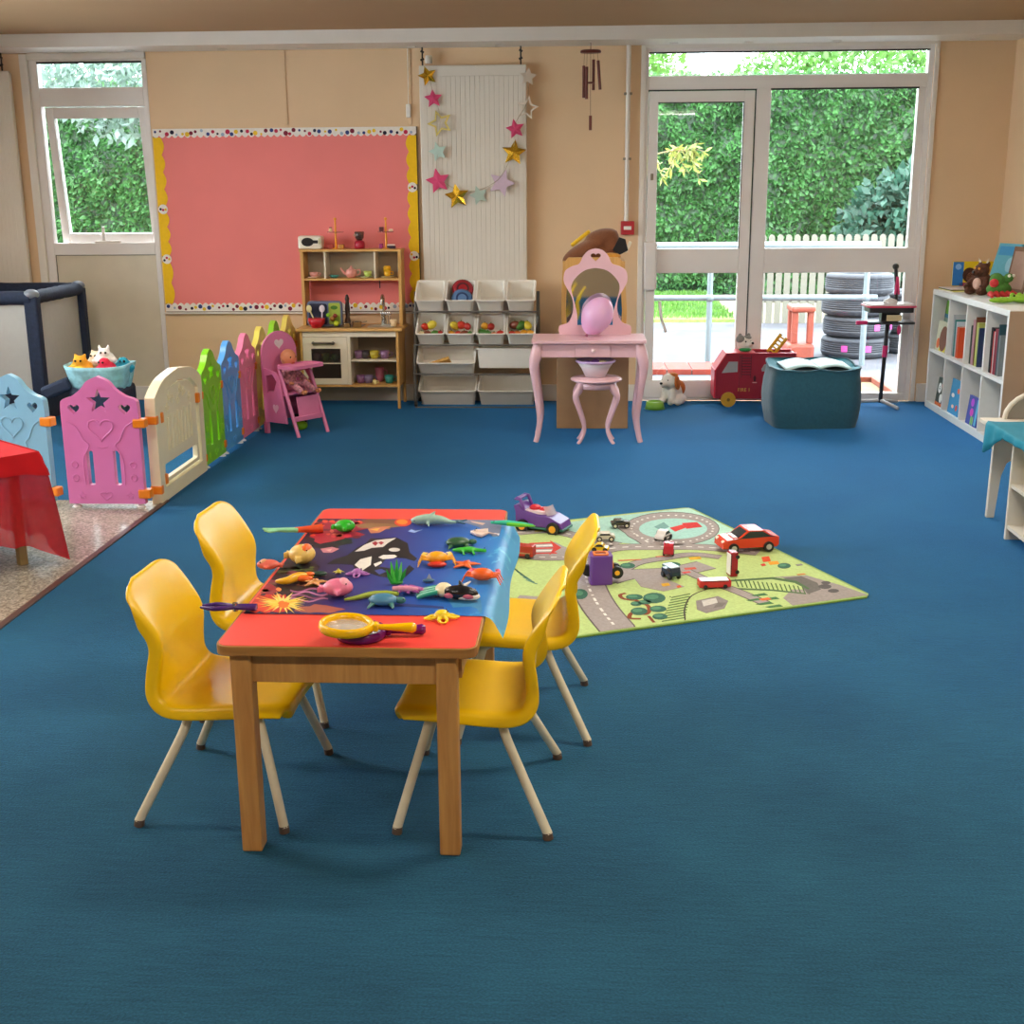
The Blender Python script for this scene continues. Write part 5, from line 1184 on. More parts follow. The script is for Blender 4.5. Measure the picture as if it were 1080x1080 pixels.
# cells: 0 nearest camera ... 3 far end
row(2, True, [('pale grey tall book, far side of the shelf\'s second upper cell', 0.20, 0.27, 0.03, '#b9c0c4'), ('teal book with a green spine in the second upper cell', 0.19, 0.24, 0.03, '#3f8a8a'), ('white book with blue pattern in the second upper cell', 0.2, 0.23, 0.022, '#cdd9e2'), ('orange-red book, nearest in the second upper cell', 0.18, 0.20, 0.05, '#e0552c')])
row(1, True, [('dark green book, farthest in the third upper cell', 0.18, 0.24, 0.03, '#2f4a44'), ('dusky pink tall book in the third upper cell', 0.2, 0.28, 0.045, '#b98a94'), ('brown rounded book in the third upper cell', 0.2, 0.30, 0.02, '#7a4a34'), ('yellow-green patterned book in the third upper cell', 0.19, 0.27, 0.045, '#b2b860'), ('navy thin book, nearest in the third upper cell', 0.18, 0.24, 0.02, '#2b3a5c')])
row(0, True, [('black tall book, farthest in the nearest upper cell', 0.2, 0.27, 0.04, '#23242c'), ('bright red thin book in the nearest upper cell', 0.19, 0.25, 0.015, '#c92b2b'), ('white thin book in the nearest upper cell', 0.18, 0.25, 0.012, '#e8e4e0'), ('dark crimson wide book in the nearest upper cell', 0.2, 0.27, 0.05, '#8a2a3c'), ('dark teal book in the nearest upper cell', 0.2, 0.30, 0.02, '#2c4f58'), ('grey book in the nearest upper cell', 0.18, 0.24, 0.025, '#7d8486')])
def facing(lb, cell, upper, w_, h_, col, art, dy=0, dx=0.022):
    y = sy0+cw*(cell+0.5)+0.01+dy; z0 = (zm+0.0202) if upper else 0.0452
    return book(lb, w_, h_, 0.012, col, art, (sxf+dx, y, z0), 0, rot=(radians(-6), 0, radians(-90)))
facing('pale book with a brown arch and yellow house, farthest upper cell', 3, True, 0.26, 0.20, '#c8c8ae', [('e', 0.035, 0.09, 0.088, 0.085, '#7a4a34'), ('r', 0.04, 0.055, 0.07, 0.05, '#e3d23c'), ('e', -0.07, 0.05, 0.035, 0.035, '#d8662c')], dx=0.02)
facing('tall green and blue landscape book behind the pale one, farthest upper cell', 3, True, 0.30, 0.335, '#7e9c92', [('r', 0, 0.29, 0.15, 0.045, '#6ea83c'), ('r', 0, 0.24, 0.15, 0.02, '#3f7f9c')], dx=0.055)
facing('narrow black, white and orange book, farthest lower cell', 3, False, 0.16, 0.19, '#2c3a34', [('e', -0.02, 0.12, 0.035, 0.035, '#eef0ee'), ('e', -0.02, 0.12, 0.015, 0.015, '#1a1a1a'), ('e', 0.03, 0.055, 0.03, 0.03, '#e8ece8'), ('r', 0, 0.012, 0.08, 0.01, '#d8662c'), ('e', 0.04, 0.15, 0.02, 0.02, '#c8485a')], dy=-0.05)
facing('blue sea picture book with little fish, second lower cell', 2, False, 0.23, 0.225, '#2d8fc4', [('e', -0.05, 0.12, 0.03, 0.014, '#f0ece4'), ('e', 0.05, 0.16, 0.025, 0.018, '#e06a4a'), ('e', 0.06, 0.05, 0.02, 0.02, '#d84a3a'), ('e', -0.02, 0.05, 0.025, 0.012, '#f0c8b0')])
facing('blue-violet picture book with two purple flowers, third lower cell', 1, False, 0.20, 0.18, '#4352a8', [('e', -0.02, 0.14, 0.03, 0.026, '#c050d8'), ('e', -0.01, 0.08, 0.032, 0.026, '#d84ac0'), ('e', 0.0, 0.03, 0.012, 0.03, '#8ccf5a'), ('e', 0.03, 0.03, 0.01, 0.028, '#8ccf5a'), ('r', 0.08, 0.09, 0.018, 0.08, '#5ab0d8')])
cbx = thing('small_red_box', 'small red and cream printed box in the nearest lower cell of the bookshelf', 'box', (sxf+0.07, sy0+0.12, 0.0452))
MB(paper('#b9b0a0')).box(-0.05, -0.06, 0, 0.05, 0.06, 0.10, 0.003).obj('box_body', cbx); MB(paper('#c4423a')).box(-0.0512, -0.055, 0.01, -0.0502, 0.055, 0.035).box(-0.0512, -0.055, 0.042, -0.0502, 0.055, 0.048).box(-0.0512, -0.04, 0.065, -0.0502, 0.04, 0.072).obj('print', cbx)
# on top of the shelf
T_ = shz+0.0005
fb = thing('flat_book', 'thin white and yellow book lying flat at the far end of the bookshelf top', 'book', (2.56, 8.58, T_), radians(6))
MB(paper('#e8e4d8')).box(-0.10, -0.13, 0, 0.16, 0.13, 0.008).obj('pages', fb); MB(paper('#d9cf4a')).box(-0.102, -0.132, 0.0085, 0.162, 0.132, 0.0105).obj('cover', fb)
fb2 = thing('flat_book', 'pale thin book with a dark spine lying on the yellow flat book', 'book', (2.59, 8.62, T_+0.011), radians(4)); MB(paper('#2a2a30')).box(-0.13, -0.12, 0, 0.16, 0.11, 0.006).obj('pages', fb2); MB(paper('#e6dcd8')).box(-0.132, -0.122, 0.0065, 0.162, 0.112, 0.0095).obj('cover', fb2)
book('yellow book with faces and a blue edge standing at the back of the bookshelf top', 0.30, 0.165, 0.03, '#e2c21e', [('r', -0.115, 0.083, 0.035, 0.08, '#2f78c0'), ('e', -0.04, 0.075, 0.045, 0.05, '#4a2a1e'), ('e', -0.03, 0.055, 0.03, 0.035, '#d89a7a'), ('e', 0.08, 0.07, 0.05, 0.045, '#e0a040'), ('r', 0.0, 0.012, 0.1, 0.012, '#8a3a5a'), ('e', -0.115, 0.13, 0.02, 0.02, '#8ab8e8'), ('e', 0.12, 0.03, 0.03, 0.02, '#3fa8b8')], (2.70, 8.76, T_+0.022), radians(-4))
mk = thing('plush_monster', 'brown shaggy plush monster sitting on the bookshelf top', 'soft toy', (2.62, 8.32, T_), radians(-60), scale=0.95)
Mbr = mat('brown_plush', '#5e3a2a', 0.95, noise_amt=0.3, nscale=60, bump=0.9, bscale=90)
b = MB(Mbr).ell((0, 0, 0.07), (0.07, 0.065, 0.075)).ell((0.0, -0.02, 0.165), (0.052, 0.05, 0.048)).ell((0, -0.07, 0.15), (0.028, 0.03, 0.024))
for sx in (-1, 1): b.tube([(sx*0.05, -0.02, 0.11), (sx*0.08, -0.06, 0.06), (sx*0.06, -0.09, 0.05)], 0.02, 10).ell((sx*0.05, -0.06, 0.025), (0.028, 0.05, 0.025)).ell((sx*0.035, 0, 0.205), (0.016, 0.012, 0.022))
blob(b, 'body', mk, 0.006, 2)
for sx in (-1, 1): MB(paper('#e8a84a')).ell((sx*0.018, -0.066, 0.178), 0.008).obj('eye', mk); MB(paper('#e0d4c0')).tube([(sx*0.03, -0.005, 0.215), (sx*0.045, -0.01, 0.245)], [0.008, 0.002], 8).obj('horn', mk)
MB(M_eye).ell((0, -0.098, 0.155), 0.009).obj('nose', mk); MB(mat('pale_plush', '#d8b0a0', 0.9)).ell((0, -0.055, 0.075), (0.035, 0.02, 0.04)).obj('belly', mk)
# leaning picture boards by the right wall
for (lb, y, x, h_, w_, col, art, rr) in (
    ('blue sky landscape picture book leaning against the right wall above the shelf', 8.56, 2.79, 0.32, 0.24, '#6ab4c8', [('e', -0.04, 0.06, 0.09, 0.06, '#5f8a3c'), ('r', 0, 0.27, 0.10, 0.03, '#4a9ccf'), ('e', 0.05, 0.18, 0.04, 0.05, '#9ccfe0')], (radians(-16), 0, radians(-72))),
    ('brown backed picture book leaning behind the landscape one', 8.36, 2.835, 0.30, 0.22, '#8a6a58', [('r', 0, 0.15, 0.09, 0.12, '#b99a8a')], (radians(-10), 0, radians(-78))),
    ('dark framed board leaning on the right wall at the picture\'s edge', 7.94, 2.80, 0.26, 0.20, '#e2dcc8', [('r', 0.0, 0.13, 0.085, 0.115, '#23262c')], (radians(-20), 0, radians(-80)))):
    book(lb, w_, h_, 0.012, col, art, (x, y, T_+0.003), rot=rr)
cr_ = thing('plush_dragon', 'green plush toy with red claws lying by the leaning books', 'soft toy', (2.66, 8.12, T_), radians(20))
Mgr = mat('green_plush', '#4f8a3e', 0.9, noise_amt=0.15, nscale=60, bump=0.5, bscale=120); Mrd = mat('red_plush', '#cf3a3e', 0.9, noise_amt=0.12, nscale=60, bump=0.5, bscale=120)
blob(MB(Mgr).ell((0, 0, 0.05), (0.09, 0.05, 0.045)).ell((-0.02, 0, 0.10), (0.05, 0.04, 0.05)).ell((0.05, -0.02, 0.12), (0.03, 0.03, 0.03)), 'body', cr_, 0.006, 2)
for k in range(5): MB(Mrd).tube([(-0.09+0.04*k, -0.04, 0.025), (-0.12+0.05*k, -0.10, 0.014)], [0.020, 0.008], 8).obj('claw', cr_)
MB(Mrd).ell((-0.055, -0.02, 0.09), 0.028).obj('red_cheek', cr_)
for sx in (-1, 1): MB(paper('#f0f0e8')).ell((0.05+sx*0.016, -0.045, 0.135), 0.010).obj('eye', cr_)
fg = thing('plush_crocodile', 'flat lime green plush crocodile lying on the near end of the bookshelf top', 'soft toy', (2.66, 7.70, T_), radians(12))
Ml = mat('lime_plush', '#8fc23a', 0.9, noise_amt=0.12, nscale=50, bump=0.5, bscale=120)
b = MB(Ml).ell((0.05, 0, 0.026), (0.14, 0.07, 0.026)).ell((-0.12, 0, 0.02), (0.09, 0.035, 0.018))
for k in range(6): b.ell((-0.06+k*0.045, 0, 0.05), (0.016, 0.014, 0.014))
for sx in (-1, 1): b.tube([(0.0, sx*0.05, 0.02), (-0.03, sx*0.11, 0.014)], 0.014, 8).tube([(0.11, sx*0.05, 0.02), (0.13, sx*0.11, 0.014)], 0.014, 8)
blob(b, 'body', fg, 0.006, 2)
for sx in (-1, 1): MB(M_eye).ell((-0.06, sx*0.022, 0.045), 0.006).obj('eye', fg)

# ================================================================ RIGHT FOREGROUND UNIT
M_cu = paint('#d9d4c8'); ux = 1.868
cu = thing('play_shelf_unit', 'white open play shelf unit at the right picture edge with a legged end', 'shelf unit', (0, 0, 0))
MB(M_cu).box(ux, 5.325, 0, 2.28, 5.343, 0.44, 0.002).obj('side_board', cu); MB(M_cu).box(ux, 4.50, 0, 2.28, 4.518, 0.44, 0.002).obj('side_board', cu)
MB(M_cu).box(ux+0.004, 4.518, 0.05, 2.28, 5.325, 0.066).obj('lower_shelf', cu); MB(M_cu).box(ux+0.004, 4.518, 0.235, 2.28, 5.325, 0.250).obj('upper_shelf', cu)
MB(paint('#b5ab98')).box(2.265, 4.518, 0.0, 2.28, 5.325, 0.44).obj('back_panel', cu)
MB(M_cu).box(ux-0.01, 4.48, 0.4405, 2.32, 5.78, 0.460, 0.003).obj('tabletop', cu)
lg = [(1.905, 0.0), (1.940, 0.0), (1.955, 0.20), (1.975, 0.26), (2.02, 0.29), (2.10, 0.30), (2.18, 0.29), (2.225, 0.26), (2.245, 0.20), (2.26, 0.0), (2.295, 0.0), (2.29, 0.44), (1.91, 0.44)]
MB(M_cu).poly(lg, 5.70, 5.725).obj('end_leg_panel', cu, bevel=0.003)
MB(M_cu).box(ux+0.04, 5.343, 0.395, ux+0.055, 5.70, 0.44).obj('rail', cu)
hbk = [(1.96, 0.461)]+[(2.14+0.18*cos(a), 0.461+0.13*sin(a)) for a in [pi-i*pi/12 for i in range(1, 12)]]+[(2.32, 0.461)]
MB(paint('#8f8a82')).poly(hbk, 5.74, 5.75).obj('arched_back', cu)
MB(M_cu).tube([(x, 5.745, z_) for x, z_ in hbk], 0.012, 8).obj('arched_rim', cu)
tcl = MB(mat('teal_cloth', '#0b7f99', 0.8, noise_amt=0.08, nscale=30))
def tcf(u, v):
    y = 5.66-0.62*v; x = 2.30-u*0.46; z_ = 0.463+0.004*noise.noise(Vector((x*8, y*8, 0)))+0.012*max(0, noise.noise(Vector((x*5, y*5, 2))))
    if x < ux-0.012:
        over = (ux-0.012)-x; L_ = (0.20-0.27*abs(v-0.12))
        L_ = max(0.05, 0.24-0.55*max(0, v-0.05)); x = ux-0.016-0.012*(over/0.03)-0.004*sin(v*30); z_ = 0.462-over/0.028*L_
    return Vector((x, y, z_))
tcl.sheet(tcf, 92, 36); tag(tcl.obj('teal_cloth', solid=0.003), 'teal cloth hanging over the corner of the white play unit', 'cloth')
o = MB(mat('green_cloth', '#2f9a6a', 0.8, noise_amt=0.1)).ell((0, 0, 0), (0.10, 0.16, 0.016)).obj('green_cloth'); place(tag(o, 'folded green cloth on the teal cloth at the right edge', 'cloth'), (2.08, 5.45, 0.497))
o = MB(plastic('#d9cf4a')).lathe([(0.05, 0), (0.06, 0.06), (0.055, 0.09), (0, 0.09)], 20).obj('yellow_tub'); place(tag(o, 'yellow tub on the upper shelf of the white play unit', 'tub'), (1.96, 5.13, 0.2505))
tt = thing('toy_lizard', 'olive green toy lizard with black stripes on the lowest shelf of the white unit', 'toy animal', (1.95, 5.10, 0.0665), radians(60))
Mlz = mat('olive_toy', '#8a9440', 0.6, noise_amt=0.35, nscale=40)
b = MB(Mlz).ell((0, 0, 0.03), (0.09, 0.045, 0.03)).ell((0.10, 0, 0.04), (0.035, 0.026, 0.02)).tube([(-0.08, 0, 0.025), (-0.15, 0.02, 0.012)], [0.02, 0.005], 8)
for sx in (-1, 1):
    for q in (-0.04, 0.05): b.tube([(q, sx*0.03, 0.02), (q+0.01, sx*0.075, 0.012)], 0.012, 8)
blob(b, 'body', tt, 0.006, 2)
for q in (-0.04, 0.01, 0.05): MB(M_blackp).ell((q, 0, 0.056), (0.008, 0.03, 0.006)).obj('stripe', tt)

# ================================================================ LEFT: PLAYPEN, TOY BASKET, RED TABLE
M_nv = mat('navy_fabric', '#1d2a44', 0.8, noise_amt=0.15, nscale=40, bump=0.4, bscale=60)
pn = thing('playpen', 'navy travel cot with white netting sides behind the blue fence section', 'travel cot', (0, 0, 0))
X1, X0, PY0, PY1, PZ = -3.55, -4.6, 7.95, 8.72, 0.87
for (x, y) in ((X1, PY0), (X1, PY1), (X0, PY0), (X0, PY1)): MB(M_nv).box(x-0.045, y-0.035, 0.0, x+0.045, y+0.035, PZ-0.02, 0.012).obj('corner_post', pn)
for nm, a, b_ in (('front', (X0, PY0), (X1, PY0)), ('back', (X0, PY1), (X1, PY1)), ('right', (X1, PY0), (X1, PY1)), ('left', (X0, PY0), (X0, PY1))):
    N_ = 14; pts_ = [Vector((a[0]+(b_[0]-a[0])*i/N_, a[1]+(b_[1]-a[1])*i/N_, PZ-0.03+0.006*noise.noise(Vector((i*1.3, a[0], a[1]))))) for i in range(N_+1)]
    MB(M_nv).tube(pts_, 0.045, 12).obj('top_rail', pn)
    MB(M_nv).box(min(a[0], b_[0])-0.02, min(a[1], b_[1])-0.02, 0.03, max(a[0], b_[0])+0.02, max(a[1], b_[1])+0.02, 0.22, 0.01).obj('lower_band', pn)
for p_ in ((X1, PY0), (X1, PY1)): MB(mat('corner_cap', '#7c8490', 0.4)).ell((p_[0], p_[1], PZ-0.008), (0.05, 0.045, 0.035)).obj('corner_cap', pn)
net = mat('white_netting', '#d4d4d0', 0.9, noise_amt=0.02, alpha=0.55)
MB(net).box(X0+0.045, PY0-0.003, 0.22, X1-0.045, PY0+0.003, PZ-0.07).obj('netting', pn); MB(net).box(X1-0.003, PY0+0.035, 0.22, X1+0.003, PY1-0.035, PZ-0.07).obj('netting', pn)
MB(net).box(X0+0.045, PY1-0.003, 0.22, X1-0.045, PY1+0.003, PZ-0.07).obj('netting', pn)
MB(cloth('#cfcfca')).box(X0+0.05, PY0+0.04, 0.23, X1-0.05, PY1-0.04, 0.30, 0.02).obj('mattress', pn)
# basket and toys
tb_ = thing('toy_basket', 'light blue patterned fabric basket full of soft toys on a navy stand', 'basket', (-2.885, 7.32, 0))
Mlb = mat('blue_pattern_fabric', '#8fc0cc', 0.85, noise_amt=0.25, nscale=25)
def bkf(u, v):
    a = 2*pi*u; c, s_ = cos(a), sin(a); k = (abs(c)**4+abs(s_)**4)**(-0.25); R_ = 1+0.02*sin(a*9)
    return Vector((c*k*(0.155+0.035*v)*R_, s_*k*(0.13+0.03*v)*R_, 0.36+0.135*v+0.012*abs(c)**3*v))
MB(Mlb).sheet(bkf, 48, 6).obj('basket_body', tb_, solid=0.008)
MB(M_nv).box(-0.165, -0.135, 0.10, 0.165, 0.135, 0.375, 0.03).obj('stand_body', tb_)
for (x, y) in ((-0.13, -0.10), (0.13, -0.10), (-0.13, 0.10), (0.13, 0.10)): MB(M_blackp).tube([(x, y, 0.0), (x*0.9, y*0.9, 0.12)], 0.012, 8).obj('leg', tb_)
MB(M_nv).at(TR(-0.24, -0.05, 0.375) @ rotm(0, radians(-22), 0)).box(-0.09, -0.10, -0.05, 0.09, 0.10, 0.03, 0.02).obj('side_flap', tb_)
TY = [((-2.985, 7.28, 0.475), '#e8a42c', 'orange and yellow plush lion at the left of the toy basket', 'plush_lion', 0.062), ((-2.915, 7.36, 0.50), '#e6d2b4', 'cream plush bear behind the orange lion in the toy basket', 'plush_bear', 0.055), ((-2.85, 7.31, 0.525), '#f0ece8', 'white plush rabbit on top of the heap in the toy basket', 'plush_rabbit', 0.055), ((-2.82, 7.25, 0.475), '#d82848', 'red and white plush ball toy at the front of the toy basket', 'plush_ball', 0.055), ((-2.745, 7.33, 0.475), '#2f9cb8', 'teal plush fish at the right of the toy basket', 'plush_fish', 0.05)]
for (p_, c_, lb, nm, r_) in TY:
    t = thing(nm, lb, 'soft toy', p_, radians(Rf.uniform(-20, 20)), group='soft toys in the blue basket', scale=1.15); M_ = mat(nm+'_fur', c_, 0.95, noise_amt=0.1, nscale=60, bump=0.5, bscale=120)
    b = MB(M_).ell((0, 0, 0), (r_, r_*0.85, r_*0.8)).ell((0, -r_*0.3, r_*0.65), (r_*0.6, r_*0.55, r_*0.5)).ell((-r_*0.8, -r_*0.3, 0), (r_*0.4, r_*0.3, r_*0.3)).ell((r_*0.8, -r_*0.3, 0), (r_*0.4, r_*0.3, r_*0.3))
    if 'rabbit' in nm or 'bear' in nm or 'lion' in nm:
        for sx in (-1, 1): b.ell((sx*r_*0.4, -r_*0.2, r_*1.15), (r_*0.16, r_*0.12, r_*(0.4 if 'rabbit' in nm else 0.18)))
    blob(b, 'body', t, 0.007, 2)
    for sx in (-1, 1): MB(M_eye).ell((sx*r_*0.22, -r_*0.82, r_*0.75), 0.006).obj('eye', t)
    if 'ball' in nm: MB(Mw).ell((-r_*0.3, -r_*0.55, -r_*0.2), (r_*0.6, r_*0.4, r_*0.4)).obj('white_patch', t)
    if 'lion' in nm: MB(mat('yellow_plush', '#f0cf3a', 0.9)).ell((0, -r_*0.75, -r_*0.1), (r_*0.6, r_*0.3, r_*0.4)).obj('yellow_belly', t)
# red draped table
rt = thing('small_table', 'low square table with wooden legs under red cloths at the left picture edge', 'table', (-2.707, 4.797, 0), radians(50))
TH = 0.35
MB(M_beech).box(-TH, -TH, 0.452, TH, TH, 0.474, 0.006).obj('tabletop', rt)
for (x, y) in ((-1, -1), (1, -1), (-1, 1), (1, 1)): MB(mat('pale_leg_wood', '#a08a5c', 0.5, noise_amt=0.08)).box(x*(TH-0.07)-0.018, y*(TH-0.07)-0.018, 0, x*(TH-0.07)+0.018, y*(TH-0.07)+0.018, 0.4515, 0.004).obj('leg', rt)
Mrc = mat('red_voile', '#b80f22', 0.8, noise_amt=0.08, nscale=40, alpha=0.78, spec=0.2); Mrc2 = mat('red_cloth', '#c4161f', 0.8, noise_amt=0.05, nscale=20, spec=0.2)
o = MB(Mrc2).poly(rrect(-TH-0.008, -TH-0.008, TH+0.008, TH+0.008, 0.02), 0.4745, 0.478, plane='xy').obj('red_table_cover'); place(tag(o, 'opaque bright red cover lying on the low table at the left edge', 'cloth'), (-2.707, 4.797, 0), radians(50))
def vf(u, v):
    s_ = u*4*2*TH; k_ = min(3, int(s_/(2*TH))); q = s_-k_*2*TH
    x, y, nx, ny = [(-TH+q, -TH, 0, -1), (TH, -TH+q, 1, 0), (TH-q, TH, 0, 1), (-TH, TH-q, -1, 0)][k_]
    dc = min(q, 2*TH-q); cn = math.exp(-(dc/0.07)**2)
    nn = Vector((nx, ny, 0))
    if cn > 0.02:
        cx, cy = (round(x/TH+0.0001) if abs(x) > TH*0.5 else 0), (round(y/TH+0.0001) if abs(y) > TH*0.5 else 0)
        nn = nn.lerp(Vector((x, y, 0)).normalized(), cn)
    fl = 0.012+0.03*v+(0.013*sin(s_*46+1.2)+0.006*sin(s_*97))*v+cn*0.05*v**0.45
    drop = 0.40+0.03*sin(s_*5+2.2)+0.09*cn-0.02*abs(sin(s_*17))
    if v < 0.16: # short opaque fold line of the upper cloth stays near the edge
        fl = fl*0.8
    return Vector((x+nn.x*fl, y+nn.y*fl, 0.479-v*min(drop, 0.465)))
o = MB(Mrc).sheet(vf, 220, 16).obj('red_voile_cloth'); place(tag(o, 'sheer red cloth hanging in folds around the low table at the left', 'cloth'), (-2.707, 4.797, 0), radians(50))
def vf2(u, v):
    p = vf(u, v*0.22); c = Vector((p.x, p.y, 0)).normalized()*0.006; return p+Vector((c.x, c.y, 0.0015))
o = MB(Mrc2).sheet(vf2, 220, 4).obj('red_valance'); place(tag(o, 'short opaque red edge hanging over the sheer red cloth', 'cloth'), (-2.707, 4.797, 0), radians(50))
bpy.context.view_layer.update()

# ================================================================ DOLL HIGH CHAIR + DOLL
Mhp = plastic('#dc7fae', 0.4); Mhh = plastic('#efc9dc', 0.4)
hc = thing('doll_high_chair', 'pink wooden doll high chair with heart cut-outs in front of the yellow fence section', 'doll high chair', (-1.805, 7.75, 0), radians(-36))
bo_ = [(-0.135, 0.07), (-0.145, 0.50)]+[(0.145*cos(a), 0.50+0.14*sin(a)) for a in [pi-i*pi/14 for i in range(1, 14)]]+[(0.145, 0.50), (0.135, 0.07)]
MB(Mhp).poly(bo_, -0.150, -0.135, plane='yz').obj('backrest', hc, bevel=0.003)
MB(mat('heart_white', '#e6d6dc', 0.5)).poly(heart(0, 0.555, 0.075, 0.065), -0.1345, -0.1335, plane='yz').obj('heart_print', hc)
for sy in (-1, 1):
    y = sy*0.135
    sp = [(-0.134, 0.075), (-0.134, 0.42), (-0.02, 0.40), (0.015, 0.37), (0.065, 0.11), (0.07, 0.08)]
    dh = [(-0.11, 0.26), (-0.11, 0.37), (-0.05, 0.385), (-0.012, 0.34), (-0.04, 0.275)]
    so_ = MB(Mhp).poly(sp, y-0.006, y+0.006, [dh]).obj('side_panel', hc, bevel=0.002)
    MB(Mhh).poly(heart(-0.03, 0.165, 0.055, 0.06), y-0.0072 if sy < 0 else y+0.0062, y-0.0062 if sy < 0 else y+0.0072).obj('heart_print', so_)
    MB(Mhp).tube([(0.0, y-sy*0.012, 0.42), (0.155, y-sy*0.012, 0.0)], 0.012, 8).obj('front_leg', hc)
    MB(Mhp).box(-0.148, y-0.012, 0, -0.115, y+0.012, 0.075, 0.003).obj('back_leg', hc)
MB(Mhp).poly(rrect(-0.02, -0.145, 0.145, 0.145, 0.05, 5), 0.425, 0.438, plane='xy').poly(rrect(-0.02, -0.145, 0.145, 0.145, 0.05, 5), 0.4381, 0.445, [rrect(-0.01, -0.135, 0.135, 0.135, 0.045, 5)], plane='xy').obj('tray', hc)
MB(Mhp).box(-0.134, -0.128, 0.255, 0.06, 0.128, 0.268).obj('seat', hc)
MB(Mhp).box(0.105, -0.12, 0.095, 0.125, 0.12, 0.125, 0.003).obj('crossbar', hc); MB(Mhp).at(TR(0.085, 0, 0.18) @ rotm(0, radians(-10), 0)).box(-0.005, -0.06, -0.06, 0.005, 0.12, 0.06, 0.003).obj('footboard', hc)
dl_ = thing('baby_doll', 'baby doll in pink floral clothes sitting in the pink high chair', 'doll', (-1.805, 7.75, 0.0), radians(-36))
Msk = mat('doll_skin', '#c9825c', 0.5, noise_amt=0.04, sub=0.05); Mdc = mat('doll_clothes', '#c98a98', 0.85, noise_amt=0.5, nscale=60, bump=0.3)
b = MB(Msk).ell((-0.05, 0, 0.475), (0.055, 0.05, 0.056)).tube([(-0.055, 0, 0.43), (-0.055, 0, 0.39)], 0.02, 10).ell((-0.004, 0, 0.462), (0.008, 0.007, 0.007))
for sy in (-1, 1): b.ell((-0.052, sy*0.052, 0.47), (0.01, 0.007, 0.014))
blob(b, 'head', dl_, 0.005, 2)
for sy in (-1, 1): MB(M_eye).ell((-0.004, sy*0.02, 0.482), (0.004, 0.006, 0.006)).obj('eye', dl_)
MB(mat('doll_lips', '#a83a3a', 0.4)).ell((-0.005, 0, 0.447), (0.004, 0.012, 0.003)).obj('mouth', dl_)
b = MB(Mdc).ell((-0.06, 0, 0.345), (0.045, 0.055, 0.075))
for sy in (-1, 1):
    b.tube([(-0.055, sy*0.045, 0.39), (-0.02, sy*0.085, 0.345), (0.03, sy*0.07, 0.33)], [0.024, 0.018, 0.015], 10).tube([(-0.04, sy*0.03, 0.295), (0.05, sy*0.045, 0.315), (0.13, sy*0.055, 0.275)], [0.03, 0.024, 0.019], 10)
blob(b, 'clothes', dl_, 0.006, 2)
for sy in (-1, 1):
    h_ = MB(Msk).ell((0.045, sy*0.066, 0.328), (0.016, 0.013, 0.010))
    for q in range(4): h_.tube([(0.052, sy*0.066+(q-1.5)*0.006, 0.328), (0.066, sy*0.066+(q-1.5)*0.0075, 0.325)], 0.0035, 6)
    h_.tube([(0.045, sy*0.056, 0.33), (0.055, sy*0.047, 0.334)], 0.004, 6); h_.obj('hand', dl_)
    blob(MB(Msk).ell((0.15, sy*0.058, 0.275), (0.022, 0.014, 0.014)).ell((0.165, sy*0.058, 0.283), (0.012, 0.012, 0.012)), 'foot', dl_, 0.004, 1)
gb = thing('green_toy', 'small lime green and black toy on the carpet under the high chair', 'toy', (-1.80, 7.82, 0)); MB(plastic('#84c81e')).ell((0, 0, 0.032), (0.05, 0.035, 0.032)).obj('toy_body', gb); MB(M_blackp).box(-0.05, 0.0, 0.06, 0.05, 0.05, 0.10, 0.01).box(-0.04, 0.01, 0.03, 0.04, 0.05, 0.061).obj('toy_top', gb)

# ================================================================ OUTSIDE THINGS
GZ_ = GZ
Mty = mat('tyre_rubber', '#313238', 0.75, noise_amt=0.15, nscale=15, bump=0.4, bscale=40)
def tyre(label, R_=0.32, h_=0.21):
    t = thing('tyre', label, 'tyre', group='old tyres stacked outside')
    pr = [(R_*0.62, 0.02), (R_*0.80, 0.0), (R_*0.95, 0.015), (R_, 0.05)]
    for k in range(5): z_ = 0.05+(h_-0.10)*k/5; pr += [(R_, z_+0.004), (R_, z_+(h_-0.1)/5-0.008), (R_-0.012, z_+(h_-0.1)/5-0.006), (R_-0.012, z_+(h_-0.1)/5)]
    pr += [(R_, h_-0.05), (R_*0.95, h_-0.015), (R_*0.80, h_), (R_*0.62, h_-0.02), (R_*0.60, h_*0.7), (R_*0.86, h_*0.6), (R_*0.86, h_*0.4), (R_*0.60, h_*0.3), (R_*0.62, 0.02)]
    MB(Mty).lathe(pr, 40).obj('tyre_body', t)
    b = MB(plastic('#a83a80'))
    for k in range(2): a = 3.9+k*0.7; b.at(TR((R_+0.001)*cos(a), (R_+0.001)*sin(a), h_*0.5) @ rotm(0, 0, a)).box(-0.002, -0.03, -0.03, 0.003, 0.03, 0.03, 0.002)
    b.obj('chalk_mark', t); return t
ty = 12.45
cxx = ony(903, 340, ty).x
zt = ony(903, 287, ty).z
n_ = 4; hh = (zt-GZ_)/n_
t0 = tyre('lowest of the four stacked old tyres outside the door', 0.33, hh-0.002); place(t0, (cxx, ty, GZ_), 0.3)
for k, lb in ((1, 'second tyre from the ground in the outdoor stack with pink chalk'), (2, 'third tyre from the ground in the outdoor stack'), (3, 'topmost of the four stacked old tyres outside the door')):
    dup(t0, (cxx+(0.01 if k % 2 else -0.015), ty, GZ_+hh*k), 0.3+k*0.9, lb)
t5 = dup(t0, (cxx+0.62, ty+0.35, GZ_), 1.0, 'lower tyre of the second outdoor stack behind the play stand'); 
for k in (1, 2): dup(t0, (cxx+0.62, ty+0.35, GZ_+hh*k), 2.0, ('middle tyre of the second outdoor stack', 'top tyre of the second outdoor stack')[k-1])
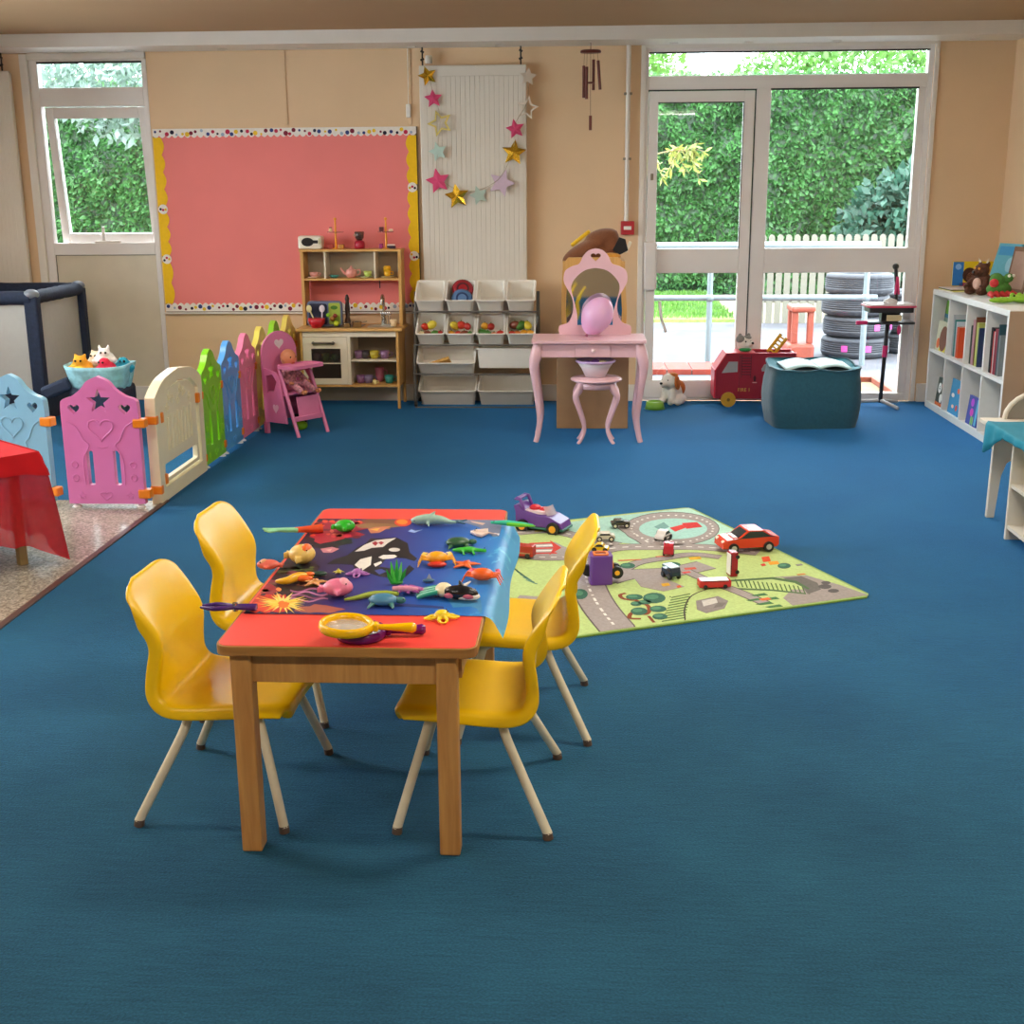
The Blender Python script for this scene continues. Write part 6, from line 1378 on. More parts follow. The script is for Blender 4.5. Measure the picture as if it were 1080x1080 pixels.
# orange frame (toy step / trolley)
oc = thing('orange_play_frame', 'faded orange plastic play frame outside left of the tyres', 'play frame', (-0.12, 12.2, GZ_))
Mor = mat('faded_orange', '#7d3422', 0.6, noise_amt=0.1)
def oz(px, py, Y_=12.2): p = ony(px, py, Y_); return (p.x, 0, p.z-GZ_)
A_ = oz(850, 322); B_ = oz(845, 365); C_ = oz(872, 320); D_ = oz(876, 380); 
MB(Mor).box(A_[0]-0.02, -0.1, 0.16, A_[0]+0.04, -0.04, A_[2]-0.061, 0.01).box(A_[0]-0.02, 0.12, 0.16, A_[0]+0.04, 0.18, A_[2]-0.061, 0.01).obj('side_post', oc)
MB(Mor).box(C_[0]-0.07, -0.1, 0.16, C_[0]-0.01, -0.04, C_[2]-0.061, 0.01).obj('side_post', oc)
MB(Mor).box(A_[0]-0.03, -0.12, A_[2]-0.06, C_[0]-0.0, 0.2, A_[2]-0.001, 0.02).obj('top_bar', oc)
MB(Mor).box(A_[0]-0.06, -0.15, 0.0, C_[0]-0.0, 0.25, 0.16, 0.03).obj('base_tray', oc)
# sandpit
sp_ = thing('sandpit', 'low timber-edged sandpit just outside the fixed pane of the door', 'sandpit', (1.95, 9.62, -0.06))
Mot = mat('orange_timber', '#773822', 0.8, noise_amt=0.15, nscale=15)
for (x0, y0, x1, y1) in ((-0.42, -0.40, 0.42, -0.36), (-0.42, 0.36, 0.42, 0.40), (-0.42, -0.36, -0.38, 0.36), (0.38, -0.36, 0.42, 0.36)): MB(Mot).box(x0, y0, 0, x1, y1, 0.09, 0.004).obj('edge_board', sp_)
MB(mat('sand', '#756044', 0.95, noise_amt=0.15, nscale=60, bump=0.5, bscale=80)).box(-0.38, -0.36, 0, 0.38, 0.36, 0.05).obj('sand', sp_)
# ================================================================ PLAY RUG
RZ = 0.006
NR = onz(921, 630, 0); u_ = Vector((-0.919, -0.395, 0)).normalized(); v_ = Vector((-0.395*1.0, 0.919, 0)).normalized()
RW, RL_ = 1.50, 1.455
def rugp(a, b): p = NR+u_*a+v_*b; return (p.x, p.y)
rugc = [rugp(0.03, 0), rugp(RW-0.03, 0), rugp(RW, 0.03), rugp(RW, RL_-0.03), rugp(RW-0.03, RL_), rugp(0.03, RL_), rugp(0, RL_-0.03), rugp(0, 0.03)]
def rugin(m, i=0.012): return [rugp(i, i), rugp(RW-i, i), rugp(RW-i, RL_-i), rugp(i, RL_-i)]
rg = MB(cloth('#7fa63c')).poly(rugc, 0.0002, RZ, plane='xy')
def fab(h): return mat('rug_print_'+h, h, 0.92, noise_amt=0.10, nscale=90, bump=0.2, bscale=300, spec=0.2)
rg.m(fab('#b9cf86')).poly(rugin(0), RZ, RZ+0.0006, plane='xy')
LV = [RZ+0.0006]
def inside(p):
    d = Vector((p[0], p[1], 0))-Vector((NR.x, NR.y, 0)); a = d.dot(u_); b = d.dot(v_)
    return a, b
def clampr(p, i=0.013):
    a, b = inside(p); a = min(max(a, i), RW-i); b = min(max(b, i), RL_-i); return rugp(a, b)
def dec(px, col, lv=1, world=False):
    pts = [p if world else tuple(onz(p[0], p[1], RZ)[:2]) for p in px]
    pts = [clampr(p) for p in pts]
    q = []
    for p in pts:
        if not q or (Vector(p)-Vector(q[-1])).length > 1e-4: q.append(p)
    if len(q) >= 3: rg.m(fab(col)).poly(q, RZ+0.0006, RZ+0.0006+0.00035*lv, plane='xy')
def ell_px(cx, cy, rx, ry, n=28): return circ(cx, cy, rx, ry, n)
def road(px, w_, col='#a39a96', lv=2, dash=True, edge=True):
    c = catmull([(*onz(x, y, RZ)[:2], 0) for x, y in px], 6); L_ = []; R_ = []
    for i, p in enumerate(c):
        t = (c[min(i+1, len(c)-1)]-c[max(i-1, 0)]).normalized(); n = Vector((-t.y, t.x, 0)); L_.append(p+n*w_/2); R_.append(p-n*w_/2)
    def strip(A, B_, col_, lv_):
        vs = []; fs = []
        for a, b in zip(A, B_): a_ = clampr((a.x, a.y)); b_ = clampr((b.x, b.y)); zz = RZ+0.0006+0.00035*lv_; vs += [(*a_, zz), (*b_, zz)]
        for i in range(len(A)-1): fs.append([2*i, 2*i+1, 2*i+3, 2*i+2])
        rg.m(fab(col_)).raw(vs, fs)
    if edge: strip([p+(p-q).normalized()*0.006 for p, q in zip(L_, R_)], [q+(q-p).normalized()*0.006 for p, q in zip(L_, R_)], '#6c645f', lv-0.5)
    strip(L_, R_, col, lv)
    if dash:
        d = 0; on = True; seg = []
        for i in range(len(c)-1):
            a, b = c[i], c[i+1]; l_ = (b-a).length; k = 0
            while k < l_:
                if int((d+k)/0.028) % 2 == 0:
                    p = a.lerp(b, k/l_); q = a.lerp(b, min(1, (k+0.026)/l_)); t = (b-a).normalized(); n = Vector((-t.y, t.x, 0))*0.005
                    zz = RZ+0.0006+0.00035*(lv+0.6)
                    if RL_-0.02 > inside((p.x, p.y))[1] > 0.02 and RW-0.02 > inside((p.x, p.y))[0] > 0.02:
                        rg.m(fab('#e6e2dc')).raw([p+n+Vector((0, 0, zz)), p-n+Vector((0, 0, zz)), q-n+Vector((0, 0, zz)), q+n+Vector((0, 0, zz))], [[0, 1, 2, 3]])
                k += 0.028
            d += l_
# mint water field, ring road and islands
dec([(600, 551), (640, 545.5), (735, 535), (752, 545), (790, 567), (772, 580), (735, 575), (700, 577), (650, 572), (600, 566)], '#a6cfc0')
dec([(735, 535), (752, 545), (790, 567), (775, 574), (757, 562), (735, 552), (700, 546), (690, 541)], '#b4dcc8', 1.3)
dec(ell_px(708, 558, 51, 18), '#6c645f', 1.6); dec(ell_px(708, 558, 50, 17.4), '#a39a96', 2); dec(ell_px(710, 558, 36, 11), '#a6d3c8', 2.4)
for k in range(34):
    a = 2*pi*k/34; cx, cy = 709+43*cos(a), 558+14.3*sin(a); dec(ell_px(cx, cy, 1.5, 0.6, 6), '#e6e2dc', 2.8)
dec([(706, 557), (722, 553), (726, 556), (712, 561)], '#d8453e', 2.8); dec([(722, 553), (727, 552), (731, 555), (727, 556.5)], '#e8e4e0', 2.9)
dec([(719, 552), (735, 551), (741, 556), (724, 558)], '#d23c3c', 3.0); dec([(690, 556), (700, 551), (706, 556), (697, 560)], '#7ba6a0', 2.8)
dec(ell_px(700, 563, 8, 3), '#8fb8ac', 2.7)
# roads
road([(540, 584), (575, 588), (612, 586), (650, 578), (690, 577), (730, 577), (765, 579), (800, 583)], 0.085, dash=True)
road([(545, 562), (580, 560), (615, 567), (650, 575)], 0.075)
road([(655, 553), (668, 562), (686, 574)], 0.07, lv=2.2)
road([(622, 590), (618, 605), (622, 622), (634, 643), (655, 668)], 0.13, lv=2.6)
road([(655, 603), (672, 594), (700, 589), (730, 585), (760, 588)], 0.05, lv=2.3, dash=False)
road([(640, 612), (665, 606), (700, 604), (722, 601), (745, 596)], 0.11, lv=2.35, dash=False)
road([(723, 602), (745, 612), (775, 623), (806, 636)], 0.045, lv=2.9, dash=False)
dec([(668, 609), (690, 605), (705, 612), (722, 619), (700, 624), (676, 619)], '#a39a96', 2.9)
dec([(815, 609), (850, 607), (885, 617), (921, 628), (905, 633), (838, 640), (826, 631), (835, 622), (858, 622), (855, 612)], '#9d948f', 2.0)
dec([(826, 610), (845, 608), (862, 615), (866, 622), (852, 627), (846, 619), (836, 614)], '#6f6b66', 2.4)
for (x, y, a, b) in ((870, 619, 7, 2.5), (879, 623.5, 6, 2), (871, 615, 5, 1.8)): dec(ell_px(x, y, a, b, 12), '#5d5a58', 2.5)
# railway sleepers and rails
def rails(p0, p1, n, h_, lv=2.2):
    (x0, y0), (x1, y1) = p0, p1
    for k in range(n):
        t = k/(n-1); x = x0+(x1-x0)*t; y = y0+(y1-y0)*t
        dec([(x, y), (x+1.3, y+0.1), (x+1.3+h_*0.4, y+h_), (x+h_*0.4, y+h_)], '#4f6a3a', lv)
rails((775, 611), (850, 619), 17, 8)
dec([(770, 612), (815, 609), (840, 613), (854, 621), (852, 622), (838, 615), (814, 611), (771, 613.5)], '#55724a', 2.5)
dec([(778, 620.5), (815, 622), (850, 626), (850, 627.2), (815, 623.4), (778, 622)], '#55724a', 2.5)
rails((706, 629), (722, 654), 2, 1)
for k in range(10):
    t = k/9; dec([(698+12*t*0+ (1-t)*10, 630+t*25), (728-t*5, 630+t*25-4), (728-t*5, 631+t*25-4), (698+(1-t)*10, 631+t*25)], '#5f7a45', 2.2)
road([(723, 656), (722, 643), (728, 630), (742, 623), (756, 620)], 0.006, '#4a4540', 2.5, dash=False, edge=False)
# trees
def tree_px(x, y, a, b): dec(ell_px(x, y, a, b, 14), '#3f6a58', 3.2); dec(ell_px(x-a*0.2, y-b*0.2, a*0.6, b*0.5, 10), '#558a6c', 3.4)
for t_ in ((669, 630, 9, 3), (690, 631, 12, 5.5), (671, 637, 6, 2.4), (680, 635.5, 7, 2.4), (694, 642.5, 9, 3.3), (674, 645, 9, 4), (696, 650.5, 8, 3.2), (612, 627, 8, 5.5), (662, 597, 8, 3), (708, 596, 10, 3), (827, 597, 7, 2.8)): tree_px(*t_)
road([(676, 653), (664, 652), (668, 646), (682, 648), (684, 640), (672, 634), (658, 632), (654, 628), (660, 626)], 0.016, '#8a4a30', 3.0, dash=False, edge=False)
road([(684, 650), (690, 657)], 0.012, '#8a4a30', 3.0, dash=False, edge=False)
# buildings and little prints
for (x, y, w_, h_, c_) in ((664, 591, 26, 1.8, '#cf6a4a'), (700, 587, 18, 1.8, '#d85a40'), (733, 589, 14, 3.5, '#e0b23a'), (728, 600, 14, 3, '#cf5a48'), (724, 604, 10, 2.4, '#d8453e'), (808, 590, 10, 6, '#dc5a34'), (816, 594, 12, 4, '#e8a23a'), (805, 596, 6, 3, '#d8453e'), (843, 596, 8, 2.4, '#8a8680'), (845, 606, 10, 1.8, '#cf7a4a'), (702, 617, 10, 4, '#d9a83a'), (716, 619, 6, 3, '#d8643a'), (568, 560, 10, 3, '#c8b86a')):
    dec([(x-w_/2, y-h_/2+1), (x+w_/2-2, y-h_/2), (x+w_/2, y+h_/2-1), (x-w_/2+2, y+h_/2)], c_, 3.3)
# runway with red and white arrow
dec([(548, 575), (585, 572), (598, 578), (596, 586), (560, 588), (548, 582)], '#a29a96', 2.7)
for k in range(5): dec([(558, 573+k*2.6), (582+k, 572+k*2.7), (584+k, 573.4+k*2.7), (560, 574.4+k*2.6)], '#c8423a' if k % 2 == 0 else '#e6e2dc', 3.3)
dec([(580, 570), (592, 578), (579, 586), (584, 578)], '#c8423a', 3.5)
# helipad / bridge lines at left and the harbour building lower right
for k in range(7): dec([(535+k*3.2, 594+k*3), (536+k*3.2, 593.6+k*3), (548+k*3.2, 604+k*2), (547+k*3.2, 604.5+k*2)], '#5f8a7a', 2.4)
dec([(734, 634), (757, 629), (768, 634), (764, 642), (745, 647), (735, 643)], '#8e8682', 2.8); dec([(740, 634), (755, 631), (757, 636), (742, 640)], '#c9c4bc', 3.1); dec([(757, 636), (766, 636), (762, 640), (752, 642)], '#7a746e', 3.2)
for (x, y) in ((800, 627), (812, 631), (806, 636), (816, 639), (796, 632)): dec([(x-9, y+1.4), (x+6, y-1.2), (x+10, y+0.8), (x-4, y+2.4)], '#4a7a4c', 3.0)
dec([(800, 632), (810, 630.5), (814, 632.5), (804, 634)], '#dc6a3a', 3.2)
dec([(543, 634), (548, 628), (575, 630), (580, 636), (560, 640)], '#a39a96', 2.1); 
tag(rg.obj('play_rug'), 'green play rug printed with roads, tracks and trees, lying askew on the carpet', 'rug')

# ================================================================ TOY VEHICLES
M_tyrek = plastic('#1b1b1d', 0.5); M_win = mat('toy_window', '#2a3138', 0.15, noise_amt=0)
def toy_wheel(t, x, y, r, w_, hub, name='wheel'):
    b = MB(M_tyrek).cyl((x, y-w_/2, r), (x, y+w_/2, r), r, n=20); b.m(plastic(hub)).cyl((x, y-w_/2-0.001, r), (x, y+w_/2+0.001, r), r*0.55, n=14); return b.obj(name, t)
GR = RZ+0.003
def toy_car(name, label, loc, rz, L_, W_, H_, col, hub='#c8c8c8', roofcol=None, prof=None, wr=None, windows=True, scale=1, cat='toy car', rot=None, stripe=None):
    t = thing(name, label, cat, loc, rz, rot=rot, scale=scale); wr = wr or H_*0.2; y = W_/2
    prof = prof or [(-0.5, 0.18), (-0.5, 0.5), (-0.46, 0.56), (-0.33, 0.62), (-0.2, 0.95), (-0.1, 1.0), (0.14, 1.0), (0.26, 0.64), (0.44, 0.54), (0.5, 0.42), (0.5, 0.18)]
    MB(plastic(col, 0.25)).poly([(a*L_, b*H_) for a, b in prof], -y, y).obj('car_body', t, bevel=min(0.004, W_*0.08))
    if roofcol: MB(plastic(roofcol, 0.25)).poly([(a*L_*0.98, b*H_) for a, b in ((-0.44, 0.93), (-0.44, 1.03), (0.44, 1.03), (0.44, 0.93))], -y*0.94, y*0.94).obj('roof', t, bevel=0.002)
    if windows:
        wpr = [(a, b) for a, b in prof if b > 0.58]
        cxw = sum(p[0] for p in wpr)/len(wpr); 
        wq = [(cxw+(a-cxw)*0.86, 0.62+(b-0.62)*0.80+0.03) for a, b in wpr]
        MB(M_win).poly([(a*L_, b*H_) for a, b in wq], -y-0.0008, -y+0.0002).poly([(a*L_, b*H_) for a, b in wq], y-0.0002, y+0.0008).obj('side_window', t)
    if stripe: MB(plastic(stripe)).box(-0.4*L_, -y-0.001, 0.36*H_, 0.4*L_, -y+0.0002, 0.46*H_).box(-0.4*L_, y-0.0002, 0.36*H_, 0.4*L_, y+0.001, 0.46*H_).obj('stripe', t)
    for sx in (-1, 1):
        for sy in (-1, 1): toy_wheel(t, sx*L_*0.31, sy*(y-0.002), wr, W_*0.2, hub)
    return t
def at_px(px, py, z=GR): p = onz(px, py, z); return (p.x, p.y, z)
# big red-orange open-top car
t = toy_car('toy_car', 'large orange-red toy sports car at the right side of the play rug', at_px(787, 579), radians(14), 0.25, 0.105, 0.095, '#dc4226', '#b9b6b0', wr=0.022,
            prof=[(-0.5, 0.22), (-0.49, 0.5), (-0.42, 0.60), (-0.22, 0.66), (-0.05, 1.0), (0.05, 1.0), (0.22, 0.98), (0.38, 0.72), (0.5, 0.66), (0.5, 0.3), (0.46, 0.2)])
MB(plastic('#e8d8d0', 0.3)).box(-0.075, -0.035, 0.062, -0.02, 0.035, 0.066, 0.002).obj('bonnet_panel', t); MB(M_win).poly([(-0.058, 0.066), (-0.016, 0.092), (-0.012, 0.092), (-0.052, 0.064)], -0.042, 0.042).obj('windscreen', t)
for sy in (-1, 1): MB(plastic('#f0e0c8')).ell((-0.118, sy*0.035, 0.048), (0.008, 0.012, 0.007)).obj('headlight', t)
# purple buggy
t = thing('toy_buggy', 'purple toy buggy with yellow wheels beyond the table on the rug edge', 'toy car', (onz(572, 561, 0).x-0.0, 5.42, 0.0005), radians(-22))
Mpu = plastic('#6a3f98', 0.28)
MB(Mpu).poly([(-0.11, 0.03), (-0.11, 0.09), (-0.12, 0.118), (-0.095, 0.125), (-0.07, 0.10), (0.0, 0.085), (0.03, 0.085), (0.06, 0.078), (0.11, 0.055), (0.12, 0.03)], -0.055, 0.055, [], smooth=False).obj('buggy_body', t, bevel=0.006)
MB(plastic('#2f6b5c')).box(-0.115, -0.058, 0.018, 0.125, 0.058, 0.0295, 0.004).obj('chassis', t)
MB(plastic('#e9d3dc')).poly(rrect(-0.075, -0.045, 0.035, 0.045, 0.02), 0.086, 0.100, plane='xy').obj('cockpit_rim', t, bevel=0.003); MB(plastic('#d42a3a')).ell((-0.035, 0, 0.105), (0.026, 0.028, 0.014)).ell((0.01, 0, 0.10), (0.022, 0.026, 0.012)).obj('seat', t)
MB(mat('clear_pale', '#d8ccd8', 0.1, alpha=0.6, noise_amt=0)).sheet(lambda u, v: Vector((0.045+0.02*sin(pi*u)-0.02*v, -0.05+0.1*u, 0.084+0.04*v)), 12, 4).obj('windscreen', t)
for sy in (-1, 1): MB(Mpu).tube([(-0.07, sy*0.045, 0.10), (-0.09, sy*0.045, 0.148), (-0.11, sy*0.04, 0.15)], 0.008, 8).obj('spoiler_post', t)
MB(Mpu).box(-0.118, -0.052, 0.142, -0.092, 0.052, 0.152, 0.004).obj('spoiler', t)
for sx in (-0.072, 0.078):
    for sy in (-1, 1): toy_wheel(t, sx, sy*0.06, 0.030, 0.024, '#eda32a')
# purple van standing on its end, orange opening up
t = thing('toy_van', 'purple toy van standing upright on its end on the rug, orange opening on top', 'toy car', at_px(633, 614), radians(8))
MB(Mpu).poly(rrect(-0.045, -0.038, 0.045, 0.038, 0.014, 4), 0.0, 0.115, plane='xy').obj('van_body', t, bevel=0.006)
MB(plastic('#ef8a3a')).poly(rrect(-0.030, -0.024, 0.030, 0.024, 0.01, 4), 0.1152, 0.121, [rrect(-0.022, -0.016, 0.022, 0.016, 0.007, 4)], plane='xy').obj('orange_rim', t); MB(plastic('#7a2a1e')).poly(rrect(-0.022, -0.016, 0.022, 0.016, 0.007, 4), 0.1152, 0.117, plane='xy').obj('opening', t)
MB(plastic('#ef9a2a')).at(TR(0.046, 0, 0.065) @ rotm(0, pi/2, 0)).lathe([(0, -0.002), (0.024, -0.002), (0.024, 0.003), (0, 0.004)], 20).obj('orange_disc', t)
for zz in (0.045,):
    for sy in (-1, 1):
        b = MB(M_tyrek).cyl((0.062, sy*0.02-0.011, zz), (0.062, sy*0.02+0.011, zz), 0.024, n=20); b.m(plastic('#e8a82a')).cyl((0.062, sy*0.02-0.0125, zz), (0.062, sy*0.02+0.0125, zz), 0.010, n=12); b.obj('wheel', t)
b = MB(M_tyrek).cyl((-0.05, -0.011, 0.05), (-0.05, 0.011, 0.05), 0.022, n=20); b.obj('wheel', t)
# little cars
toy_car('toy_car', 'small black and white toy jeep at the far edge of the rug, further of two', at_px(654, 556), radians(8), 0.085, 0.045, 0.038, '#4d4a34', '#e6e2c0', wr=0.012, prof=[(-0.5, 0.35), (-0.5, 0.7), (-0.35, 0.72), (-0.30, 1.0), (0.1, 1.0), (0.2, 0.8), (0.5, 0.75), (0.5, 0.3)])
t = toy_car('toy_car', 'small white toy jeep with black wheels, nearer of the two behind the yellow chair', at_px(638, 570), radians(4), 0.085, 0.046, 0.038, '#dcd9c2', '#e6e2c0', wr=0.012, prof=[(-0.5, 0.35), (-0.5, 0.75), (-0.35, 0.78), (-0.28, 1.0), (0.25, 1.0), (0.3, 0.8), (0.5, 0.75), (0.5, 0.3)])
toy_car('toy_car', 'tiny yellow toy car behind the upright purple van', at_px(633, 581), radians(-8), 0.075, 0.04, 0.035, '#e5bb1c', '#3a3a3a', wr=0.010)
toy_car('toy_car', 'small white and black toy police car inside the printed ring road', at_px(699.5, 569), radians(58), 0.085, 0.045, 0.045, '#e2e0dc', '#1b1b1d', wr=0.011, stripe='#1b1b1d')
t = toy_car('toy_car', 'small red toy car with white patches seen from behind, centre of the rug', at_px(705, 585), radians(85), 0.06, 0.042, 0.055, '#c8283a', '#1b1b1d', wr=0.010, prof=[(-0.5, 0.15), (-0.5, 0.8), (-0.4, 1.0), (0.3, 1.0), (0.5, 0.6), (0.5, 0.15)])
MB(plastic('#e8e0e0')).ell((-0.015, 0.008, 0.0565), (0.010, 0.009, 0.003)).ell((0.01, -0.010, 0.0565), (0.008, 0.007, 0.003)).obj('white_patch', t)
toy_car('toy_car', 'small navy blue toy truck in the middle of the rug', at_px(707.5, 609), radians(-62), 0.075, 0.045, 0.05, '#1f3348', '#3a4550', '#9fb4c4', wr=0.012, prof=[(-0.5, 0.25), (-0.5, 0.75), (0.1, 0.75), (0.12, 1.0), (0.4, 1.0), (0.5, 0.6), (0.5, 0.25)])
BP = [(-0.5, 0.15), (-0.5, 0.95), (-0.46, 1.0), (0.46, 1.0), (0.5, 0.9), (0.5, 0.15)]
toy_car('toy_bus', 'red toy bus with faded side at the left of the rug beside the table', at_px(549, 587), radians(-18), 0.125, 0.045, 0.055, '#b03428', '#2a2a2a', None, BP, wr=0.011, windows=False, cat='toy bus', stripe='#b98a6a')
toy_car('toy_bus', 'low red toy bus with white roof standing on its wheels near the rug\'s front', at_px(753, 619), radians(8), 0.125, 0.045, 0.032, '#c82a32', '#2a2a2a', '#efe9e6', BP, wr=0.008, windows=True, cat='toy bus')
p = at_px(777, 606); toy_car('toy_bus', 'red toy bus tipped up on its end with white roof turned left', (p[0], p[1], RZ+0.052), 0, 0.10, 0.045, 0.036, '#a3242e', '#2a2a2a', '#efe9e6', BP, wr=0.008, windows=True, cat='toy bus', rot=(0, radians(-90), radians(15)))

# ================================================================ SEA CLOTH ON THE TABLE
CT = TZ+0.0006
CX0 = TX0+0.012; CY0 = onz(400, 649, CT).y; CY1 = onz(430, 548, CT).y; CXE = TX1+0.004; OV = 0.070
def cfold(x, y, h_=0.0):
    """point on the cloth: flat on the table top, then bending over its right edge"""
    if x <= CXE-0.01: return Vector((x, y, CT+0.0012+h_))
    d = x-(CXE-0.01); r_ = 0.035; amax = radians(62); a = min(d/r_, amax); wv = 1+0.25*sin((y-CY0)*11)
    px_ = CXE-0.01+r_*sin(a); pz_ = CT+0.0012-r_*(1-cos(a))
    if d > r_*amax: e = d-r_*amax; px_ += e*cos(amax)*wv; pz_ -= e*sin(amax)
    return Vector((px_+h_*sin(a), y, pz_+h_*cos(a)))
def seamat():
    m = bpy.data.materials.new('printed_sea'); m.use_nodes = True; n = m.node_tree; b = n.nodes['Principled BSDF']; b.inputs['Roughness'].default_value = 0.45
    t = n.nodes.new('ShaderNodeTexCoord'); sp = n.nodes.new('ShaderNodeSeparateXYZ'); n.links.new(t.outputs['Object'], sp.inputs[0])
    z = n.nodes.new('ShaderNodeTexNoise'); z.inputs['Scale'].default_value = 7; z.inputs['Detail'].default_value = 4; n.links.new(t.outputs['Object'], z.inputs['Vector'])
    mr = n.nodes.new('ShaderNodeMapRange'); mr.inputs[1].default_value = CX0; mr.inputs[2].default_value = CXE+0.06; n.links.new(sp.outputs['X'], mr.inputs[0])
    ad = n.nodes.new('ShaderNodeMath'); ad.operation = 'MULTIPLY_ADD'; ad.inputs[1].default_value = 0.16; n.links.new(z.outputs['Fac'], ad.inputs[0]); n.links.new(mr.outputs[0], ad.inputs[2])
    r = n.nodes.new('ShaderNodeValToRGB'); e = r.color_ramp.elements; e[0].position = 0.08; e[0].color = (*hexc('#241a33'), 1); e[1].position = 1.08; e[1].color = (*hexc('#3d9ad6'), 1)
    for q, c_ in ((0.28, '#2e2358'), (0.5, '#2c3484'), (0.72, '#1f4fa6'), (0.90, '#1d6fc2'), (0.99, '#2f86cc')): k = e.new(q); k.color = (*hexc(c_), 1)
    n.links.new(ad.outputs[0], r.inputs['Fac'])
    mp = n.nodes.new('ShaderNodeMapping'); mp.inputs['Scale'].default_value = (34, 12, 1); z2 = n.nodes.new('ShaderNodeTexNoise'); z2.inputs['Scale'].default_value = 1; z2.inputs['Detail'].default_value = 3; z2.inputs['Distortion'].default_value = 1.2
    n.links.new(t.outputs['Object'], mp.inputs[0]); n.links.new(mp.outputs[0], z2.inputs['Vector'])
    r2 = n.nodes.new('ShaderNodeValToRGB'); r2.color_ramp.elements[0].position = 0.60; r2.color_ramp.elements[1].position = 0.74
    n.links.new(z2.outputs['Fac'], r2.inputs['Fac'])
    gt_ = n.nodes.new('ShaderNodeMath'); gt_.operation = 'MULTIPLY'; mr2 = n.nodes.new('ShaderNodeMapRange'); mr2.inputs[1].default_value = CXE-0.07; mr2.inputs[2].default_value = CXE+0.01; n.links.new(sp.outputs['X'], mr2.inputs[0])
    n.links.new(r2.outputs[0], gt_.inputs[0]); n.links.new(mr2.outputs[0], gt_.inputs[1])
    mx = n.nodes.new('ShaderNodeMix'); mx.data_type = 'RGBA'; mx.inputs['B'].default_value = (*hexc('#6cc6e8'), 1); n.links.new(gt_.outputs[0], mx.inputs['Factor']); n.links.new(r.outputs[0], mx.inputs['A'])
    n.links.new(mx.outputs['Result'], b.inputs['Base Color']); return m
sc = MB(seamat())
sc.sheet(lambda u, v: cfold(CX0+(CXE+OV-CX0)*u, CY0+(CY1-CY0)*v, 0), 90, 40)
Msp = {}
def spr(h): return mat('print_'+h, h, 0.45, noise_amt=0.06, nscale=60)
def sdec(px, col, lv=1):
    q = [onz(x, y, CT+0.001) for x, y in px]; q = [(min(max(p.x, CX0+0.001), CXE-0.012), min(max(p.y, CY0+0.001), CY1-0.001)) for p in q]
    out = []
    for p in q:
        if not out or (Vector(p)-Vector(out[-1])).length > 2e-4: out.append(p)
    if len(out) >= 3: sc.m(spr(col)).poly(out, CT+0.0009, CT+0.0012+0.00018*lv, plane='xy')
Rk = random.Random(12)
def splat(cx, cy, rx, ry, col, lv=1, n=18, j=0.35): sdec([(cx+rx*cos(2*pi*i/n)*(1+Rk.uniform(-j, j)), cy+ry*sin(2*pi*i/n)*(1+Rk.uniform(-j, j))) for i in range(n)], col, lv)
# dark reef, coral and wreck along the left side
splat(345, 571, 26, 8, '#201a22', 0.6); splat(306, 598, 28, 20, '#241c26', 0.7); splat(300, 625, 38, 16, '#2a1a24', 0.8); splat(335, 614, 22, 9, '#2a2038', 0.7)
splat(356, 557, 30, 9, '#9c1f3a', 1.2); splat(345, 566, 18, 7, '#b0283a', 1.3); splat(401, 552, 26, 5.5, '#7a5038', 1.1); splat(396, 555, 24, 3, '#8f6a44', 1.4)
for k in range(34): splat(330+Rk.uniform(0, 52), 550+Rk.uniform(0, 17), Rk.uniform(2, 5), Rk.uniform(1, 2), Rk.choice(['#d8324a', '#e2503a', '#b01f38', '#e86a5a', '#6a1a30']), 1.8, 8)
for k in range(42): splat(275+Rk.uniform(0, 60), 592+Rk.uniform(0, 32), Rk.uniform(3, 8), Rk.uniform(1, 2.2), Rk.choice(['#5a3a3a', '#2d3a2a', '#7a4a3a', '#3a2a3a', '#5f6a3a', '#8a3a4a', '#161316']), 1.8, 8)
splat(283, 636, 24, 11, '#c8281e', 1.5); splat(276, 641, 14, 5, '#e83a1c', 2.0); splat(282, 622, 10, 6, '#9a2430', 1.9); splat(335, 643, 22, 4.5, '#a85a4a', 1.6)
for k in range(16): splat(268+Rk.uniform(0, 34), 618+Rk.uniform(0, 24), Rk.uniform(2, 6), Rk.uniform(0.8, 2), Rk.choice(['#e8562a', '#d83a2a', '#8a1f2e', '#f08a4a']), 2.3, 8)
# yellow anemone
cx, cy = 298, 636
for k in range(26):
    a = 2*pi*k/26+Rk.uniform(-.1, .1); L_ = Rk.uniform(20, 36); ex, ey = cx+L_*cos(a), cy+L_*0.36*sin(a); nx, ny = -sin(a)*2.6, cos(a)*1.3
    sdec([(cx+nx, cy+ny), (ex, ey), (cx-nx, cy-ny)], Rk.choice(['#f2cf4a', '#f0b93a', '#f6dc7a']), 2.8+0.05*(k % 4))
splat(299, 638, 6, 4, '#ef7a2a', 3.4)
# mauve sea worms
for k in range(4):
    y0_ = 622+k*3.4; top = [(306+i*4, y0_+1.9*sin(i*0.8+k*1.3)) for i in range(11)]; sdec(top+[(x, y+1.5) for x, y in top[::-1]], ('#a55a86', '#c47aa6', '#8f4a76', '#b0709a')[k], 2.4+0.1*k)
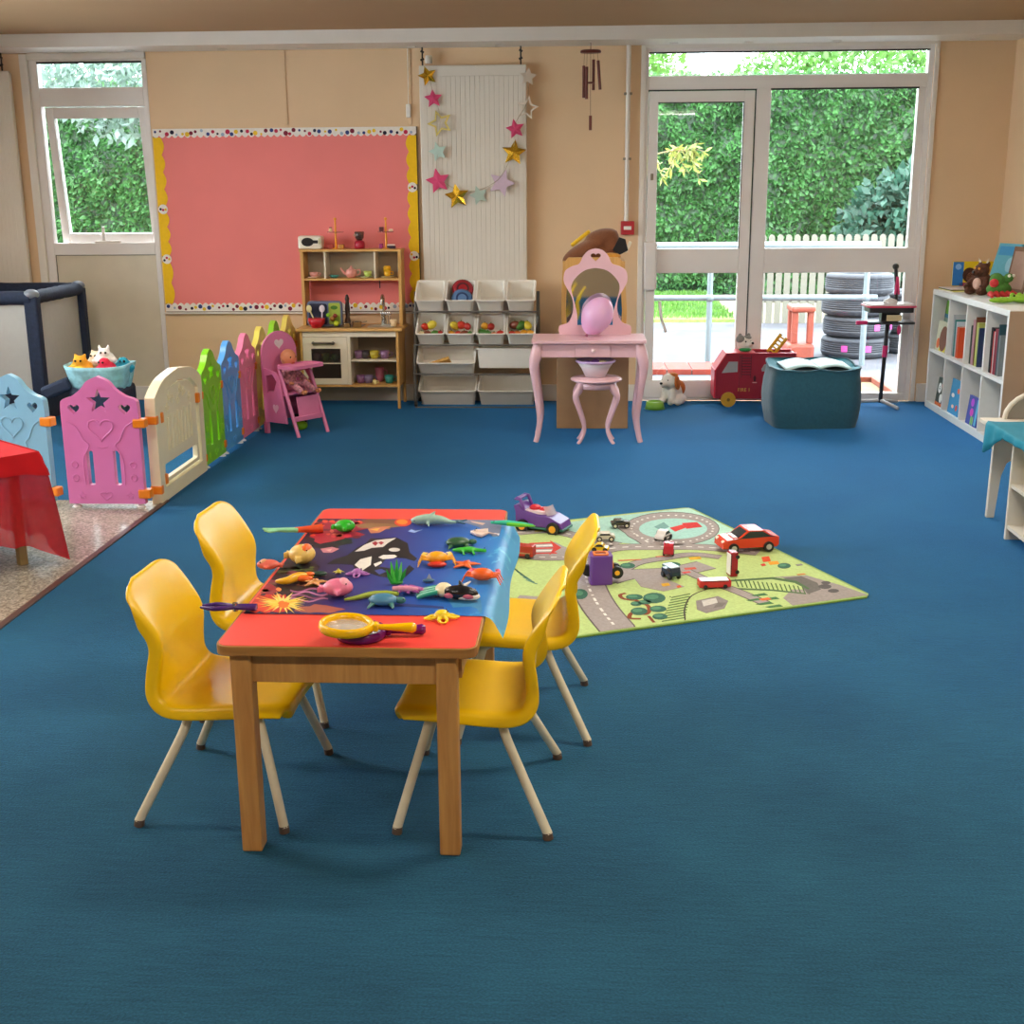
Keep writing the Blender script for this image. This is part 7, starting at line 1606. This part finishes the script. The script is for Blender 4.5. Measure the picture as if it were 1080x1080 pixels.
# the two leaping orcas
sdec([(366, 586), (376, 578), (386, 573), (391, 568), (402, 568), (418, 567), (430, 573), (432, 583), (440, 589), (437, 592), (427, 589), (414, 588), (407, 590), (398, 600), (388, 606), (376, 603), (372, 596), (360, 595), (345, 595), (352, 590)], '#14141a', 2.0)
sdec([(374, 582), (384, 575), (396, 570), (418, 567.5), (409, 573), (404, 577), (392, 578), (384, 581)], '#d8d2cc', 2.5); sdec([(392, 573), (396, 571), (399, 573), (396, 576)], '#a8283a', 2.9); sdec([(399, 572.5), (402, 571), (405, 572.5), (402, 575)], '#a8283a', 2.9)
sdec(circ(416, 580, 6, 2, 14), '#ddd8d2', 2.6); sdec([(399, 588), (404, 585.5), (416, 585.2), (419, 587), (415, 589), (404, 590)], '#e8e4de', 2.6)
sdec([(374, 596), (380, 590), (392, 587), (391, 596), (382, 602)], '#e2ddd4', 2.6); sdec([(394, 595), (402, 592), (403, 594), (396, 598)], '#e8e4de', 2.6)
sdec([(390, 600), (402, 598), (414, 600), (424, 604), (432, 596), (437, 600), (426, 610), (412, 610), (400, 608), (388, 604)], '#15161e', 1.7); sdec([(395, 602), (402, 600), (408, 603), (400, 606)], '#3a4a9a', 2.1)
# other printed creatures
sdec(circ(425, 551, 9, 4.4, 18), '#d8442c', 2.0); sdec(circ(424, 550.6, 6, 2.6, 14), '#ef8a2e', 2.4)
sdec([(388, 558), (396, 556), (413, 555), (400, 562), (391, 562.5)], '#c9785a', 2.0); sdec([(390, 558.5), (401, 557), (398, 560)], '#eab04a', 2.5)
sdec([(338, 579), (350, 577), (358, 579), (350, 583), (341, 583)], '#c87a86', 2.0); sdec([(343, 580), (350, 579), (348, 582)], '#e8b0a8', 2.4)
sdec([(430, 560.5), (434, 558.5), (438, 560), (446, 558.5), (437, 562)], '#9ab4e8', 2.0)
sdec([(485, 546.5), (505, 545.5), (530, 547), (534, 556), (532, 566), (520, 566), (512, 560), (505, 556), (492, 552)], '#6f7a96', 1.6); sdec([(496, 549.5), (512, 552), (509, 554), (498, 551)], '#d8b8a8', 2.2)
sdec([(521, 562), (527, 563), (526, 565)], '#e8e8f0', 2.3)
sdec([(472, 632), (486, 630), (500, 628), (507, 633), (509, 643), (508, 648), (503, 642), (496, 640), (478, 641)], '#3f86b8', 1.6); sdec([(405, 640), (430, 637), (468, 640), (468, 642), (430, 640)], '#2a3a7a', 1.6)
tag(sc.obj('sea_cloth'), 'blue printed ocean cloth with whales and corals lying over the red tabletop', 'cloth')

# ================================================================ SEA TOYS
ZT = CT+0.0022
def onc(px, py, h_=0): return onz(px, py, ZT+h_)
def toyat(name, label, cat, px, py, rz=0, scale=1, z=None, h_=0.008):
    p = onz(px, py, ZT+h_); return thing(name, label, cat, (p.x, p.y, ZT if z is None else z), rz, scale=scale)
def rub(h, r=0.35): return mat('rubber_'+h, h, r, noise_amt=0.08, nscale=60)
def eyes(t, x, y, z_, r=0.0018):
    for s_ in (-1, 1): MB(M_eye).ell((x, s_*y, z_), r, n=8, k=6).obj('eye', t)
def fish(label, px, py, rz, L_, c1, c2=None, z=None, name='toy_fish', tail=1.0, flat=0.5):
    t = toyat(name, label, 'sea toy', px, py, rz, z=z); w_ = L_*flat*0.5
    b = MB(rub(c1)).ell((0, 0, w_*0.7), (L_*0.36, w_, w_*0.7)).poly([(-L_*0.25, 0.0), (-L_*0.5*tail, L_*0.16), (-L_*0.44*tail, 0), (-L_*0.5*tail, -L_*0.16)], w_*0.35, w_*0.85, plane='xy').poly([(-L_*0.1, w_*0.8), (L_*0.05, w_*1.7), (L_*0.12, w_*0.8)], w_*0.4, w_*0.8, plane='xy').poly([(-L_*0.1, -w_*0.8), (L_*0.05, -w_*1.6), (L_*0.12, -w_*0.8)], w_*0.4, w_*0.8, plane='xy')
    blob(b, 'body', t, 0.0025, 2)
    if c2: MB(rub(c2)).ell((L_*0.12, 0, w_*0.85), (L_*0.17, w_*0.75, w_*0.62)).obj('head_patch', t)
    eyes(t, L_*0.22, w_*0.6, w_*1.15); return t
def starfish(label, px, py, R_, c, rz=0, arms=5, z=None, zoff=0):
    t = toyat('toy_starfish', label, 'sea toy', px, py, rz, z=z); b = MB(rub(c)); b.ell((0, 0, 0.006), (R_*0.36, R_*0.36, 0.006))
    for k in range(arms): a = 2*pi*k/arms; b.tube([(0, 0, 0.006), (R_*0.55*cos(a), R_*0.55*sin(a), 0.006), (R_*cos(a), R_*sin(a), 0.004)], [R_*0.24, R_*0.17, R_*0.06], 8, flat=0.6)
    blob(b, 'body', t, 0.002, 2); MB(rub(c, 0.5)).tube([(R_*0.12*cos(a*pi/6), R_*0.12*sin(a*pi/6), 0.0125) for a in range(12)], 0.0012, 5, closed=True).obj('centre_ring', t); return t
def crab(label, px, py, rz, W_, c, c2=None, h_=0.5):
    t = toyat('toy_crab', label, 'sea toy', px, py, rz); H_ = W_*0.14
    MB(rub(c)).ell((0, 0, H_*1.2), (W_*0.26, W_*0.20, H_), n=20).obj('shell', t)
    for s_ in (-1, 1):
        for k in range(3): MB(rub(c)).tube([(s_*W_*0.18, (k-1.2)*W_*0.10, H_), (s_*W_*0.36, (k-1.3)*W_*0.15, H_*1.3), (s_*W_*0.45, (k-1.4)*W_*0.17, 0.001)], [W_*0.03, W_*0.025, W_*0.012], 6).obj('leg', t)
        MB(rub(c2 or c)).tube([(s_*W_*0.18, W_*0.12, H_), (s_*W_*0.34, W_*0.22, H_*1.1), (s_*W_*0.30, W_*0.34, H_*1.1)], [W_*0.035, W_*0.045, W_*0.05], 8).tube([(s_*W_*0.30, W_*0.32, H_*1.1), (s_*W_*0.22, W_*0.42, H_*1.1)], [W_*0.045, W_*0.012], 8).tube([(s_*W_*0.31, W_*0.32, H_*1.1), (s_*W_*0.31, W_*0.43, H_*1.1)], [W_*0.04, W_*0.012], 8).obj('claw', t)
        MB(M_eye).ell((s_*W_*0.06, W_*0.2, H_*1.7), W_*0.02, n=8, k=6).obj('eye', t)
    return t
def octopus(label, px, py, R_, c, rz=0, z=None, arms=8, name='toy_octopus', hs=1.0):
    t = toyat(name, label, 'sea toy', px, py, rz, z=z); b = MB(rub(c)).ell((0, 0, R_*0.24), (R_*0.42*hs, R_*0.36*hs, R_*0.26))
    for k in range(arms):
        a = 2*pi*k/arms+0.2; q = 0.22*(1 if k % 2 else -1); b.tube(catmull([(R_*0.2*cos(a), R_*0.2*sin(a), R_*0.16), (R_*0.6*cos(a), R_*0.6*sin(a), R_*0.10), (R_*0.8*cos(a+q), R_*0.8*sin(a+q), R_*0.06), (R_*cos(a+q*1.6), R_*sin(a+q*1.6), R_*0.07)], 4), [R_*0.13, R_*0.09, R_*0.05], 8)
    blob(b, 'body', t, 0.0022, 2); eyes(t, R_*0.3, R_*0.14, R_*0.42, R_*0.05); return t
# far-left corner
t = toyat('toy_squid', 'mint green and orange toy squid poking out past the table\'s far left edge', 'sea toy', 322, 560, radians(8))
blob(MB(rub('#8fd8a8')).tube([(-0.02, 0, 0.012), (-0.09, 0.0, 0.014), (-0.125, 0.004, 0.018)], [0.013, 0.010, 0.004], 10, flat=0.6).poly([(-0.06, 0), (-0.11, 0.018), (-0.12, 0), (-0.10, -0.02)], 0.010, 0.015, plane='xy'), 'body', t, 0.0025, 2)
MB(rub('#e8562a')).tube([(-0.03, 0, 0.012), (0.02, 0.006, 0.012), (0.05, 0.012, 0.012)], [0.008, 0.011, 0.014], 10).obj('orange_head', t)
fish('bright green leaf-shaped toy fish on the far left red coral print', 364, 558, radians(4), 0.085, '#2fb82a', None, flat=0.62)
fish('cream and orange toy angelfish near the left edge of the ocean cloth', 319, 591, radians(-8), 0.10, '#e8c46a', '#ef6a24', flat=0.75)
fish('coral pink toy fish sticking out over the left table edge', 283, 598, radians(184), 0.085, '#e8705f', '#e2a070', z=ZT+0.002, name='toy_fish', flat=0.45)
t = toyat('toy_seahorse', 'yellow and orange toy seahorse lying left on the ocean cloth', 'sea toy', 312, 611, radians(10))
blob(MB(rub('#f2b81e')).tube(catmull([(0.045, 0.022, 0.009), (0.028, 0.020, 0.010), (0.01, 0.014, 0.012), (-0.004, 0.0, 0.012), (-0.02, -0.014, 0.010), (-0.04, -0.012, 0.008), (-0.05, -0.004, 0.006)], 4), [0.005, 0.010, 0.012, 0.009, 0.004], 10), 'body', t, 0.0022, 2)
MB(rub('#ef6f26')).ell((0.022, -0.002, 0.010), (0.022, 0.010, 0.008)).ell((0.034, 0.022, 0.014), (0.014, 0.009, 0.006)).obj('orange_fin', t)
starfish('tan toy starfish right of the yellow seahorse', 332, 613, 0.036, '#dc9a5c', 0.3)
t = toyat('toy_shell', 'small dark green and white toy shell left of centre', 'sea toy', 332, 605, 0.3); MB(rub('#2d4a3e')).ell((0.012, 0, 0.007), (0.02, 0.010, 0.007)).obj('shell_body', t); MB(rub('#e6dcc8')).ell((-0.010, 0.0, 0.006), (0.012, 0.006, 0.005)).obj('shell_tip', t)
fish('pink toy fish with a pointed tail left of the yellow magnifier', 357, 625, radians(2), 0.105, '#e87a9c', '#f0a0b4', flat=0.6)
octopus('lilac toy octopus beside the printed whale\'s tail', 377, 603, 0.034, '#b06cb8', 0.2)
starfish('small yellow-green toy starfish touching the lilac octopus', 357, 602, 0.018, '#c9c03a', 0.1, 6)
# seaweed
t = toyat('toy_seaweed', 'upright bright green toy seaweed in the middle of the cloth', 'sea toy', 418, 616, 0, h_=0.0)
MB(rub('#1f8a2a')).ell((0, 0, 0.005), (0.018, 0.013, 0.005)).obj('seaweed_base', t)
for k, (dx, h_, cc) in enumerate(((-0.016, 0.040, '#2aa838'), (-0.008, 0.060, '#4fd84a'), (0.002, 0.066, '#2fb83a'), (0.010, 0.058, '#6ae06a'), (0.017, 0.040, '#2aa838'), (0.0, 0.045, '#58c83a'))):
    MB(rub(cc)).tube([(dx*0.4, 0.003*(k-2), 0.004), (dx, 0.003*(k-2), h_*0.5), (dx*1.5, 0.002*(k-2), h_)], [0.006, 0.0055, 0.001], 8).obj('frond', t)
# dolphin
t = toyat('toy_dolphin', 'grey-mint toy dolphin lying at the far side of the cloth', 'sea toy', 455, 551, radians(178))
b = MB(rub('#9fc4b4')).tube(catmull([(0.062, 0, 0.012), (0.045, 0, 0.014), (0.01, 0, 0.018), (-0.03, 0, 0.016), (-0.06, 0, 0.010), (-0.085, 0.004, 0.012)], 4), [0.004, 0.013, 0.017, 0.013, 0.006, 0.003], 12)
b.tube([(0.01, 0.01, 0.012), (0.002, 0.034, 0.004)], [0.006, 0.002], 6).tube([(0.01, -0.01, 0.012), (0.002, -0.034, 0.004)], [0.006, 0.002], 6).tube([(0, 0, 0.03), (-0.014, 0, 0.044)], [0.007, 0.002], 6)
blob(b, 'body', t, 0.0024, 2); eyes(t, 0.05, 0.011, 0.015)
MB(rub('#4a6f84')).tube([(-0.075, -0.004, 0.012), (-0.105, 0.022, 0.012)], [0.006, 0.002], 6).tube([(-0.075, 0.004, 0.012), (-0.105, -0.022, 0.012)], [0.006, 0.002], 6).obj('tail_fluke', t)
# ray
t = toyat('toy_ray', 'pale pink and white toy stingray near the cloth\'s far right', 'sea toy', 508, 561, radians(170))
blob(MB(rub('#dcc4b8')).poly([(0.035, 0), (0.01, 0.028), (-0.01, 0.038), (-0.02, 0.0), (-0.01, -0.038), (0.01, -0.026)], 0.002, 0.010, plane='xy').ell((0.005, 0, 0.008), (0.025, 0.014, 0.008)).tube([(-0.015, 0, 0.006), (-0.05, 0.002, 0.005)], [0.004, 0.0015], 6), 'body', t, 0.002, 2); eyes(t, 0.018, 0.008, 0.015)
# turtles
def turtle(label, px, py, rz, c1, c2, s_=1.0):
    t = toyat('toy_turtle', label, 'sea toy', px, py, rz, scale=s_); MB(rub(c1)).ell((0, 0, 0.010), (0.030, 0.022, 0.012), n=18).obj('shell', t)
    MB(rub(c2)).ell((0.036, 0, 0.009), (0.011, 0.008, 0.007)).obj('head', t); eyes(t, 0.042, 0.005, 0.013, 0.0014)
    for sx in (-1, 1):
        for sy in (-1, 1): MB(rub(c2)).tube([(sx*0.018, sy*0.014, 0.006), (sx*0.026, sy*0.034, 0.003)], [0.007, 0.002], 6, flat=0.6).obj('flipper', t)
    return t
turtle('dark green toy turtle above the yellow and orange crab', 483, 573, radians(12), '#2f5a3a', '#3a6a48', 1.15)
t = toyat('toy_lizard', 'lime green toy lobster right below the dark green turtle', 'sea toy', 494, 580, radians(2))
b = MB(rub('#3fbf38')).ell((0, 0, 0.009), (0.026, 0.011, 0.008)).tube([(-0.02, 0, 0.008), (-0.045, 0.006, 0.006)], [0.009, 0.003], 8).tube([(0.02, 0, 0.008), (0.05, -0.006, 0.007)], [0.006, 0.005], 8)
for s_ in (-1, 1):
    for k in range(2): b.tube([(0.012-0.028*k, s_*0.008, 0.008), (0.018-0.028*k, s_*0.03, 0.003)], 0.0035, 6)
blob(b, 'body', t, 0.002, 2); eyes(t, 0.045, 0.004, 0.013, 0.0014)
crab('yellow and red toy crab right of the printed whale', 461, 592, radians(6), 0.115, '#f2a81e', '#f6cf5a')
MB(rub('#dc3a24')).ell((0, 0, 0), (0.026, 0.012, 0.008)).obj('red_belly', [o for o in COL.objects if o.name.startswith('toy_crab')][-1]).location = (0.0, -0.028, 0.008)
starfish('orange toy starfish between the two crabs', 491, 594, 0.042, '#ef6a26', 0.15)
crab('big orange toy crab right of the small blue boat', 509, 610, radians(-6), 0.115, '#ef6420', '#d84a6a')
t = toyat('toy_boat', 'tiny grey-blue toy sailing boat near the middle of the cloth', 'sea toy', 452, 611, radians(5)); MB(rub('#3f6a8a')).ell((0, 0, 0.005), (0.016, 0.008, 0.005)).obj('hull', t); MB(rub('#c0ccd0')).poly([(-0.006, 0.008), (0.002, 0.024), (0.008, 0.009)], -0.001, 0.001).obj('sail', t)
# coral, jellyfish
t = toyat('toy_coral', 'mauve and pink branching toy coral left of the jellyfish', 'sea toy', 428, 622, radians(-6)); b = MB(rub('#b45aa4'))
for k in range(9): a = -2.6+k*0.62; b.tube([(0, 0, 0.008), (0.024*cos(a), 0.016*sin(a), 0.012), (0.044*cos(a)+0.006, 0.026*sin(a), 0.008)], [0.008, 0.006, 0.003], 7)
blob(b, 'branches', t, 0.0022, 1); MB(rub('#e89ab8')).tube([(-0.03, -0.012, 0.014), (0.01, -0.016, 0.016), (0.034, -0.008, 0.014)], [0.006, 0.008, 0.004], 8).obj('pink_branch', t)
t = toyat('toy_jellyfish', 'cream toy jellyfish with teal tentacles in front of the black and white whale', 'sea toy', 463, 625, radians(178))
MB(rub('#e8dcb4')).ell((-0.012, 0, 0.016), (0.022, 0.030, 0.017), n=20).obj('bell', t)
for k in range(7):
    y = (k-3)*0.0085; MB(rub(('#2f9a80', '#9fd8c4')[k % 2])).tube(catmull([(0.0, y, 0.016), (0.022, y*1.1, 0.012), (0.042, y*1.3+0.003*(-1)**k, 0.007), (0.058-0.003*abs(k-3), y*1.5, 0.004)], 4), [0.006, 0.0045, 0.002], 7).obj('tentacle', t)
# orca toy
t = toyat('toy_whale', 'black and white toy killer whale near the front right of the cloth', 'sea toy', 486, 629, radians(-12))
blob(MB(rub('#1c1c20', 0.25)).ell((0, 0, 0.018), (0.046, 0.020, 0.018)).tube([(-0.035, 0, 0.016), (-0.06, 0.006, 0.018)], [0.010, 0.004], 8).tube([(0, 0.01, 0.03), (-0.008, 0.012, 0.046)], [0.008, 0.002], 8), 'body', t, 0.0024, 2)
MB(rub('#e8e2dc')).ell((0.014, 0, 0.011), (0.036, 0.019, 0.011)).obj('white_belly', t); MB(rub('#ece6e0')).tube([(0.0, 0.012, 0.028), (0.020, 0.020, 0.042)], [0.012, 0.003], 8, flat=0.5).obj('white_fin', t); MB(rub('#c8647a')).ell((0.024, -0.017, 0.014), (0.014, 0.005, 0.006)).ell((-0.026, -0.017, 0.013), (0.012, 0.005, 0.007)).obj('pink_mark', t); eyes(t, 0.032, 0.017, 0.024)
octopus('yellow toy octopus half on the red tabletop, right of the magnifiers', 466, 649, 0.043, '#f2d81e', 0.4, z=TZ+0.003)
turtle('blue-green toy turtle right above the yellow magnifier handle', 404, 634, radians(0), '#4a86a8', '#3f7a78', 1.2)
t = toyat('toy_eel', 'long olive green toy eel behind the blue-green turtle', 'sea toy', 395, 627, radians(10)); blob(MB(rub('#9fb03a')).tube(catmull([(-0.075, -0.022, 0.005), (-0.045, -0.016, 0.007), (-0.01, 0.002, 0.008), (0.03, 0.004, 0.008), (0.06, 0.0, 0.006)], 4), [0.003, 0.006, 0.008, 0.008, 0.005], 8), 'body', t, 0.002, 1); eyes(t, 0.058, 0.004, 0.010, 0.0013)
t = toyat('toy_swordfish', 'long green and turquoise toy fish sticking out past the cloth\'s far right corner', 'sea toy', 528, 552, radians(-4), h_=0.012)
blob(MB(rub('#3fc8a4')).tube([(-0.03, 0, 0.014), (0.02, 0, 0.014), (0.07, -0.002, 0.012), (0.10, -0.004, 0.011)], [0.004, 0.009, 0.006, 0.002], 8), 'body', t, 0.002, 1); MB(rub('#6fd03a')).tube([(0.02, -0.006, 0.012), (0.06, -0.008, 0.010), (0.105, -0.010, 0.009)], [0.006, 0.006, 0.002], 8).obj('green_side', t); eyes(t, -0.02, 0.004, 0.018, 0.0014)
# purple pincers at the left edge
p0 = onz(262, 640, TZ+0.012)
t = thing('toy_pincers', 'dark purple toy pincers sticking out over the left front table edge', 'toy', (p0.x, p0.y, TZ+0.0015), radians(180))
for s_ in (-1, 1): MB(rub('#4a2a78', 0.25)).tube(catmull([(-0.02, -s_*0.006, 0.010), (0.03, -s_*0.002, 0.010), (0.055, s_*0.012, 0.010), (0.085, s_*0.016, 0.010), (0.115, s_*0.006, 0.010)], 5), [0.007, 0.007, 0.006, 0.006, 0.003], 8).obj('jaw', t)
MB(M_steel).cyl((0.032, 0, 0.0), (0.032, 0, 0.020), 0.007, n=12).obj('pivot', t)
# magnifiers
def magnifier(label, px, py, rz, z_, col, R_, tilt=0, roll=0):
    p = onz(px, py, z_+0.015); t = thing('magnifying_glass', label, 'magnifying glass', (p.x, p.y, z_), rot=(roll, tilt, rz)); M_ = plastic(col, 0.22)
    MB(M_).lathe([(R_*0.80, 0.004), (R_*0.86, 0.0), (R_, 0.002), (R_*1.03, 0.010), (R_*1.02, 0.018), (R_*0.95, 0.022), (R_*0.86, 0.020), (R_*0.80, 0.012), (R_*0.80, 0.004)], 40).obj('rim', t)
    MB(mat('lens', '#e8eef0', 0.03, noise_amt=0, alpha=0.35, spec=0.8)).lathe([(0, 0.006), (R_*0.81, 0.008), (R_*0.81, 0.011), (0, 0.015)], 36).obj('lens', t)
    MB(M_).box(R_*0.98, -0.014, 0.003, R_*1.2, 0.014, 0.020, 0.004).tube(catmull([(R_*1.15, 0, 0.011), (R_*1.6, 0, 0.011), (R_*2.1, 0, 0.012), (R_*2.45, 0, 0.012), (R_*2.6, 0, 0.012)], 4), [0.008, 0.0085, 0.012, 0.015, 0.008], 12, flat=0.8).obj('handle', t); return t
magnifier('purple magnifying glass lying under the yellow one on the red tabletop', 381, 665, radians(9), TZ+0.001, '#6f1468', 0.056)
magnifier('yellow magnifying glass resting on top of the purple one', 365, 658, radians(4), TZ+0.030, '#ffc400', 0.060, tilt=radians(3))
